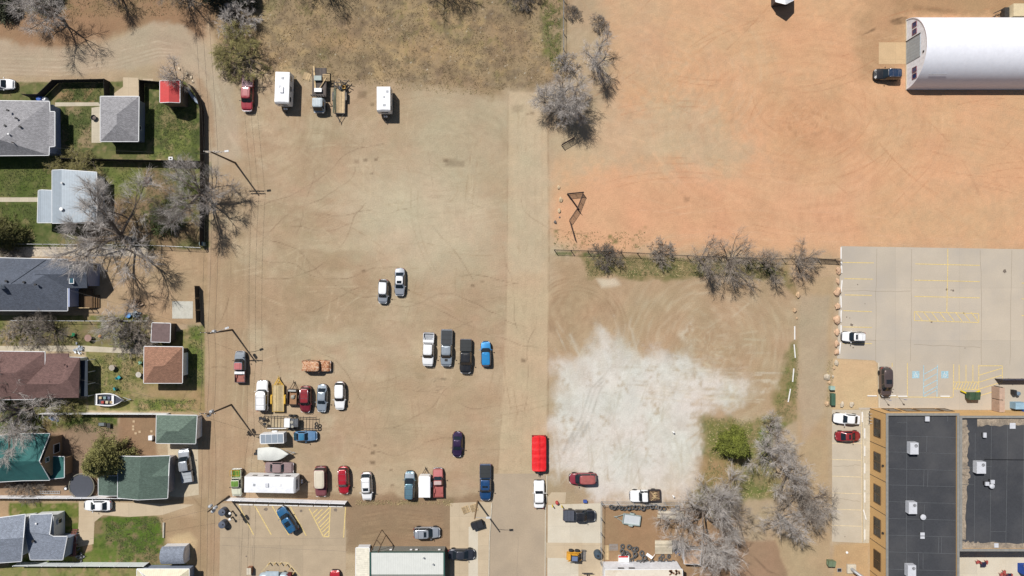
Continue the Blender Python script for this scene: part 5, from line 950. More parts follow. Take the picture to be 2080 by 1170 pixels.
def camper(label, px, py, hd, L, W, Ht, vents=(), win=3, rm=None, name='travel_trailer'):
    t_ = place(name, label, 'camper trailer', px, py, hd, Ht); h = L/2; z0 = .55
    me = MB(); me.rings([[(x, y, z) for x, z in ((-h,z0),(-h,Ht-.1),(-h+.1,Ht),(h-.25,Ht),(h-.05,Ht-.25),(h,Ht-.7),(h,z0+.35),(h-.3,z0))] for y in (-W/2, W/2)]); me.build('body', WHITE, t_)
    me = MB(); n_ = 14; rows = []
    random.seed(int(px))
    for i in range(n_+1):
        x = -h+.12+(L-.45)*i/n_; rows.append([(x, W/2*v*.97, Ht+.012+.05*(1-v*v)+random.uniform(0, .03)*(abs(v) < .9)) for v in (-1,-.75,-.5,-.25,0,.25,.5,.75,1)])
    me.rings(rows, False, False, closed=False); me.build('roof', rm or wrf, t_, smooth=60, fix=False)
    for x, y, a, b_, hh, m_ in vents: MB().bc(x*h, y*W/2, Ht+hh/2+.03, a, b_, hh).build('roof_vent', m_, t_)
    for s_ in (1, -1):
        for k in range(win):
            x = -h*.65+1.3*h*k/max(1, win-1); MB().bc(x, s_*(W/2+.01), Ht-.85, .8, .04, .55).build('window', GLASS, t_)
    MB().bc(h*.3, -W/2-.012, z0+1.0, .7, .03, 1.85).build('door', mat('door_panel', c(214,216,214), rough=.5), t_); MB().bc(h-.0, 0, Ht-.85, .06, W*.6, .5).build('window', GLASS, t_)
    MB().box(-h*.95, h*.95, -W/2-.008, -W/2, z0+.6, z0+.75).build('stripe', mat('blue_stripe', c(120,150,190), rough=.5), t_); MB().box(-h+.3, h-.3, -W*.35, W*.35, .4, z0).build('chassis', DSTEEL, t_)
    wheels(t_, (-.35, .45) if L > 5.2 else (0,), W/2-.14, .34); hitch(t_, h-.2, h+1.0, W*.35, .5, DSTEEL)
    me = MB(); me.lathe(h+.35, .17, [(.0,.5),(.16,.52),(.16,.85),(.08,.95),(.0,.97)], 12); me.lathe(h+.35, -.17, [(.0,.5),(.16,.52),(.16,.85),(.08,.95),(.0,.97)], 12); me.build('gas_bottle', WHITE, t_, smooth=40)
    return t_
GV = mat('grey_vent', c(176,180,186), rough=.5)
camper('white travel trailer with an air conditioner on its wrinkled roof, beside the maroon pickup', 573, 178, ('S', -2), 5.35, 2.4, 2.8, [(.15,-.0,1.0,.6,.22,mat('white_enamel',(0,0,0))),(-.6,.05,.4,.4,.12,GV),(-.05,-.25,.4,.4,.1,GV)])
camper('small plain white camper at the right end of the north row', 779, 201, 'S', 4.2, 2.25, 2.7, [(-.6,.55,.35,.35,.1,GV),(-.15,.1,.3,.3,.1,GV),(.5,.1,.4,.5,.1,GV)], 2, mat('white_camper_roof', (.76,.77,.8), rough=.5, var=.03))
camper('very long white travel trailer with a crumpled roof along the white fence', 548, 985, ('E', -1), 8.6, 2.65, 3.1, [(-.1,.0,.55,.65,.22,mat('white_enamel',(0,0,0))),(.4,.05,.4,.4,.12,WHITE),(-.6,.0,.35,.4,.12,GV)], 4)
def cargo(label, px, py, hd, L, W, Ht, rm, rib=3, name='cargo_trailer'):
    t_ = place(name, label, 'box trailer', px, py, hd, Ht); h = L/2
    me = MB(); me.prism([(-h,-W/2),(h-.15,-W/2),(h,-W/2+.2),(h,W/2-.2),(h-.15,W/2),(-h,W/2)], .45, Ht); me.build('body', WHITE, t_)
    me = MB(); me.box(-h+.12, h-.16, -W/2+.12, W/2-.12, Ht, Ht+.03); r_ = me.build('roof', rm, t_); me = MB()
    for k in range(1, rib): me.box(-h+L*k/rib-.02, -h+L*k/rib+.02, -W/2+.12, W/2-.12, Ht+.02, Ht+.05)
    if rib > 1: me.build('roof_bow', WHITE, r_)
    MB().box(-h-.03, -h, -W/2+.1, W/2-.1, .6, Ht-.1).build('rear_door', mat('door_panel', (0,0,0)), t_)
    for s_ in (1,-1): me = MB(); me.rings([[(x, s_*(W/2-.02), z) for x, z in ((-.5,.45),(-.4,.8),(.4,.8),(.5,.45))], [(x, s_*(W/2+.2), z) for x, z in ((-.5,.45),(-.4,.8),(.4,.8),(.5,.45))]]); me.build('mudguard', WHITE, t_)
    wheels(t_, (0,), W/2+.08, .32, .18); hitch(t_, h-.1, h+.9, W*.3, .45, DSTEEL); return t_
cargo('enclosed trailer with a grey panelled roof and white edges beside the faded blue sedan', 552, 891, ('W', 2), 4.05, 1.7, 2.1, mat('grey_roof_panels', c(150,162,174), rough=.6, var=.05), 4)
cargo('plain white box trailer with its drawbar pointing north, between two south row vehicles', 862, 989, 'N', 3.6, 1.95, 2.0, mat('white_camper_roof', (0,0,0)), 1)
def flat(label, px, py, hd, L, W, deckm, fm, fend=None, tong=1.3, z=.62, name='flatbed_trailer', sides=None, tand=True):
    t_ = place(name, label, 'trailer', px, py, hd, z); h = L/2
    MB().box(-h+.05, h-.05, -W/2+.05, W/2-.05, z-.05, z).build('deck', deckm, t_)
    me = MB(); me.box(-h, h, -W/2, -W/2+.07, z-.18, z+.04); me.box(-h, h, W/2-.07, W/2, z-.18, z+.04); me.box(-h-.07, -h, -W/2, W/2, z-.18, z+.04); me.box(h, h+.07, -W/2, W/2, z-.18, z+.04); me.build('frame', fm, t_)
    hitch(t_, h, h+tong, W*.38, z-.12, fm); xs_ = (-.65, .15) if tand else (0,); wheels(t_, xs_, W/2+.14, .33, .2)
    for s_ in (1, -1):
        me = MB(); a, b_ = xs_[0]-.45, xs_[-1]+.45; me.rings([[(x, yy, q) for x, q in ((a,.5),(a+.2,.8),(b_-.2,.8),(b_,.5))] for yy in (s_*(W/2+.02), s_*(W/2+.28))]); me.build('mudguard', fend or fm, t_)
    for s_ in (1, -1): MB().bc(-h-.08, s_*(W/2-.2), z-.08, .04, .2, .1).build('tail_light', LAMPR, t_)
    if sides:
        me = MB()
        for s_ in (1, -1): me.box(-h, h, s_*W/2-.04, s_*W/2+.04, z+.04, z+sides)
        for s_ in (1, -1): me.box(s_*h-.04, s_*h+.04, -W/2+.04, W/2-.04, z+.04, z+sides)
        me.build('side_board', fm, t_)
    return t_
YM = mat('yellow_steel', c(232,184,60), rough=.5, dirt=.15)
t_ = flat('yellow flatbed trailer with a plank deck and bright yellow mudguards', 565, 809, ('N', 0), 4.5, 2.0, mat('deck_planks', c(206,184,140), rough=.85, var=.12, kind='plank', sp=.2, axis='Y', fine=.08), mat('yellow_frame', c(214,178,92), rough=.6), YM)
me = MB(); me.tube([(2.3,-.6,.55),(3.4,0,.55)], .07, 6); me.tube([(2.3,.6,.55),(3.4,0,.55)], .07, 6); me.tube([(2.6,-.4,.6),(2.6,.4,.6)], .06, 6); me.tube([(2.5,-.8,.6),(2.9,.3,.62)], .05, 6); me.build('drawbar_frame', YM, t_)
t_ = flat('plank decked trailer piled with pipes and offcuts, beside the old flatbed truck', 690, 199, ('S', -1), 5.2, 1.95, mat('deck_planks_pale', c(206,180,140), rough=.85, var=.15, kind='plank', sp=.2, axis='Y', fine=.1), DSTEEL)
def junk(name, label, cat, px, py, z, hd=0): q = P(px, py, z); return thing(name, label, cat, (q.x, q.y, z), R(hd))
o = junk('bucket', 'steel blue bucket at the rear of the plank decked trailer', 'bucket', 693, 180, .63); me = MB(); me.lathe(0,0,[(.2,0),(.26,.5),(.23,.5),(.18,.05)],16); me.build('shell', mat('blue_grey_metal', c(118,140,160), rough=.5), o, smooth=40)
o = junk('crate', 'small yellow crate beside the bucket on the trailer', 'crate', 699, 178, .63); me = MB(); me.box(-.25,.25,-.25,.25,0,.05)
for s_ in (1,-1): me.box(-.25,.25,s_*.25-.02,s_*.25+.02,.0,.4); me.box(s_*.25-.02,s_*.25+.02,-.23,.23,0,.4)
me.build('shell', YM, o)
o = junk('pipe_bundle', 'bundle of long green and tan pipes along the trailer edge', 'pipes', 680, 200, .66, 90); random.seed(4); me = MB()
for k in range(7): y = random.uniform(-.2,.3); me.tube([(-2.6+random.random(), y, .05+.05*k%.2), (2.2-random.random(), y+random.uniform(-.15,.1), .1)], .045, 6)
me.build('pipe', mat('old_green_pipe', c(120,126,104), rough=.7, var=.2), o)
o = junk('scrap_pile', 'tangle of dark boards and scrap overhanging the rear of the trailer', 'scrap', 697, 173, .64, 0); me = MB()
for k in range(16): me.bc(random.uniform(-1.1,.9), random.uniform(-.7,.7), .1+.05*k%.4, random.uniform(.5,1.4), .12, .07, random.uniform(0,3.14))
me.build('board', mat('dark_board', c(72,66,60), rough=.8, var=.3), o)
# rusty box trailer
t_ = flat('small brown box trailer with a grey lump of machinery in its bed', 595, 806, ('N', -2), 2.6, 1.6, mat('rusty_plate', c(166,126,92), rough=.85, var=.15, fine=.1), mat('dark_brown_steel', c(70,56,46), rough=.8, dirt=.4), None, 1.2, .55, sides=.5, tand=False)
MB().box(1.0, 1.28, -.65, .65, .6, 1.15).build('tool_box', mat('pale_grey_box', c(190,190,184), rough=.7), t_)
o = junk('winch', 'grey round piece of machinery lying inside the small brown trailer', 'machine', 595, 806, .57, 30); me = MB(); me.lathe(0,0,[(.3,0),(.34,.2),(.2,.3),(.05,.32)],14); me.bc(.25,.1,.15,.5,.2,.25); me.build('drum', mat('worn_grey_metal', c(168,164,150), rough=.6, var=.2), o, smooth=40)
# old flatbed truck
t_ = place('flatbed_truck', 'old flatbed truck with a pale cab, its dark bed loaded with lumber', 'truck', 649, 185, ('S', -1), .9); G_ = mat('pale_cab_paint', c(196,208,214), rough=.55, dirt=.2)
patch, OL, cx, hl, top = carbody(t_, 1.35, 3.75, 2.05, [(1.35,1.35),(2.7,1.35),(3.4,1.25),(3.75,1.0)], G_, 5, 16, .5)
cabin(t_, 1.4, 1.5, 3.0, 3.5, 2.05, 1.3, 2.15, G_, None, 6, 14, .84, .96, seams=5, sidegap=[(44,110)])
patch(R(-30), R(30), .8, 1.05, .012, 'grille', BLACK, 6); patch(R(-44), R(44), .5, .7, .05, 'front_bumper', CHROME, 10)
for s_ in (1,-1): patch(R(31)*s_, R(42)*s_, .8, 1.0, .012, 'headlight', LAMPW, 4)
MB().box(-3.9, 1.0, -1.2, 1.2, .95, 1.1).build('flatbed', mat('dark_flatbed', c(98,88,82), rough=.8, var=.2, kind='plank', sp=.25, axis='Y', fine=.1), t_)
me = MB()
for k in range(6): me.bc(1.05, -1.1+k*.44, 1.65, .08, .07, 1.1)
me.box(1.01, 1.09, -1.2, 1.2, 2.15, 2.25); me.build('headboard', BLACK, t_)
MB().box(-3.6, 1.5, -.45, .45, .5, .95).build('chassis', DSTEEL, t_); wheels(t_, (2.7, -2.3), .95, .45, .28); mirrors(t_, 3.1, 1.05, 1.6, BLACK)
for lb, a, b_, zz, rot, s3 in (('grey metal chest on the flatbed truck, toward its tail', 647, 160, 1.12, 0, (1.2,.75,.5)), ('white metal box on the flatbed truck right behind its cab', 647, 184, 1.12, 0, (1.2,.6,.4))):
    o = junk('chest', lb, 'chest', a, b_, zz); me = MB(); me.bc(0,0,s3[2]*.45,s3[0],s3[1],s3[2]*.9); me.build('body', mat('galv_chest', c(168,182,178), rough=.6) if 'grey' in lb else WHITE, o); MB().bc(0,0,s3[2]*.93,s3[0]+.04,s3[1]+.04,.05).build('lid', mat('galv_chest',(0,0,0)) if 'grey' in lb else WHITE, o)
o = junk('lumber', 'long pale plank sticking out past the tail of the flatbed truck', 'plank', 639, 158, 1.13, 94); me = MB(); me.bc(0,0,.06,4.0,.28,.1,.0); o2 = me.build('plank', WOODN, o)
o = junk('lumber', 'short diagonal beam across the middle of the flatbed truck', 'plank', 656, 169, 1.25, 58); MB().bc(0,0,.06,2.2,.16,.12).build('beam', WOODN, o)
def pallet(label, px, py, z, rot, m=None, s=1.0):
    o = junk('pallet', label, 'pallet', px, py, z, rot); me = MB()
    for k in range(7): me.bc(-.54*s+k*.18*s, 0, .13, .1*s, 1.2*s, .022)
    for k in (-1,0,1): me.bc(0, k*.52*s, .07, 1.2*s, .09*s, .09)
    for k in (-1,0,1): me.bc(k*.5*s, 0, .012, .1*s, 1.2*s, .02)
    me.build('slats', m or WOODN, o); return o
pallet('wooden pallet on the right side of the flatbed truck bed', 663, 158, 1.13, 90)
o = junk('plywood_sheet', 'square tan plywood sheet lying alone on the dirt west of the flatbed truck', 'plywood', 623, 155, .01, -20); MB().bc(0,0,.02,1.2,1.2,.02).build('board', WOODN, o)
# long black frame trailer with machinery
t_ = place('frame_trailer', 'long black bare frame trailer carrying a white cabinet and grey engines', 'trailer', 590, 858, ('W', -2), .7); me = MB()
for s_ in (1,-1): me.tube([(-4.4, s_*.95, .75), (4.4, s_*.95, .75)], .06, 4); me.tube([(4.4,s_*.95,.75),(5.5,0,.6)], .05, 4)
me.build('frame_rail', DSTEEL, t_); me = MB()
for k in range(17): x = -4.4+k*.55; me.tube([(x,-.95,.75),(x,.95,.75)], .035, 4)
for k in range(9): x = -4.4+k*1.1; me.tube([(x,-1.2,.75),(x,-.95,.75)], .03, 4); me.tube([(x,1.2,.75),(x,.95,.75)], .03, 4)
me.build('cross_member', DSTEEL, t_); wheels(t_, (-.6, .1), 1.15, .36, .22)
MB().bc(.35,-.05,1.15,.95,1.5,.7).build('cabinet', WHITE, t_); me = MB(); me.bc(-.55,0,1.1,.6,1.5,.6); me.bc(-1.2,-.1,1.1,.6,1.4,.6); me.build('engine', mat('engine_grey', c(96,100,106), rough=.6, var=.3, fine=.2), t_)
me = MB(); me.lathe(-.45,-.2,[(.25,1.4),(.28,1.5),(.05,1.5)],14); me.lathe(-.6,.55,[(.2,1.3),(.22,1.5),(.04,1.52)],14); me.build('flywheel', mat('worn_grey_metal',(0,0,0)), t_, smooth=40)
for y in (.0,.55): MB().torus(-4.5,y+.1,.85,.24,.1).build('spare_tyre', TYRE, t_, smooth=60)
MB().bc(4.3,.4,.9,.5,.4,.3).build('winch', BLACK, t_); MB().bc(4.5,-.5,.85,.6,.4,.25,.4).build('gear_box', BLACK, t_); MB().bc(5.1,-.55,.8,.5,.5,.2,.2).build('battery_box', BLACK, t_); me = MB(); me.tube([(3.9,1.15,.8),(.6,1.0,.85)], .06, 6); me.build('pipe', WHITE, t_)
# boat on trailer under cover
def hull(L, W, n=12, z0=.55, z1=1.25, sheer=.3, tr=.86):
    rs = []
    for k in range(n+1):
        u = k/n; w = W/2*(tr+(1-tr)*min(1, u*3)) if u < .45 else W/2*max(.02, (1-((u-.45)/.55)**2.1)); x = -L/2+L*u; zz = z1+sheer*u*u
        zb = z0+.35*u**3; rs.append([(x, -w, zz), (x, -w*.9, zb+(zz-zb)*.45), (x, -w*.5, zb+.1), (x, 0, zb), (x, w*.5, zb+.1), (x, w*.9, zb+(zz-zb)*.45), (x, w, zz)])
    return rs
t_ = place('covered_boat', 'boat under a taut white cover with its bow toward the right', 'boat', 555, 922, ('E', 0), 1.3); rs = hull(5.3, 2.25)
MB().rings(rs, True, True, closed=False).build('hull', WHITE, t_, smooth=40)
me = MB(); me.rings([[(r[0][0], r[0][1]*1.02*v*-1 if False else r[0][1]*1.03*v, r[0][2]+.03+(.32*(1-v*v))*(1.0 if .15 < k/12 < .55 else .45)) for v in (1,.8,.5,.2,0,-.2,-.5,-.8,-1)] for k, r in enumerate(rs)], False, False, closed=False); me.build('cover', mat('white_canvas', c(226,228,222), rough=.8, var=.04, dirt=.1), t_, smooth=50, fix=False)
me = MB(); me.bc(-2.95,.0,1.1,.6,.35,.7); me.bc(-2.75,.5,1.2,.5,.35,.3); me.build('outboard_motor', BLACK, t_); hitch(t_, 1.8, 3.2, .5, .5, STEEL); wheels(t_, (-.6,), .9, .32, .2); MB().box(-2.4, 2.2, -.06, .06, .45, .55).build('trailer_frame', STEEL, t_)
cargo_b = place('fishing_boat', 'open white fishing boat full of boxes on the lawn behind the brown roofed house', 'boat', 222, 812, ('E', -1), 1.0); rs = hull(5.0, 2.15, sheer=.2, z0=.3, z1=.95)
MB().rings(rs, True, True, closed=False).build('hull', WHITE, cargo_b, smooth=40)
me = MB(); me.rings([[(r[0][0]*.95, r[0][1]*v, r[0][2]-.0) for v in (1.03,.86)] for r in rs], False, False, closed=False); me.rings([[(r[0][0]*.95, -r[0][1]*v, r[0][2]-.0) for v in (1.03,.86)] for r in rs], False, False, closed=False); me.build('gunwale', WHITE, cargo_b, fix=False)
me = MB(); me.rings([[(r[0][0]*.93, r[0][1]*v*.85, r[0][2]-.35) for v in (1,.5,0,-.5,-1)] for r in rs], False, False, closed=False); me.build('floor', mat('boat_floor', c(70,74,88), rough=.8), cargo_b, fix=False)
for s_ in (1,-1): me = MB(); me.rings([[(r[0][0]*.94, s_*r[0][1]*.86, r[0][2]), (r[0][0]*.94, s_*r[0][1]*.84, r[0][2]-.36)] for r in rs], False, False, closed=False); me.build('inner_side', mat('boat_inner', c(150,154,164), rough=.6), cargo_b, fix=False)
MB().box(-2.3,-2.1,-.8,.8,.6,.95).build('transom_seat', WHITE, cargo_b); MB().bc(.55,0,.85,.4,1.5,.2).build('bench', WHITE, cargo_b); hitch(cargo_b, 2.0, 3.1, .4, .4, STEEL); wheels(cargo_b, (-.4,), .95, .3, .2)
random.seed(12)
for k, cl in enumerate(((190,170,130),(170,60,50),(120,150,150),(200,190,160),(90,96,120),(176,150,110))):
    q = P(204+k*4.4, 808+(k%2)*9, .9); o = thing('box', ['tan box behind the stern seat of the open boat','red box inside the open boat','grey green box inside the open boat','cream box inside the open boat','slate blue box inside the open boat','brown box nearest the bow in the open boat'][k], 'box', (q.x, q.y, .62), random.uniform(-.2,.2)); MB().bc(0,0,.16,.42,.38,.32).build('body', mat('boxc%d'%k, c(*cl), rough=.8), o); MB().bc(0,0,.33,.45,.41,.04).build('lid', mat('boxl%d'%k, c(*[min(255,v+20) for v in cl]), rough=.8), o)
# red tarped trailer
t_ = place('tarped_trailer', 'bright red trailer with a red tarpaulin, hitched behind the white car on the street', 'trailer', 1095, 922, ('S', 0), 1.5); RT = mat('red_tarp', c(226,28,34,.8), rough=.55, var=.14, scale=1.5, bump=.8, dirt=.3, dcol=c(170,34,36)); n_ = 16; rows = []
random.seed(5)
for i in range(n_+1):
    x = -3.05+6.0*i/n_; f = .86+.14*min(1, (x+3.05)/.5, (2.95-x)/.5+.3); zz = .05*math.sin(i*2.1); rows.append([(x, y*f, z+random.uniform(0,.05)+(zz if z > 1 else 0)) for y, z in ((-1.22,.7),(-1.2,1.36),(-.7,1.46),(-.17,1.47),(-.1,1.62),(.1,1.62),(.17,1.47),(.7,1.46),(1.2,1.36),(1.22,.7))])
me = MB(); me.rings(rows, True, True, closed=False); me.build('tarpaulin', RT, t_, smooth=50)
me = MB()
for y in (-.75,.75): me.bc(-3.0, y, 1.35, .2, .9, .2)
me.box(-3.0,2.9,-1.2,1.2,.5,.7); me.build('box_body', mat('dark_red_steel', c(120,20,24), rough=.6), t_); wheels(t_, (-.7,.1), 1.1, .36, .24); hitch(t_, 2.9, 3.8, .8, .55, DSTEEL); MB().bc(3.2,0,.85,.5,.5,.45).build('pump_box', BLACK, t_)
# grey utility trailer in the tyre yard
t_ = flat('pale grey utility trailer standing askew in the fenced dirt yard', 1283, 1055, ('W', -8), 2.9, 1.7, mat('pale_deck', c(206,212,216), rough=.6, var=.04), mat('galv_chest', (0,0,0)), None, 1.3, .5, sides=.25, tand=False)
# skid steer
t_ = place('skid_loader', 'yellow skid loader with a grey bucket, engine end toward the street', 'loader', 1167, 1129, ('E', -3), .8); YL = mat('loader_yellow', c(232,168,50), rough=.5, dirt=.2)
me = MB(); me.rings([[(x,y,z) for x,z in ((-1.35,.4),(-1.4,1.3),(-.8,1.5),(.7,1.2),(.8,.4))] for y in (-.55,.55)]); me.build('body', YL, t_)
me = MB(); me.box(-.75,.55,-.5,.5,2.0,2.08); 
for x in (-.7,.5):
    for y in (-.45,.45): me.bc(x,y,1.6,.08,.08,.85)
me.build('cab_frame', BLACK, t_); MB().box(-.55,.4,-.38,.38,2.085,2.12).build('roof_window', mat('cab_glass', c(120,136,170), rough=.2), t_)
for s_ in (1,-1): me = MB(); me.tube([(-1.2,s_*.7,1.5),(.9,s_*.7,1.1),(1.3,s_*.68,.5)], .08, 6); me.build('lift_arm', YL, t_)
me = MB(); me.rings([[(x,y,z) for x,z in ((1.25,.7),(1.2,.1),(2.0,.05),(2.0,.1),(1.35,.18),(1.3,.7))] for y in (-.85,.85)]); me.box(1.25,1.95,-.87,-.83,.08,.55); me.box(1.25,1.95,.83,.87,.08,.55); me.build('bucket', mat('worn_bucket', c(132,128,124), rough=.6, var=.15), t_)
wheels(t_, (-.6,.45), .78, .42, .28)
t_ = place('tractor', 'machine with a black cross bar reaching in at the bottom edge, south of the loader', 'tractor', 1193, 1180, ('N', 0), .8); me = MB(); me.box(-1.6,.3,-.75,.75,.6,1.3); me.build('body', WHITE, t_); me = MB(); me.tube([(1.35,-.9,.9),(1.35,.9,.9)], .09, 8); me.tube([(.2,0,1.2),(1.35,0,.95)], .13, 8); me.build('boom', BLACK, t_); wheels(t_, (-.9,), .8, .45, .3)
for s_ in (.35,-.35): MB().bc(.4,s_,1.1,.5,.14,.5).build('bracket', BLACK, t_)
# propane tank with bollards
t_ = place('fuel_tank', 'silver fuel tank and cabinet at the bottom edge behind the yellow bollards', 'tank', 556, 1173, 'E', 1.4); SV = mat('silver_tank', c(190,206,216), rough=.4, metal=.2, dirt=.1)
me = MB(); me.rings([[(x, .75*s2*math.cos(a), 1.0+.75*s2*math.sin(a)) for a in np.linspace(0, 2*math.pi, 18)[:-1]] for x, s2 in ((-2.6,.05),(-2.55,.5),(-2.3,.85),(-1.9,1),(1.9,1),(2.3,.85),(2.55,.5),(2.6,.05))]); me.build('vessel', SV, t_, smooth=50)
me = MB(); me.rings([[(x,.6,1.5),(x,1.25,1.8),(x,1.25,1.9),(x,.4,2.0),(x,-.2,1.9)] for x in (-1.2,1.0)]); me.build('canopy', SV, t_)
for x in (-1.5,1.5): MB().bc(x,0,.2,.3,1.2,.4).build('saddle', DSTEEL, t_)
MB().bc(2.5,.1,1.0,.8,1.0,.9).build('pump_cabinet', mat('dark_red_cabinet', c(110,30,36), rough=.6), t_)
YB = mat('yellow_bollard', c(232,200,130), rough=.5)
for k, (x, y) in enumerate(((545,1147),(557,1147),(568,1147),(580,1150),(588,1157),(595,1166))):
    q = P(x, y, .9); o = thing('bollard', 'yellow bollard, %s from the left in the arc round the fuel tank' % ['first','second','third','fourth','fifth','sixth'][k], 'bollard', (q.x, q.y, 0), 0, 'yellow bollards round the fuel tank'); me = MB(); me.lathe(0,0,[(.09,0),(.09,.92),(.06,1.0),(.01,1.02)],12); me.build('post', YB, o, smooth=40); MB().lathe(0,0,[(.16,0),(.16,.03)],12).build('base', mat('kerb_concrete',(0,0,0)), o)
t_ = place('litter_bin', 'brick coloured square bin by the fuel tank at the bottom edge', 'bin', 506, 1160, 'N', .9); MB().bc(0,0,.5,1.1,.7,1.0).build('body', mat('brick_bin', c(170,120,92), rough=.8, kind='slab', sp=.3), t_); MB().bc(0,0,1.03,1.15,.75,.06).build('lid', mat('kerb_concrete',(0,0,0)), t_)
# bins and dumpsters
def dumpster(label, px, py, rot, L, W, H_, m, lid, name='dumpster'):
    t_ = junk(name, label, 'dumpster', px, py, 0, rot); me = MB(); me.rings([[(-L/2*.9,-W/2*.8,.15),(L/2*.9,-W/2*.8,.15),(L/2*.9,W/2*.8,.15),(-L/2*.9,W/2*.8,.15)], [(-L/2,-W/2,H_*.9),(L/2,-W/2,H_*.9),(L/2,W/2,H_*1.05),(-L/2,W/2,H_*1.05)]]); me.build('body', m, t_)
    for s_ in (1,-1): me = MB(); me.rings([[(x, y, z) for x, z in ((s_*.03,0),(s_*L*.49,0),(s_*L*.49,.05),(s_*.03,.05))] for y, z in ((0,0),)]*1 if False else [[(s_*.03,-W/2,H_*.92),(s_*L*.49,-W/2,H_*.92),(s_*L*.49,-W/2,H_*.97),(s_*.03,-W/2,H_*.97)], [(s_*.03,W/2,H_*1.08),(s_*L*.49,W/2,H_*1.08),(s_*L*.49,W/2,H_*1.13),(s_*.03,W/2,H_*1.13)]]); me.build('lid', lid, t_)
    for s_ in (1,-1): MB().bc(s_*(L/2+.06),0,H_*.6,.12,W*.6,.12).build('fork_pocket', m, t_)
    for x in (-L*.35,L*.35):
        for y in (-W*.3,W*.3): MB().cyl((x-.03,y,.09),(x+.03,y,.09),.09,n=10).build('castor', BLACK, t_)
    return t_
BK = mat('black_lid', c(46,48,54), rough=.6); DG = mat('dumpster_green', c(62,92,68), rough=.6, dirt=.3)
dumpster('black wheeled dumpster standing askew beside the wooden pallets', 970, 1062, 17, 2.0, 1.25, 1.2, mat('dumpster_black', c(54,54,56), rough=.7, dirt=.2), BK)
dumpster('green dumpster between yellow side arms outside the tan building', 1969, 802, 0, 1.9, 1.3, 1.4, DG, DG)
for s_, x in ((1,1957),(-1,1984)): o = junk('gate_arm', 'yellow steel arm just %s of the green dumpster' % ('left' if s_ > 0 else 'right'), 'barrier', x, 796, .3, -25*s_); MB().bc(0,0,.1,1.1,.2,.25).build('bar', mat('bright_yellow', c(240,214,40), rough=.5), o)
dumpster('sage green utility cabinet like bin on the dry ground near the bottom edge', 1684, 1140, -3, 1.2, 1.0, 1.2, mat('sage_green', c(124,142,112), rough=.7, dirt=.3), mat('sage_green', (0,0,0)), 'utility_bin')
pallet('loose wooden pallet left of the utility pole, tilted, western one of two', 946, 1035, 0, 22); pallet('wooden pallet half under the pole arm, eastern one of two', 963, 1031, 0, 20)
t_ = junk('tank', 'dark round water tank against the white corner of the building with the tyres', 'tank', 1213, 1123, 0); me = MB(); me.lathe(0,0,[(.65,0),(.65,1.1),(.5,1.3),(.12,1.36)],20); me.build('body', mat('dark_tank', c(70,86,100), rough=.5), t_, smooth=40); MB().lathe(0,0,[(.2,1.33),(.2,1.42),(.02,1.43)],14).build('lid', BK, t_)
for k, (x, y, r_, lb) in enumerate(((457,1036,.62,'round grey steel tank at the west end of the white fence, northern one'),(457,1061,.62,'round grey steel tank at the west end of the white fence, southern one'))):
    t_ = junk('tank', lb, 'tank', x, y, 0); me = MB(); me.lathe(0,0,[(r_,0),(r_,1.3),(r_*.9,1.36),(.05,1.42)],20); me.build('body', mat('grey_tank', c(92,100,116), rough=.6, var=.15, dirt=.2), t_, smooth=35); MB().lathe(.2,.1,[(.12,1.38),(.12,1.48),(.02,1.49)],10).build('cap', BLACK, t_)
for x, y, lb in ((473,1038,'white post cap near the pole at the fence end'),(473,1050,'cream post cap south of the white one near the pole')):
    t_ = junk('marker_post', lb, 'post', x, y, 0); me = MB(); me.lathe(0,0,[(.12,0),(.12,1.2)],12); me.build('post', DSTEEL, t_, smooth=40); me = MB(); me.lathe(0,0,[(.2,1.2),(.22,1.3),(.05,1.42)],14); me.build('cap', WHITE if 'white' in lb else mat('cream_cap', c(222,208,170)), t_, smooth=50)
# ---------------------------------------------------------------- tyres
tm = MB().torus(0,0,.12,.25,.11,n=20,m=8,flat=1.0); tyre0 = None; ORD = ['first','second','third','fourth','fifth','sixth','seventh','eighth','ninth','tenth','eleventh','twelfth','thirteenth','fourteenth','fifteenth','sixteenth','seventeenth','eighteenth','nineteenth','twentieth']
tmesh = tm.build('old_tyre', mat('dusty_tyre', c(92,92,92), rough=.9, var=.25, scale=3, fine=.2), smooth=60); td = tmesh.data; bpy.data.objects.remove(tmesh)
def tyre(px, py, z, s, tilt, label, grp):
    q = P(px, py, z+.1); o = bpy.data.objects.new('old_tyre', td); col0.objects.link(o); o.location = (q.x, q.y, z); o.scale = (s, s, s); o.rotation_euler = (tilt, 0, random.uniform(0, 6)); tag(o, label, 'tyre', grp)
row = [1242,1247,1253,1262,1268,1277,1284,1291,1298,1306,1315,1324,1332,1340,1349,1367,1376]; random.seed(21)
for k, x in enumerate(row): tyre(x, 1030+random.uniform(-1,3)+(2 if x > 1340 else 0), .35*(k % 2)+.1, 1.2, R(random.choice([70,20,75,10,35])) if k < 3 else R(random.uniform(0,25)), 'old tyre in the row along the yard fence, %s from the west' % ORD[k], 'tyres in a row along the yard fence')
for x, y in ((1366,1034),(1376,1034)): pass
pile = [(1264,1110),(1278,1111),(1264,1119),(1286,1116),(1292,1115),(1265,1125),(1273,1122),(1276,1127),(1290,1126),(1303,1124,1.25),(1289,1130),(1309,1133),(1283,1139),(1298,1141),(1304,1141),(1313,1141),(1324,1141)]
for k, q in enumerate(pile): tyre(q[0], q[1], .25*(k % 3), (q[2] if len(q) > 2 else 1.08)*1.15, R(random.uniform(0,40)), 'old tyre in the western pile by the white wall, %s from the north' % ORD[k], 'tyres piled west of the planks')
pile2 = [(1346,1130),(1358,1130),(1338,1141),(1346,1142),(1353,1139),(1361,1142),(1368,1142),(1341,1135)]
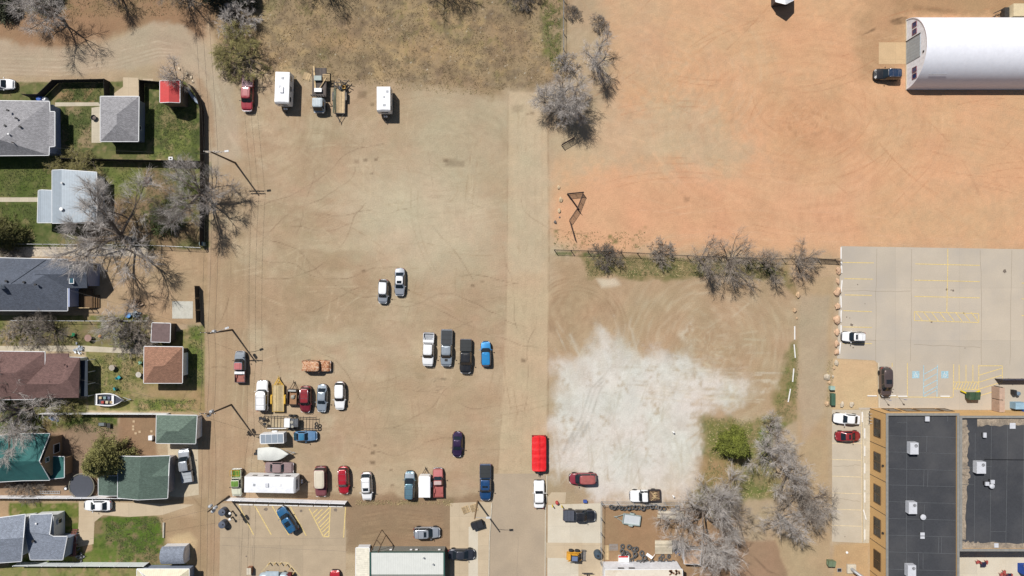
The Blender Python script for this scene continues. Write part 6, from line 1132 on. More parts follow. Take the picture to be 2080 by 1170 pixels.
for k, q in enumerate(pile2): tyre(q[0], q[1], .2*(k % 2), 1.05, R(random.uniform(0,30)), 'old tyre in the small eastern pile below the planks, %s one' % ORD[k], 'tyres piled below the planks')
o = junk('plank_platform', 'square platform of pale planks in the tyre yard', 'platform', 1347, 1110, 0); me = MB(); me.bc(0,0,.32,2.95,2.3,.06); me.build('planking', mat('bleached_planks', c(212,200,176), rough=.85, var=.1, kind='plank', sp=.29, axis='Y', fine=.06), o); me = MB()
for y in (-1,0,1): me.bc(0,y,.15,2.8,.12,.28)
me.build('bearer', WOODG, o)
o = junk('rubber_mat', 'black tarp covered slab against the plank platform', 'tarp', 1373, 1109, 0); MB().bc(0,0,.15,1.2,1.9,.3).build('sheet', mat('black_tarp', c(66,70,72), rough=.5, var=.3, scale=3, bump=1), o)
o = junk('board_stack', 'long stack of pale boards under the bare tree by the yard fence', 'boards', 1362, 1049, 0, -3); MB().bc(0,0,.2,4.6,.55,.4).build('upper_board', mat('bleached_planks',(0,0,0)), o); MB().bc(0,.75,.15,4.4,.5,.3).build('lower_board', mat('bleached_planks',(0,0,0)), o)
o = junk('toolbox', 'red and white box against the white wall beside the tyres', 'box', 1266, 1133, 0); MB().bc(0,0,.35,1.8,1.0,.7).build('body', WHITE, o); MB().bc(-.1,.45,.72,1.6,.25,.06).build('red_lid', mat('bright_red', c(206,40,44)), o)
o = junk('folding_chair', 'white slatted chair leaning over the tyres by the white wall', 'chair', 1319, 1129, .5, -35); me = MB(); me.bc(0,0,.05,1.2,.5,.06); me.build('seat', WHITE, o); me = MB(); me.bc(.5,.35,.3,.06,1.0,.06); me.build('backrest', WHITE, o)
o = junk('wire_crate', 'grey wire grating leaning in the corner of the tyre yard', 'grating', 1246, 1111, 0); me = MB()
for k in range(8): me.bc(-.7+k*.2,0,.05+.04,.05,1.1,.04)
for k in range(5): me.bc(0,-.5+k*.25,.08,1.45,.05,.04)
me.build('grid', STEEL, o)
o = junk('sheet_panel', 'tan panel lying against the west fence of the tyre yard', 'panel', 1232, 1122, 0); MB().bc(0,0,.05,.9,2.5,.06).build('board', WOODN, o)
b2 = building('shed', 'small pinkish shed roof half hidden by the bare tree in the tyre yard', 'shed', 1402, 1132); roof(b2, {'a':(1390,1116,2.2),'b':(1424,1118,2.2),'c':(1422,1146,2.2),'d':(1390,1145,2.2)}, ['abcd'], mat('pink_felt', c(206,172,142), rough=.9), .08); walls(b2, [(1390,1116),(1424,1118),(1422,1146),(1390,1145)], WSD, 2.2, .1)
# ---------------------------------------------------------------- fences
def fence(name, label, tops, h, m, pm, sp=2.4, th=.05, kind='panel'):
    q = [P(x, y, h) for x, y in tops]; t_ = thing(name, label, 'fence', (q[0].x, q[0].y, 0)); o_ = Vector((q[0].x, q[0].y, 0)); np_ = 0
    for i in range(len(q)-1):
        a, b_ = Vector((q[i].x, q[i].y, 0))-o_, Vector((q[i+1].x, q[i+1].y, 0))-o_; d = b_-a; ln = d.length; d.normalize(); n_ = Vector((-d.y, d.x, 0)); k = max(1, round(ln/sp)); 
        for j in range(k):
            u, v = a+d*(ln*j/k+.06), a+d*(ln*(j+1)/k-.06); me = MB()
            if kind == 'panel': me.prism([tuple((u+n_*th/2)[:2]), tuple((v+n_*th/2)[:2]), tuple((v-n_*th/2)[:2]), tuple((u-n_*th/2)[:2])], .06, h-.04); me.build('panel', m, t_)
            elif kind == 'chain':
                u, v = a+d*(ln*j/k), a+d*(ln*(j+1)/k); l2 = (v-u).length; me.tube([u+Vector((0,0,h-.03)), v+Vector((0,0,h-.03))], .03, 5); me.tube([u+Vector((0,0,.06)), v+Vector((0,0,.06))], .015, 4)
                s_ = .28; nn = int(l2/s_)
                for w in range(-int(h/s_), nn+1):
                    for sgn in (1, -1):
                        x0, x1 = w*s_, w*s_+h
                        c0, c1 = max(0, x0), min(l2, x1)
                        if c1-c0 < .05: continue
                        z0, z1 = (c0-x0), (c1-x0)
                        if sgn < 0: z0, z1 = h-z0, h-z1
                        pA, pB = u+d*c0, u+d*c1; me.add([(pA.x,pA.y,z0),(pB.x,pB.y,z1),(pB.x,pB.y,z1+.022),(pA.x,pA.y,z0+.022)], [(0,1,2,3)])
                me.build('mesh_panel', m, t_, fix=False)
        for j in range(k+1 if i == len(q)-2 else k): p_ = a+d*(ln*j/k); MB().bc(p_.x, p_.y, h/2+.02, .1, .1, h+.05, math.atan2(d.y, d.x)).build('post', pm, t_); np_ += 1
    return t_
VIN = mat('white_vinyl', (.88,.89,.92), rough=.4, var=.02); DWF = mat('dark_stained_fence', c(44,40,38), rough=.9, var=.25, fine=.2, kind='siding', sp=.14, axis='X'); TPF = mat('dark_post', c(60,54,48), rough=.9); GWF = mat('grey_wood_fence', c(108,98,86), rough=.9, var=.2, fine=.1)
fence('vinyl_fence', 'long white vinyl fence between the big camper and the striped bays', [(457,1017),(700,1024)], 1.8, VIN, VIN)
fence('vinyl_fence', 'white vinyl fence between the brown roofed house and the green garage', [(80,841),(336,842)], 1.5, VIN, VIN)
fence('vinyl_fence', 'white vinyl fence behind the trampoline along the driveway', [(-40,1012),(252,1013)], 1.6, VIN, VIN)
fence('vinyl_fence', 'pale vinyl fence south of the curved roofed shed lawn', [(26,1150),(291,1151)], 1.8, mat('pale_vinyl', (.74,.78,.78), rough=.4, var=.03), VIN)
fence('privacy_fence', 'dark wooden fence curving round the lawn west of the square garage', [(44,191),(75,191),(105,162),(210,160),(211,195)], 1.8, DWF, TPF)
fence('privacy_fence', 'dark wooden fence from the driveway to the red roofed shed', [(326,166),(282,162),(282,208)], 1.8, DWF, TPF)
fence('privacy_fence', 'long dark wooden fence curving along the alley past the lawn and big tree', [(383,171),(397,192),(405,220),(406,330),(405,498)], 1.8, DWF, TPF)
fence('privacy_fence', 'short dark fence beside the square concrete pad on the alley', [(395,581),(398,655)], 1.7, DWF, TPF)
fence('privacy_fence', 'dark wooden fence between the square garage lawn and the shady yard', [(112,321),(407,327)], 1.8, DWF, TPF)
fence('wire_fence', 'thin wire fence south of the big bare tree', [(-20,495),(300,498),(408,503)], 1.3, STEEL, TPF, 3, kind='chain')
fence('wire_fence', 'thin wire fence between the slate roofed house and the brown roofed house lawn', [(20,651),(172,652),(300,652)], 1.2, STEEL, TPF, 3, kind='chain')
fence('chain_link_fence', 'chain link fence between the orange clay and the lot with pale dirt', [(1127,507),(1230,510),(1400,519),(1560,525),(1705,526)], 1.6, DSTEEL, DSTEEL, 2.9, kind='chain')
fence('chain_link_fence', 'chain link fence running to the top edge beside the dry grass field', [(1146,-40),(1145,60),(1146,128)], 1.5, STEEL, STEEL, 2.9, kind='chain')
fence('chain_link_fence', 'chain link fence along the north side of the tyre yard', [(1224,1025),(1386,1027)], 1.8, STEEL, STEEL, 2.9, kind='chain')
fence('chain_link_fence', 'chain link fence along the west side of the tyre yard', [(1223,1028),(1222,1150)], 1.8, STEEL, STEEL, 2.9, kind='chain')
fence('screen_fence', 'dark slatted screen fence at the right edge north of the tan building', [(2036,772),(2200,772)], 1.8, mat('blue_black_screen', c(52,54,80), rough=.6), TPF)
fence('timber_wall', 'pinkish timber enclosure wall near the right edge by the tan building', [(2036,787),(2036,838)], 2.0, mat('pink_timber', c(196,168,148), rough=.8, kind='siding', sp=.3, axis='Z'), TPF, th=.9)
# pipe gates
PG = mat('rusty_pipe', c(74,58,54), rough=.7)
def gate(label, a, b_, h=1.35, n=6):
    p0, p1 = P(*a), P(*b_); t_ = thing('pipe_gate', label, 'gate', (p0.x, p0.y, 0)); d = p1-p0; L_ = d.length; t_.rotation_euler = (0, 0, math.atan2(d.y, d.x))
    me = MB(); me.tube([(0,0,.2),(0,0,h),(L_,0,h),(L_,0,.2),(0,0,.2)], .045, 6); me.build('frame', PG, t_, smooth=40); me = MB()
    for k in range(1, n): me.tube([(0,0,.2+(h-.2)*k/n),(L_,0,.2+(h-.2)*k/n)], .03, 5)
    me.tube([(L_/2,0,.2),(L_/2,0,h)], .03, 5); me.build('rail', PG, t_, smooth=40)
    me = MB(); me.tube([(0,0,0),(0,0,h+.1)], .07, 8); me.build('post', PG, t_, smooth=40)
gate('pipe gate left standing at the foot of the grey bare trees by the lane', (1141,296), (1167,281)); gate('northern pipe gate panel of the zigzag by the boulders, lying east to west', (1152,395), (1184,392)); gate('upper slanting pipe gate panel of the zigzag by the boulders', (1184,393), (1172,424)); gate('lower slanting pipe gate panel of the zigzag by the boulders', (1172,424), (1156,448)); gate('short diagonal pipe gate panel closing the zigzag by the boulders', (1153,396), (1176,428))
gate('long low pipe rail running south from the zigzag gates', (1157,450), (1168,488), .8, 2)
for k, (a, b_) in enumerate((((1640,524),(1705,531)),)): gate('pipe rail at the east end of the chain link fence, near the concrete lot', a, b_, 1.2, 5)
# ---------------------------------------------------------------- boulders and wheel stops
def boulder(px, py, s, label, grp, cl=(214,178,146), seed=0):
    random.seed(seed); me = bpy.data.meshes.new('boulder'); bm = bmesh.new(); bmesh.ops.create_icosphere(bm, subdivisions=3, radius=.5)
    off = [random.uniform(0, 9) for _ in range(3)]; from mathutils import noise
    for v in bm.verts:
        n_ = noise.noise(v.co*2.2+Vector(off))*.5+noise.noise(v.co*5+Vector(off))*.16; v.co *= 1+n_; v.co.z = max(v.co.z*.75, -.2)
    bm.to_mesh(me); bm.free(); me.polygons.foreach_set('use_smooth', [True]*len(me.polygons)); me.set_sharp_from_angle(angle=R(28)); me.materials.append(mat('stone%d' % (cl[0]+cl[2]), c(*cl), rough=.9, var=.2, scale=2.5, fine=.12, bump=.4))
    q = P(px, py, .3); o = bpy.data.objects.new('boulder', me); col0.objects.link(o); o.location = (q.x, q.y, .18*s); o.scale = (s*random.uniform(.75,.95), s*random.uniform(1.0,1.25), s*.8); o.rotation_euler = (0,0,random.uniform(-.4,.4)); tag(o, label, 'boulder', grp)
K1 = [(1704,550,1.1),(1703,572,.8),(1701,594,1.25),(1702,622,1.1),(1700,650,1.3),(1701,675,1.05),(1701,698,.95),(1700,716,.95)]
for k, (x, y, s) in enumerate(K1): boulder(x, y, s, '%s pinkish boulder from the north along the west edge of the concrete lot' % ORD[k], 'boulders along the concrete lot', seed=k+1)
K2 = [(1622,599,.85,'tan boulder at the grass tip, northernmost on the west side of the lane'),(1615,631,.75,'tan boulder below the grass tip on the west side of the lane'),(1620,647,.4,'smallest boulder on the west side of the lane'),(1700,737,.8,'pale boulder at the north corner of the gravel bed'),(1681,766,1.0,'flat white boulder bulging into the lane beside the gravel bed'),(1695,748,.5,'small stone half buried in weeds by the gravel bed'),(1693,765,.5,'small stone just east of the flat white boulder'),(1686,777,.7,'rounded stone north of the green box by the lane'),(1681,821,.9,'pinkish boulder beside the south end of the green box'),(1711,822,.85,'white boulder at the bottom of the gravel bed, western one'),(1731,822,.85,'grey boulder at the bottom of the gravel bed, eastern one')]
for k, (x, y, s, lb) in enumerate(K2): boulder(x, y, s, lb, None, (206,192,170) if 'white' in lb or 'pale' in lb or 'grey' in lb else (208,176,140), k+20)
K3 = [(1135,380,.6,'northernmost pale boulder beside the zigzag gates'),(1139,405,.75,'large pale boulder beside the zigzag gates'),(1136,427,.65,'third pale boulder down beside the zigzag gates'),(1128,451,.55,'dark small boulder at the lane edge by the orange clay'),(1137,441,.3,'tiny stone between the boulders at the lane edge')]
for k, (x, y, s, lb) in enumerate(K3): boulder(x, y, s, lb, None, (216,192,156) if 'pale' in lb else (120,112,108), k+40)
for k, (x, y) in enumerate(((363,139),(379,149),(387,156),(390,165))): boulder(x, y, .45, '%s white stone in the line outside the curved alley fence' % ORD[k], 'white stones outside the curved fence', (232,214,186), k+50)
WS = mat('wheel_stop_concrete', (.7,.69,.67), rough=.8, var=.05, dirt=.15)
wsm = None
def stop(px, py, rot, label, grp, L_=2.0, m=None):
    global wsm
    if wsm is None:
        me = MB(); me.rings([[(x,-.1,0),(x,-.06,.13),(x,.06,.13),(x,.1,0)] for x in (-1,-.98,.98,1)]); o = me.build('wheel_stop', WS); wsm = o.data; bpy.data.objects.remove(o)
    q = P(px, py); o = bpy.data.objects.new('wheel_stop', wsm); col0.objects.link(o); o.location = (q.x, q.y, .022); o.scale = (L_/2, 1, 1); o.rotation_euler = (0,0,R(rot)); tag(o, label, 'wheel stop', grp)
for k, (y0, rt, x) in enumerate(((514,90,1708),(543,92,1709),(581,85,1709),(613,92,1708),(642,88,1708),(672,90,1708),(707,84,1706))): stop(x, y0, rt, '%s white wheel stop from the north on the west edge of the concrete lot' % ORD[k], 'wheel stops by the boulders')
for k, (x, lb) in enumerate(((1771,'left of the taupe minivan'),(1810,'under the nose of the taupe minivan'),(1833,'at the yellow line right of the taupe minivan'),(1919,'below the right blue symbol'))): stop(x, 804+(k > 1)*1, 0, 'white wheel stop '+lb, 'wheel stops outside the tan building', 1.6)
for k, y0 in enumerate((847,880,916,951,985,1010,1045,1085)): stop(1756 if k else 1751, y0, 90 if k != 6 else 105, '%s wheel stop from the north along the west wall of the tan building' % ORD[k], 'wheel stops in the side bays', 1.75)
for k, (x, y0, rt) in enumerate(((1614,676,90),(1614,713,95),(1611,762,85),(1603,803,80))): stop(x, y0, rt, '%s pale parking block from the north in the weeds west of the lane' % ORD[k], 'blocks in the weeds west of the lane', 2.3)
for k in range(7): stop(500+k*30.5, 1025+k*.6, -1, '%s concrete stop from the left at the foot of the white vinyl fence' % ORD[k], 'stops under the white fence', 2.4)
# ---------------------------------------------------------------- yard things
def simple(name, label, cat, px, py, z, parts, rot=0):
    o = junk(name, label, cat, px, py, z, rot)
    for nm, mb, m, sm in parts: mb.build(nm, m, o, smooth=sm)
    return o
t_ = junk('trampoline', 'large round black trampoline beside the big conifer', 'trampoline', 172, 985, 0)
me = MB(); me.lathe(0,0,[(2.0,.84),(2.0,.87)],32); me.build('jumping_mat', mat('trampoline_mat', c(78,82,92), rough=.8, var=.05), t_); MB().torus(0,0,.87,2.15,.09,n=36,flat=.6).build('frame_pad', mat('pale_pad', c(130,128,116), rough=.7), t_, smooth=60)
for k in range(6): a = k*1.047; MB().tube([(2.15*math.cos(a),2.15*math.sin(a),.85),(2.25*math.cos(a),2.25*math.sin(a),0)], .03, 6).build('leg', STEEL, t_)
t_ = junk('pool_ring', 'brown round disc leaning behind the red roofed shed', 'disc', 378, 193, .2); MB().rings([[(.3*math.cos(a)+x, 1.15*math.sin(a), .9+.8*math.cos(a)) for a in np.linspace(0,6.28,24)[:-1]] for x in (0,.12)]).build('disc', mat('brown_disc', c(150,108,78), rough=.7), t_)
t_ = junk('canoe', 'pale blue canoe lying on its side inside the curved fence', 'canoe', 394, 198, 0, -52); MB().rings([[(x, w*math.cos(a), .3+w*.8*math.sin(a)) for a in np.linspace(0, math.pi, 7)] for x, w in ((-1.6,.03),(-1,.25),(0,.33),(1,.25),(1.6,.03))], closed=False).build('hull', mat('pale_blue_plastic', c(190,206,226), rough=.4), t_, smooth=50)
t_ = junk('wheelie_bin', 'blue and white covered bundle beside the north-west house', 'bundle', 86, 203, 0); MB().lathe(0,0,[(.5,0),(.55,.7),(.4,1.0),(.05,1.1)],14).build('blue_cover', mat('blue_tarp', c(56,104,190), rough=.6, bump=.5), t_, smooth=40); MB().lathe(.75,0,[(.4,0),(.42,.6),(.3,.8),(.03,.85)],12).build('white_cover', WHITE, t_, smooth=40)
simple('fire_pit', 'dark round fire bowl on the path beside the square grey garage', 'fire pit', 193, 240, 0, [('bowl', MB().lathe(0,0,[(.3,0),(.48,.45),(.44,.45),(.2,.15)],18), BLACK, 40), ('ash', MB().lathe(0,0,[(.3,.25),(.05,.3)],14), mat('ash', c(110,96,90)), None)])
simple('tree_stump', 'pale round cut tree stump at the foot of the big bare tree', 'stump', 270, 487, 0, [('wood', MB().lathe(0,0,[(.75,0),(.68,.5),(.66,.55)],22), mat('cut_wood', c(196,186,168), rough=.9, var=.15, fine=.15), 40)])
simple('spool_table', 'round grey cable spool table on the lawn east of the brown roofed house', 'table', 232, 746, 0, [('top', MB().lathe(0,0,[(.5,.7),(.5,.76)],20), mat('grey_spool', c(186,176,160), rough=.9, fine=.1), None), ('drum', MB().lathe(0,0,[(.25,0),(.25,.7)],14), WOODG, 40), ('bottom', MB().lathe(0,0,[(.45,0),(.45,.05)],20), WOODG, None)])
simple('spool_table', 'round pale spool table beside the russet garage wall', 'table', 286, 760, 0, [('top', MB().lathe(0,0,[(.48,.7),(.48,.76)],20), mat('pale_spool', c(206,200,188), rough=.9, fine=.1), None), ('drum', MB().lathe(0,0,[(.22,0),(.22,.7)],14), WOODG, 40)])
TQ = mat('turquoise_plastic', c(40,164,176), rough=.5)
def chair(label, px, py, m, rot):
    o = junk('garden_chair', label, 'chair', px, py, 0, rot); MB().bc(0,0,.4,.5,.5,.05).build('seat', m, o); MB().bc(-.27,0,.68,.05,.5,.55).build('backrest', m, o)
    for x in (-.22,.22):
        for y in (-.22,.22): MB().bc(x,y,.2,.05,.05,.4).build('leg', m, o)
chair('turquoise plastic chair on the lawn south of the spool table, northern one', 244, 766, TQ, 40); chair('turquoise round backed chair on the lawn nearer the open boat', 236, 789, TQ, 200); chair('green plastic chair in the weedy yard south of the slate roofed house', 152, 679, mat('green_plastic', c(30,140,90), rough=.5), 80); chair('light green chair beside the russet garage', 287, 736, mat('mint_plastic', c(140,186,160), rough=.5), 120)
simple('round_table', 'pink brown round table in the weedy yard near the footpath', 'table', 184, 686, 0, [('top', MB().lathe(0,0,[(.6,.7),(.6,.76)],20), mat('pink_top', c(170,138,126), rough=.9), None), ('leg', MB().lathe(0,0,[(.1,0),(.1,.7)],10), DSTEEL, 40)])
simple('toy_ball', 'orange toy in the weedy yard near the round table', 'toy', 205, 683, 0, [('ball', MB().lathe(0,0,[(.02,0),(.22,.1),(.3,.3),(.22,.5),(.02,.6)],12), mat('orange_plastic', c(226,150,50)), 60)])
simple('paddling_tub', 'small light blue tub beside the junk pile in the slate house yard', 'tub', 262, 640, 0, [('tub', MB().lathe(0,0,[(.4,0),(.5,.4),(.45,.4),(.35,.08)],18), mat('sky_blue_plastic', c(90,156,216)), 40)])
for (x, y, lb, sd, cl, n_) in ((276,638,'heap of grey and blue junk beside the light blue tub',3,(110,120,128),26),(279,617,'heap of broken branches and wood north of the light blue tub',5,(150,124,98),34),(160,710,'pile of white and blue household junk at the corner of the brown roofed house',7,(176,184,196),22),(283,700,'dark junk heap under the bush beside the pinkish shed',8,(80,76,76),18),(110,848,'dark blue junk in the shade of the white fence',9,(60,80,110),18),(105,925,'clutter of dark chairs and frames beside the teal roofed house',10,(46,52,60),20),(166,1130,'scatter of grey bikes and tools beside the rusty steps',11,(110,110,112),18),(1383,1116,'blue and yellow scrap between the black slab and the pink shed',15,(60,80,120),16)):
    random.seed(sd); o = junk('junk_pile', lb, 'junk', x, y, 0); me = MB(); m2 = MB()
    for k in range(n_): (me if k % 3 else m2).bc(random.gauss(0,.45), random.gauss(0,.4), .1+random.random()*.35, random.uniform(.15,.8), random.uniform(.05,.3), random.uniform(.05,.25), random.uniform(0,3.14))
    me.build('debris', mat('junk%d' % sd, c(*cl), rough=.8, var=.4), o); m2.build('pale_debris', mat('junkp%d' % sd, c(*[min(250, v+60) for v in cl]), rough=.8, var=.3), o)
RB = mat('red_brown_deck', c(128,78,70), rough=.8, var=.1, kind='plank', sp=.15, axis='X')
dk = junk('porch_deck', 'red brown wooden porch with steps on the south-west house', 'deck', 152, 1105, 0); me = MB(); me.box(-1.3,.4,-1.6,1.6,.75,.85); me.build('deck_floor', mat('dark_deck', c(60,44,46), rough=.8), dk); me = MB(); me.box(.35,.8,-1.7,1.7,.9,1.0); me.box(-1.3,.4,-1.75,-1.6,.9,1.0); me.box(-1.3,.4,1.6,1.75,.9,1.0); me.build('railing', RB, dk); me = MB()
for k in range(3): me.box(-.3,.6,1.8+k*.3,2.05+k*.3,.55-k*.2,.62-k*.2)
me.build('step', RB, dk)
for y in (-1.6,0,1.6): MB().bc(.55,y,.45,.1,.1,.9).build('post', RB, dk)
simple('log', 'pale weathered log lying at the edge of the green lawn by the alley', 'log', 333, 1076, 0, [('trunk', MB().tube([(0,-1.3,.15),(.05,1.3,.15)], [.14,.17], 10), mat('bleached_log', c(206,200,184), rough=.9), 60)])
simple('ladder', 'aluminium ladder lying in front of the white vinyl fence by the trampoline', 'ladder', 101, 1000, .1, [('rail', MB().bc(0,.2,0,3.6,.07,.08).bc(0,-.2,0,3.6,.07,.08), STEEL, None), ('rung', (lambda m_: [m_.bc(-1.6+k*.3,0,0,.05,.4,.05) for k in range(12)] and m_)(MB()), STEEL, None)])
simple('water_barrel', 'dark barrel with a white lid beside the trampoline', 'barrel', 141, 989, 0, [('barrel', MB().lathe(0,0,[(.36,0),(.38,.5),(.36,1.0)],16), BLACK, 40), ('lid', MB().lathe(0,0,[(.22,1.0),(.22,1.06)],14), WHITE, 40)])
simple('firewood_box', 'small dark crate on the lawn near the grey bare trees of the north-west yard', 'crate', 301, 367, 0, [('body', MB().box(-.5,.5,-.55,.55,0,.4), mat('dark_crate', c(64,50,44), rough=.9), None), ('lid', MB().box(-.42,.42,-.47,.47,.4,.43), mat('brown_crate_lid', c(104,78,70), rough=.9), None)])
simple('mailbox', 'white box on the fence line by the grey bare tree', 'box', 355, 325, 0, [('post', MB().bc(0,0,.6,.1,.1,1.2), TPF, None), ('box', MB().bc(0,0,1.3,.7,.55,.3), WHITE, None), ('lid', MB().bc(0,0,1.47,.3,.25,.05), BLACK, None)])
simple('bench', 'yellow tan bench on the fence line north of the big bare trees', 'bench', 325, 327, 0, [('seat', MB().bc(0,0,.5,1.0,.35,.06), WOODN, None), ('leg', MB().bc(-.4,0,.24,.06,.3,.46).bc(.4,0,.24,.06,.3,.46), WOODG, None)])
simple('utility_box', 'small pale electrical box at the south end of the dark alley fence', 'electrical box', 414, 496, 0, [('body', MB().bc(0,0,.5,.6,.6,1.0), mat('pale_teal_box', c(176,200,196), rough=.5), None), ('lid', MB().bc(0,0,1.03,.66,.66,.05), mat('pale_teal_box',(0,0,0)), None)])
for k, (x, y) in enumerate(((1270/4.68,1),(0,0))): pass
for k, (x, y) in enumerate(((272,856),(271,866),(271,872),(276,880),(284,877),(308,876))): simple('stepping_stone', '%s stepping stone from the north in the dirt yard beside the green garage' % ORD[k], 'stepping stone', x, y, 0, [('slab', MB().bc(0,0,.03,.4,.36,.06), mat('stepping_slab', c(206,180,146), rough=.9), None)])
simple('lounger', 'dark garden lounger on the lawn north of the big conifer', 'lounger', 210, 861, 0, [('frame', MB().bc(0,0,.35,1.3,.6,.06), DSTEEL, None), ('cushion', MB().bc(-.1,0,.41,.9,.5,.06), mat('grey_cushion', c(120,128,130)), None)])
simple('side_table', 'small dark table beside the garden lounger', 'table', 224, 863, 0, [('top', MB().bc(0,0,.5,.6,.8,.05), DSTEEL, None), ('leg', MB().bc(-.25,-.3,.25,.05,.05,.5).bc(.25,.3,.25,.05,.05,.5), DSTEEL, None)])
simple('cool_box', 'white cool box against the wall of the green garage', 'cool box', 309, 888, 0, [('body', MB().bc(0,0,.3,.6,.75,.6), WHITE, None), ('lid', MB().bc(0,0,.63,.64,.79,.06), WHITE, None)])
simple('parasol', 'folded light blue parasol in the shade east of the north-west house', 'parasol', 118, 221, 0, [('pole', MB().tube([(0,0,0),(0,0,2.2)], .03, 6), WHITE, None), ('canopy', MB().rings([[(x, w*math.cos(a), 2.2+w*math.sin(a)) for a in np.linspace(0,6.28,8)[:-1]] for x, w in ((-.9,.03),(-.3,.1),(.5,.14),(.9,.03))]), mat('pale_canopy', c(190,206,214)), 40)])
BN = mat('bench_green', c(70,104,84), rough=.6)
simple('planter_box', 'long green metal box among weeds beside the lane', 'box', 1689, 810, 0, [('body', MB().bc(0,0,.35,.65,2.0,.7), BN, None), ('lid', MB().bc(0,0,.73,.7,2.05,.06), BN, None)])
simple('electrical_box', 'small pale green transformer box north of the long green box', 'electrical box', 1687, 787, 0, [('body', MB().bc(0,0,.4,.75,.6,.8), mat('pale_green_enamel', c(170,196,184)), None), ('lid', MB().bc(0,0,.83,.8,.65,.06), mat('pale_green_enamel',(0,0,0)), None)])
for x, y, lb in ((1795,809,'left of two slim signposts outside the tan building'),(1826,808,'right of two slim signposts outside the tan building')):
    o = junk('signpost', lb, 'sign', x, y, 0); MB().tube([(0,0,0),(0,0,2.1)], .03, 6).build('post', STEEL, o); MB().bc(0,0,1.95,.32,.03,.45).build('sign_plate', mat('blue_sign', c(40,90,170)), o)
t_ = junk('bicycle_rack', 'grey looped bicycle rack on the corner of the tan building', 'bicycle rack', 1766, 848, 0); 
for k in range(4): MB().torus(-.0,-.9+k*.55,.45,.38,.03,(math.pi/2,0),16,6).build('loop', STEEL, t_, smooth=60); MB().bc(0,0,.05,.1,2.2,.05).build('base', STEEL, t_)
t_ = junk('duct_vent', 'grey angled duct rising from a white concrete base near the bottom edge', 'duct', 1728, 1154, 0); MB().bc(0,0,.2,1.5,1.5,.4).build('base', mat('kerb_concrete',(0,0,0)), t_); MB().tube([(.0,.0,.3),(.1,-.1,1.2),(1.9,-1.3,2.6)], .28, 14).build('duct', STEEL, t_, smooth=40)
simple('ground_hatch', 'small grey ground grate south of the side parking bays', 'grate', 1705, 1158, 0, [('grate', MB().bc(0,0,.03,.6,.5,.05), DSTEEL, None), ('frame', MB().bc(0,0,.02,.75,.65,.03), STEEL, None)])
simple('marker', 'small white round cap on the dry ground south of the side bays', 'cap', 1720, 1122, 0, [('cap', MB().lathe(0,0,[(.2,0),(.2,.15),(.05,.2)],14), WHITE, 40)])
simple('traffic_cone', 'red drum beside the yellow marker posts at the concrete apron corner', 'drum', 1131, 1020, 0, [('drum', MB().lathe(0,0,[(.28,0),(.25,.7),(.05,.8)],14), mat('faded_red_drum', c(196,70,66)), 40)])
for x, y, lb in ((1122,1026,'left yellow marker post at the concrete apron corner'),(1141,1027,'right yellow marker post at the concrete apron corner')): simple('bollard', lb, 'bollard', x, y, 0, [('post', MB().lathe(0,0,[(.1,0),(.1,1.0),(.03,1.06)],12), mat('bright_yellow',(0,0,0)), 40)])
simple('cool_box', 'blue box on the concrete north of the dark grey pickup', 'box', 1188, 1017, 0, [('body', MB().bc(0,0,.25,.6,.4,.5), mat('blue_box', c(60,90,170)), None), ('lid', MB().bc(0,0,.53,.64,.44,.05), mat('blue_box',(0,0,0)), None)])
for x, y, lb in ((1367,877,'white post standing in the pale dirt'),(1367,1007,'white post beside the pickup carrying dirt')): simple('marker_post', lb, 'post', x, y, 0, [('post', MB().lathe(0,0,[(.15,0),(.13,.7),(.03,.75)],10), WHITE, 40)])
# patio furniture
for x, y, lb in ((1992,1143,'black patio table nearest the shaded wall of the eastern block'),(2043,1166,'black patio table at the bottom edge')):
    o = junk('patio_table', lb, 'table', x, y, 0); MB().bc(0,0,.74,.85,.8,.04).build('top', mat('navy_table', c(36,36,66)), o); MB().lathe(0,0,[(.05,0),(.05,.72)],8).build('leg', DSTEEL, o)
RC = mat('terracotta_chair', c(176,84,78), rough=.6)
for x, y, r_, lb in ((1983,1140,200,'terracotta patio chair left of the northern black table'),(2001,1140,0,'terracotta patio chair right of the northern black table'),(2037,1160,90,'terracotta patio chair above the southern black table'),(2031,1165,200,'terracotta patio chair left of the southern black table'),(2051,1167,0,'terracotta patio chair right of the southern black table')): chair(lb, x, y, RC, r_)
o = junk('grill', 'blue covered kiosk with grey frame on the patio at the right edge', 'kiosk', 2076, 1152, 0); MB().bc(0,0,.9,1.6,1.5,1.8).build('body', mat('kiosk_blue', c(20,80,180)), o); MB().bc(0,.9,1.7,1.7,.4,.3).build('awning', STEEL, o)
o = junk('compressor', 'light blue machine with a bright blue drum inside the timber enclosure', 'machine', 2062, 822, 0); MB().bc(0,0,.7,1.9,1.1,1.4).build('casing', mat('pale_blue_enamel', c(150,186,210)), o); MB().cyl((.5,-.75,1.0),(1.1,-.75,1.0),.3).build('drum', mat('kiosk_blue',(0,0,0)), o)
o = junk('water_tank', 'blue grey barrel next to dark boxes inside the timber enclosure', 'barrel', 2058, 798, 0); MB().lathe(.3,0,[(.35,0),(.35,.9),(.1,1.0)],16).build('barrel', mat('blue_grey_metal',(0,0,0)), o, smooth=40); MB().bc(-.3,.2,.5,.4,.8,1.0).build('box', BLACK, o)
o = junk('equipment_trailer', 'beige covered trailer with dark couplings behind the arched barn', 'trailer', 2100, 24, 1.5); MB().bc(0,0,.0,8.2,2.1,1.8).build('cover', mat('beige_cover', c(222,204,166), rough=.8, var=.06), o); me = MB(); me.bc(-4.5,0,-.5,.8,1.6,.9); me.tube([(-4.8,.7,-.6),(-6.2,.1,-.9)], .07, 6); me.build('coupling', DSTEEL, o); MB().torus(-5.3,-.4,-1.2,.5,.05).build('hose', BLACK, o)
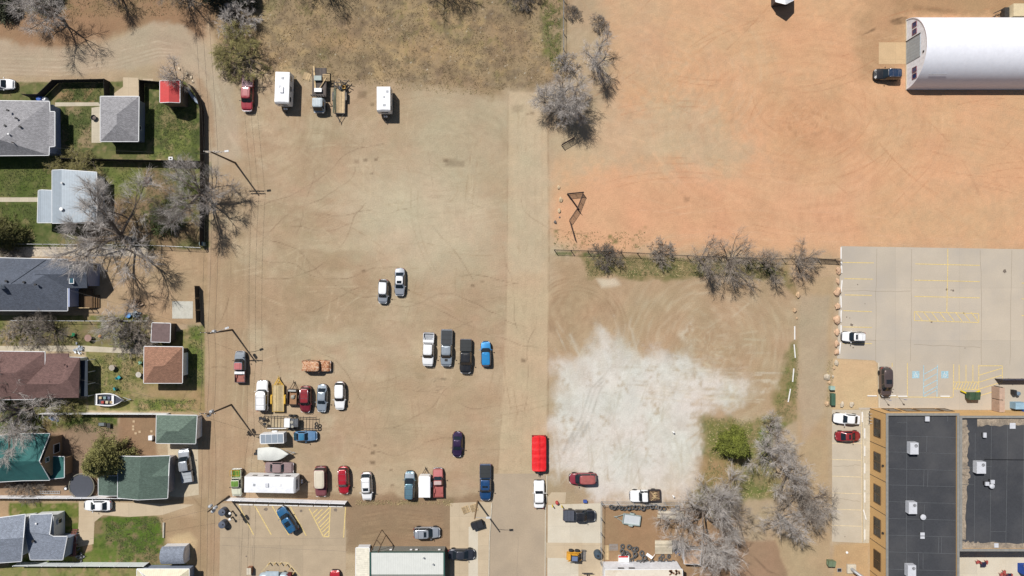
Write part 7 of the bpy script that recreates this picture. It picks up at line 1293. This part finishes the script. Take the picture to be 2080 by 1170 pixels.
for x, y, lb in ((483,138,0),(459,125,0),(471,21,0)): pass
# ---------------------------------------------------------------- utility poles and wires
PW = mat('creosote_pole', c(98,84,70), rough=.9, var=.15, fine=.15); PWB = mat('bleached_arm', c(196,184,168), rough=.9)
TRG = mat('transformer_grey', c(206,210,214), rough=.4)
def pole(label, px, py, h=9.5, arms=1, trans=(), lamp=None, wood=PW):
    q = P(px, py); t_ = thing('utility_pole', label, 'utility pole', (q.x, q.y, 0)); MB().tube([(0,0,0),(0,0,h*.5),(0,0,h)], [.17,.14,.11], 10).build('post', wood, t_, smooth=50)
    for k in range(arms):
        z = h-.25-k*.75; me = MB(); me.bc(0,.14,z,2.5,.12,.13); a = me.build('crossarm', PWB if arms == 2 else PW, t_)
        for x in (-1.15,-.45,.45,1.15): MB().lathe(x,.14,[(.04,z+.06),(.06,z+.12),(.05,z+.2),(.01,z+.22)],8).build('insulator', WHITE, a)
        me = MB(); me.tube([(-.7,.12,z-.05),(0,.1,z-.6)], .02, 4); me.tube([(.7,.12,z-.05),(0,.1,z-.6)], .02, 4); me.build('brace', DSTEEL, a)
    for x, y, z in trans: 
        me = MB(); me.lathe(x,y,[(.05,z-.42),(.26,z-.4),(.26,z+.35),(.2,z+.42),(.03,z+.44)],14); tr = me.build('transformer', TRG, t_, smooth=40); MB().lathe(x,y-.1,[(.04,z+.42),(.05,z+.6)],8).build('bushing', BLACK, tr)
    if lamp:
        a, z = lamp; d = Vector((math.cos(R(a)), math.sin(R(a)), 0)); me = MB(); me.tube([(0,0,z-.4), d*1.0+Vector((0,0,z-.1)), d*1.9+Vector((0,0,z))], .035, 6); l_ = me.build('lamp_arm', STEEL, t_, smooth=50)
        e_ = d*2.15; me = MB(); me.bc(e_.x, e_.y, z, .65, .3, .16, R(a)); me.build('lamp_head', mat('lamp_head_grey', c(216,218,220), rough=.4), l_)
    return t_
PL = [(478,331),(472,670),(470,822),(465,1008)]
pole('northern utility pole with two bleached crossarms beside the lot', *PL[0], 9.5, 2, (), (8,8.6)); pole('middle utility pole with a transformer, above the grey and pink pickup', *PL[1], 9.5, 1, ((.45,.25,8.2),), (20,7.0))
pole('southern utility pole in the alley row, beside the long black frame trailer', *PL[2], 9.3, 1, ((.3,.35,8.4),(-.3,-.3,8.0)), None); pole('utility pole at the west end of the white vinyl fence, with clustered transformers', *PL[3], 8.2, 0, ((.45,.1,6.4),(-.35,.35,6.4),(.1,-.45,6.4)), None)
pole('brown wooden pole with a street lamp beside the pallets and black dumpster', 970, 1018, 9.0, 0, (), (2,8.6), mat('tan_pole', c(150,124,92), rough=.9, fine=.1))
WB = mat('wire_black', (.02,.02,.02), rough=.6)
def wire(a, b_, sag, label, r=.017):
    a, b_ = Vector(a), Vector(b_); o_ = Vector((a.x, a.y, 0)); pts = []
    for k in range(13): u = k/12; q = a.lerp(b_, u); pts.append(q-Vector((0,0,sag*4*u*(1-u)))-o_)
    o = MB().tube(pts, r, 3).build('power_wire', WB, loc=o_, fix=False); return tag(o, label, 'wire', 'overhead wires along the alley')
tops = [Vector((P(430,-260).x, P(430,-260).y, 9.4))]+[Vector((P(*q).x, P(*q).y, 9.4)) for q in PL[:3]]+[Vector((P(*PL[3]).x, P(*PL[3]).y, 8.1)), Vector((P(455,1400).x, P(455,1400).y, 9))]
SEG = ['north of the northern utility pole','between the northern and middle utility poles','between the middle and southern utility poles','between the southern pole and the fence end pole','south of the fence end pole']
for k in range(5):
    for x, nm in ((-1.1,'western'),(0,'middle'),(1.1,'eastern')): wire(tops[k]+Vector((x,.14,.1)), tops[k+1]+Vector((x,.14,.1)), .7, '%s overhead wire %s' % (nm, SEG[k]))
for k, (i, x, y, z, lb) in enumerate(((1,100,300,3,'thin service wire from the northern pole to the north-west house'),(2,144,590,4,'thin service wire from the middle pole toward the slate roofed house'),(3,150,768,3,'thin service wire from the southern pole to the brown roofed house'),(4,126,1110,3,'thin service wire from the fence end pole to the south-west house'))): 
    q = P(x, y, z); wire(tops[i]-Vector((0,0,1.5)), (q.x, q.y, z), .5, lb, .013)
# ---------------------------------------------------------------- trees
def rv(s=1): return Vector((random.gauss(0,s), random.gauss(0,s), random.gauss(0,s)))
def tree_mesh(seed, trunk=.28, spread=1.0, limbs=6, twig=5, tl=.7, tw=.03, up=.25, weep=0.0, subs=(4,4,4)):
    """bare tree 10 m high: tapered limbs, finer and finer, ending in twigs; returns (trunk mesh, crown mesh)"""
    random.seed(seed); rs_ = np.random.RandomState(seed); B_ = MB(); ends = []
    h0 = 10*trunk; lean = Vector((random.uniform(-.3,.3), random.uniform(-.3,.3), 0))
    B_.tube([(0,0,0), lean*.4+Vector((0,0,h0*.5)), lean+Vector((0,0,h0))], [.36,.27,.24], 9); base = lean+Vector((0,0,h0)); cur = []
    for k in range(limbs):
        a = 6.283*(k+random.uniform(-.3,.3))/limbs; e_ = random.uniform(.45,1.15) if k else 1.4; d = Vector((math.cos(a)*math.cos(e_)*spread, math.sin(a)*math.cos(e_)*spread, math.sin(e_))).normalized()
        cur.append((base-Vector((0,0,random.uniform(0,h0*.2))), d, random.uniform(3.2,4.4), .17))
    rib = []
    for lev in range(4):
        nxt = []
        for p, d, ln, r in cur:
            pts = [p]; dd = d.copy()
            for s in range(3): dd = (dd+rv(.14)+Vector((0,0,up*.12-weep*.1*lev))).normalized(); pts.append(pts[-1]+dd*ln/3)
            if lev < 3: B_.tube(pts, [r, r*.8, r*.62, r*.4], 6 if lev == 0 else 4 if lev == 1 else 3)
            else:
                for s in range(3): rib.append((pts[s], pts[s+1], .035))
            if lev < 3:
                for c_ in range(subs[lev]):
                    u = random.uniform(.3, 1) if c_ else 1; i = min(2, int(u*3)); q = pts[i].lerp(pts[i+1], u*3-i); nd_ = (dd*.75+rv(.48)+Vector((0,0,.1-weep*.25))).normalized(); nxt.append((q, nd_, ln*random.uniform(.5,.66), r*.48))
            else:
                for s in range(1, 4): ends.append((pts[s], dd))
        cur = nxt
    bark = B_; E0 = np.array([tuple(e[0]) for e in ends]); D0 = np.array([tuple(e[1]) for e in ends]); n = len(E0)
    E = np.repeat(E0, twig, 0); D = np.repeat(D0, twig, 0)+rs_.normal(0, .42, (n*twig, 3)); D[:, 2] -= weep*.6; D /= np.linalg.norm(D, axis=1)[:, None]
    L1 = tl*rs_.uniform(.5, 1.3, (len(E), 1)); T = E+D*L1
    A = np.array([tuple(r_[0]) for r_ in rib]); Z = np.array([tuple(r_[1]) for r_ in rib]); P0 = np.concatenate([E, A]); P1 = np.concatenate([T, Z]); W_ = np.concatenate([np.full(len(E), tw), np.full(len(A), .03)])[:, None]
    N_ = np.cross(P1-P0, rs_.normal(0, 1, P0.shape)); N_ /= np.linalg.norm(N_, axis=1)[:, None]+1e-9; m = len(P0)
    V_ = np.stack([P0-N_*W_*.5, P0+N_*W_*.5, P1+N_*W_*.25, P1-N_*W_*.25], 1).reshape(-1, 3)
    return bark, V_, m
def quads(name, V_, m, material):
    me = bpy.data.meshes.new(name); me.vertices.add(len(V_)); me.vertices.foreach_set('co', V_.astype(np.float32).ravel()); me.loops.add(m*4); me.loops.foreach_set('vertex_index', np.arange(m*4, dtype=np.int32)); me.polygons.add(m); me.polygons.foreach_set('loop_start', np.arange(m, dtype=np.int32)*4); me.update(calc_edges=True); me.materials.append(material); return me
BARK = mat('grey_bark', c(120,108,98), rough=.95, var=.2, scale=3, fine=.15)
TWG = {'grey': mat('grey_twigs', (.45,.415,.385), rough=.8, var=.2, scale=.6), 'brown': mat('brown_twigs', (.29,.25,.21), rough=.9, var=.25, scale=.6), 'olive': mat('olive_twigs', (.26,.23,.09), rough=.9, var=.25, scale=.7), 'dark': mat('dark_twigs', (.14,.12,.1), rough=.9, var=.25, scale=.7)}
PR = {}
def proto(kind, seed, **k):
    bk, V_, m = tree_mesh(seed, **k); o = bk.build('trunk', BARK, smooth=50, fix=False); PR[kind] = (o.data, V_, m, {}); bpy.data.objects.remove(o)
proto('big', 5, trunk=.2, spread=1.25, limbs=7, twig=6, tl=1.0, tw=.018, subs=(5,4,4)); proto('mid', 11, trunk=.16, spread=1.0, limbs=6, twig=5, tl=1.1, tw=.019, subs=(4,4,3)); proto('mid2', 14, trunk=.14, spread=1.1, limbs=6, twig=5, tl=1.15, tw=.019, up=.4, subs=(4,3,4))
proto('mid3', 47, trunk=.2, spread=.95, limbs=5, twig=5, tl=1.2, tw=.019, up=.1, subs=(5,3,4)); proto('mid4', 52, trunk=.1, spread=1.2, limbs=9, twig=4, tl=1.0, tw=.02, up=.3, subs=(3,4,4))
proto('bush', 23, trunk=.04, spread=1.5, limbs=10, twig=4, tl=.9, tw=.05, subs=(4,4,3)); proto('weep', 31, trunk=.12, spread=1.2, limbs=8, twig=6, tl=.9, tw=.035, weep=.5)
def tree(kind, tint, px, py, h, rad, rot, label, cat='tree', name='bare_tree', lean=(0,0)):
    tr, V_, m, cr = PR[kind]
    if tint not in cr: cr[tint] = quads('crown', V_, m, TWG[tint])
    q = P(px, py); t_ = thing(name, label, cat, (q.x, q.y, 0), R(rot)); s = rad/5.2; z = h/10
    for nm, me in (('trunk', tr), ('crown', cr[tint])):
        o = bpy.data.objects.new(nm, me); col0.objects.link(o); o.parent = t_; o.scale = (s, s, z); o.rotation_euler = (R(lean[0]), R(lean[1]), 0)
    return t_
T = tree
T('big','grey',268,488,15,7.6,0,'huge bare grey tree spreading over the pale metal roofed house',lean=(-8,-11)); T('big','grey',424,398,13,5.0,180,'tall bare grey tree on the alley fence line, its shadow falling on the lot',lean=(2,6))
T('mid','grey',366,164,6,2.9,40,'small bare grey tree behind the red roofed shed'); T('mid3','grey',128,40,10,5,75,'bare grey tree over the reddish dirt in the top left corner')
T('mid','brown',238,-22,9,3.8,10,'bare brown tree cut by the top edge above the gravel bend, western one'); T('mid2','brown',372,-10,10,4.2,200,'bare brown tree cut by the top edge above the gravel bend, eastern one')
T('weep','olive',494,114,7,4.7,0,'wide olive bush tree north of the maroon pickup','tree','olive_tree'); T('bush','grey',492,42,4.5,3.2,90,'pale bare bush just above the olive bush tree','bush','bush')
T('mid4','brown',655,-30,9,3.6,50,'bare brown tree at the top edge whose shadow falls on the dry field'); T('mid2','brown',898,-32,10,4.4,300,'bare brown tree at the top edge near the middle of the dry field'); T('bush','dark',1060,-6,3,2.6,30,'dark bush at the top edge left of the chain link fence','bush','bush')
T('mid','grey',1206,128,8,4.0,15,'bare grey tree on the orange clay edge right of the chain link fence'); T('mid3','grey',1136,200,8.5,4.6,100,'broad bare grey tree at the lane corner, northern of two'); T('mid','grey',1150,238,7.5,3.6,120,'bare grey tree at the lane corner by the pipe gate, southern of two')
T('bush','grey',1146,132,4,1.7,60,'small bare grey bush at the lower end of the chain link fence','bush','bush'); T('bush','brown',1216,50,2.5,1.4,0,'tiny bare shrub on the orange clay near the top edge','bush','bush'); T('bush','dark',1163,28,1.5,1.3,0,'tiny dark shrub just right of the fence near the top edge','bush','bush')
T('bush','dark',1230,522,3,2.3,10,'dark bush on the chain link fence, westernmost of the row','bush','bush'); T('bush','brown',1343,514,3,2.1,140,'small brown bush on the chain link fence, second from the west','bush','bush')
T('mid','brown',1420,528,7.5,3.6,20,'bare brown tree on the chain link fence, westernmost of four'); T('mid4','brown',1478,536,7.5,4.2,160,'bare spreading tree on the chain link fence, second of four from the west'); T('mid','brown',1548,534,7,3.5,250,'bare brown tree on the chain link fence, third of four from the west'); T('mid2','brown',1618,532,6.5,3.3,330,'bare brown tree on the chain link fence, easternmost of four')
T('mid3','grey',1558,866,8,2.9,0,'bare grey tree at the north tip of the clump west of the lane'); T('mid2','grey',1556,908,10,4.4,90,'broad bare grey tree in the clump west of the lane, second from the north'); T('mid','grey',1592,955,9,4.0,180,'bare grey tree in the middle of the clump beside the lane'); T('mid4','brown',1610,1002,10,4.6,45,'bare brownish tree in the lower part of the clump beside the lane'); T('mid','grey',1580,1044,10,3.9,270,'bare grey tree at the south end of the clump beside the lane')
T('mid2','grey',1636,1022,7,3.6,300,'thin bare tree leaning over the side bays at the lane')
T('big','grey',1416,1030,13,6.2,0,'huge bare grey tree over the east side of the tyre yard',lean=(1,5)); T('mid3','brown',1476,1022,8.5,4.2,10,'dense brown bare tree east of the huge grey one'); T('mid','grey',1424,1102,11,5.2,120,'bare grey tree at the bottom edge east of the white walled building'); T('bush','olive',1448,1012,4,2.4,0,'low olive brush between the grass and the dense brown tree','bush','bush')
T('big','grey',62,832,12,6.4,60,'bare grey tree over the brown and teal roofs at the left edge'); T('mid','grey',256,652,7,3.9,0,'bare pale grey tree in the yard south of the timber deck'); T('bush','brown',286,684,4.5,3.2,80,'dense brown brush tree beside the pinkish shed','bush','bush')
T('weep','olive',176,330,3.6,2.9,30,'olive bush against the wire fence south of the square garage','bush','bush'); T('weep','olive',122,334,3,2.2,120,'smaller olive bush west of the other on the wire fence','bush','bush'); T('bush','olive',142,822,3,2.5,0,'yellow green bush at the wall of the brown roofed house','bush','bush')
T('mid4','dark',110,664,4.5,3.6,15,'dark tangled tree in the strip south of the slate roofed house'); T('bush','brown',60,672,3.5,3,60,'brown brush in the strip at the left edge south of the slate roofed house','bush','bush'); T('mid','dark',352,440,7,3.0,80,'dark branched tree with fresh green leaves in the shady yard'); T('bush','dark',318,712,3,1.6,0,'dark weeds bush in the gap between the two brown roofed outbuildings','bush','bush')
T('bush','brown',20,520,2.6,2.4,10,'low dusky bush over the gravel path at the left edge','bush','bush'); T('bush','dark',60,990,2.2,2.6,44,'dark shrubs in the shade south of the teal roofed house','bush','bush')
def evergreen(label, px, py, h, rad, seed, col, name='evergreen_tree', flame=False, n=240, per=46, rot=0):
    rs_ = np.random.RandomState(seed); q = P(px, py); t_ = thing(name, label, 'evergreen tree', (q.x, q.y, 0), R(rot))
    MB().tube([(0,0,0),(0,0,h*.5),(0,0,h*.93)], [.22*h/8,.13*h/8,.03], 8).build('trunk', BARK, t_, smooth=50)
    u = rs_.rand(n)**.8; a = rs_.rand(n)*6.283; lump = 1+.16*np.sin(a*3+seed)+.12*np.sin(a*7+2*seed)+.18*(rs_.rand(n)-.5)
    rr = rad*((1-u)**.75 if not flame else np.sqrt(np.clip(1-u**1.7, 0, 1)))*lump; z = .35+u*(h-.4)-.12*rr
    C_ = np.stack([rr*np.cos(a), rr*np.sin(a), z], 1); s_ = (.1+.016*rr)[:, None, None]
    pt = C_[:, None, :]+rs_.normal(0, 1, (n, per, 3))*np.array([1, 1, .7])*s_*1.9; inn = rs_.rand(n, per, 1)**1.5*.5; pt[:, :, :2] *= (1-inn)
    pt = pt.reshape(-1, 3); m = len(pt); d = rs_.normal(0, 1, (m, 3)); d[:, 2] = abs(d[:, 2])*.4; d[:, :2] += pt[:, :2]/(rad+.1)*1.4; d /= np.linalg.norm(d, axis=1)[:, None]; w = np.cross(d, rs_.normal(0, 1, (m, 3))); w /= np.linalg.norm(w, axis=1)[:, None]
    L1 = rs_.uniform(.14, .34, (m, 1)); V_ = np.stack([pt-w*.045, pt+w*.045, pt+d*L1+w*.03, pt+d*L1-w*.03], 1).reshape(-1, 3); V_[:, 2] = np.maximum(V_[:, 2], .05)
    me = quads('crown', V_, m, mat('needles_'+name+str(seed), col, rough=.8, var=.45, scale=1.1, fine=.3)); o = bpy.data.objects.new('crown', me); col0.objects.link(o); o.parent = t_
T('mid2','grey',1130,212,8,4.4,250,'bare grey tree at the west edge of the lane corner group, touching the lane'); T('mid','grey',1160,214,8,3.9,20,'bare grey tree in the middle of the lane corner group')
evergreen('big yellow green conifer beside the trampoline and dark green roof', 237, 923, 8.5, 4.2, 3, (.21,.2,.065), n=230, per=100)
evergreen('round yellow green juniper alone on the grass east of the pale dirt', 1482, 895, 5.8, 2.35, 4, (.15,.17,.025), 'juniper', True, 130, 110)
evergreen('dark yellow topped conifer at the left edge south of the grey house lawn', 26, 478, 6, 3.2, 8, (.12,.115,.035), n=320); evergreen('dark evergreen cut by the top edge above the olive bush tree', 446, -6, 7, 2.8, 9, (.035,.045,.028), n=260)
evergreen('dark green shrub mass cut by the top edge, right of the dark evergreen', 500, -8, 4, 2.2, 10, (.05,.065,.03), 'evergreen_shrub', True, 180); evergreen('dull green shrub in the top left corner of the photo', 12, 8, 3.5, 3, 12, (.09,.1,.055), 'evergreen_shrub', True, 220)
evergreen('grey green shrub east of the corner shrub at the top edge', 95, -4, 3, 2.6, 13, (.13,.14,.09), 'evergreen_shrub', True, 200); evergreen('low green clump of a small tree in the shady yard by the alley', 340, 448, 3, 2.6, 14, (.06,.085,.02), 'leafy_bush', True, 200, 20)
# ---------------------------------------------------------------- grass tufts and weeds: nobody could count them
def tufts(name, label, polys, col, hh, seed, wid=.05):
    rs_ = np.random.RandomState(seed); pts = []
    for poly, n in polys:
        ax = [q[0] for q in poly]; ay = [q[1] for q in poly]; x = rs_.uniform(min(ax), max(ax), n*2); y = rs_.uniform(min(ay), max(ay), n*2); k = inside(x, y, poly); k &= (vn(x/16, y/16, seed)+.5*vn(x/5, y/5, seed+1)+.9*rs_.rand(len(x))) > 1.15; pts.append(np.stack([(x[k]-1040)/S, (585-y[k])/S], 1)[:n])
    p = np.concatenate(pts); p = np.repeat(p, 4, 0)+rs_.normal(0, .07, (len(p)*4, 2)); m = len(p); a = rs_.uniform(0, 6.283, m); h = hh*rs_.uniform(.4, 1.3, m); ln = rs_.uniform(.3, 1.1, m)*h
    dx, dy = np.cos(a), np.sin(a); w = wid*rs_.uniform(.6, 1.4, m); z0 = np.full(m, .0)
    V_ = np.stack([np.stack([p[:,0]-dy*w, p[:,1]+dx*w, z0], 1), np.stack([p[:,0]+dy*w, p[:,1]-dx*w, z0], 1), np.stack([p[:,0]+dx*ln+dy*w*.3, p[:,1]+dy*ln-dx*w*.3, h], 1), np.stack([p[:,0]+dx*ln-dy*w*.3, p[:,1]+dy*ln+dx*w*.3, h], 1)], 1).reshape(-1, 3)
    o = bpy.data.objects.new(name, quads(name, V_, m, mat(name+'_blades', col, rough=.9, var=.35, scale=.5))); col0.objects.link(o); tag(o, label, 'grass', kind='stuff')
tufts('dry_grass', 'dry brown grass tufts over the northern field', [([(440,-20),(1140,-20),(1140,165),(1020,182),(700,160),(560,145)], 9000), ([(0,-10),(420,-10),(400,30),(0,40)], 1200)], c(186,164,126), .1, 5, .04)
tufts('lawn_grass', 'green grass on the yards and verges', [(rect(125,174,205,206), 500), (rect(132,222,184,296), 500), (rect(300,210,400,320), 1500), (rect(-10,335,98,398), 900), (rect(-10,415,70,470), 500), (rect(225,340,400,440), 1400), (rect(185,722,290,800), 900), (rect(280,812,410,834), 500), (rect(384,662,412,780), 500), (rect(150,848,230,878), 400), (rect(215,1052,330,1100), 1000), (rect(240,1100,320,1145), 700), (rect(-10,652,160,700), 800), ([(1435,850),(1560,850),(1570,1010),(1420,1012),(1440,930)], 1800), ([(1612,690),(1624,690),(1618,850),(1570,840)], 500), (rect(1190,524,1580,560), 1600), ([(1102,10),(1138,10),(1140,140),(1120,145)], 500), (rect(1126,470,1320,506), 260)], (.12,.145,.05), .09, 6, .04)
tufts('weeds', 'straw coloured weeds along fences and lot edges', [(rect(1190,524,1600,562), 900), ([(1435,850),(1560,850),(1570,1010),(1420,1012),(1440,930)], 900), (rect(720,1016,920,1026), 260), (rect(414,330,422,500), 260), (rect(1680,730,1692,830), 150), ([(430,150),(600,150),(1020,180),(1000,195),(600,168),(450,165)], 700)], c(200,182,136), .13, 7, .04)
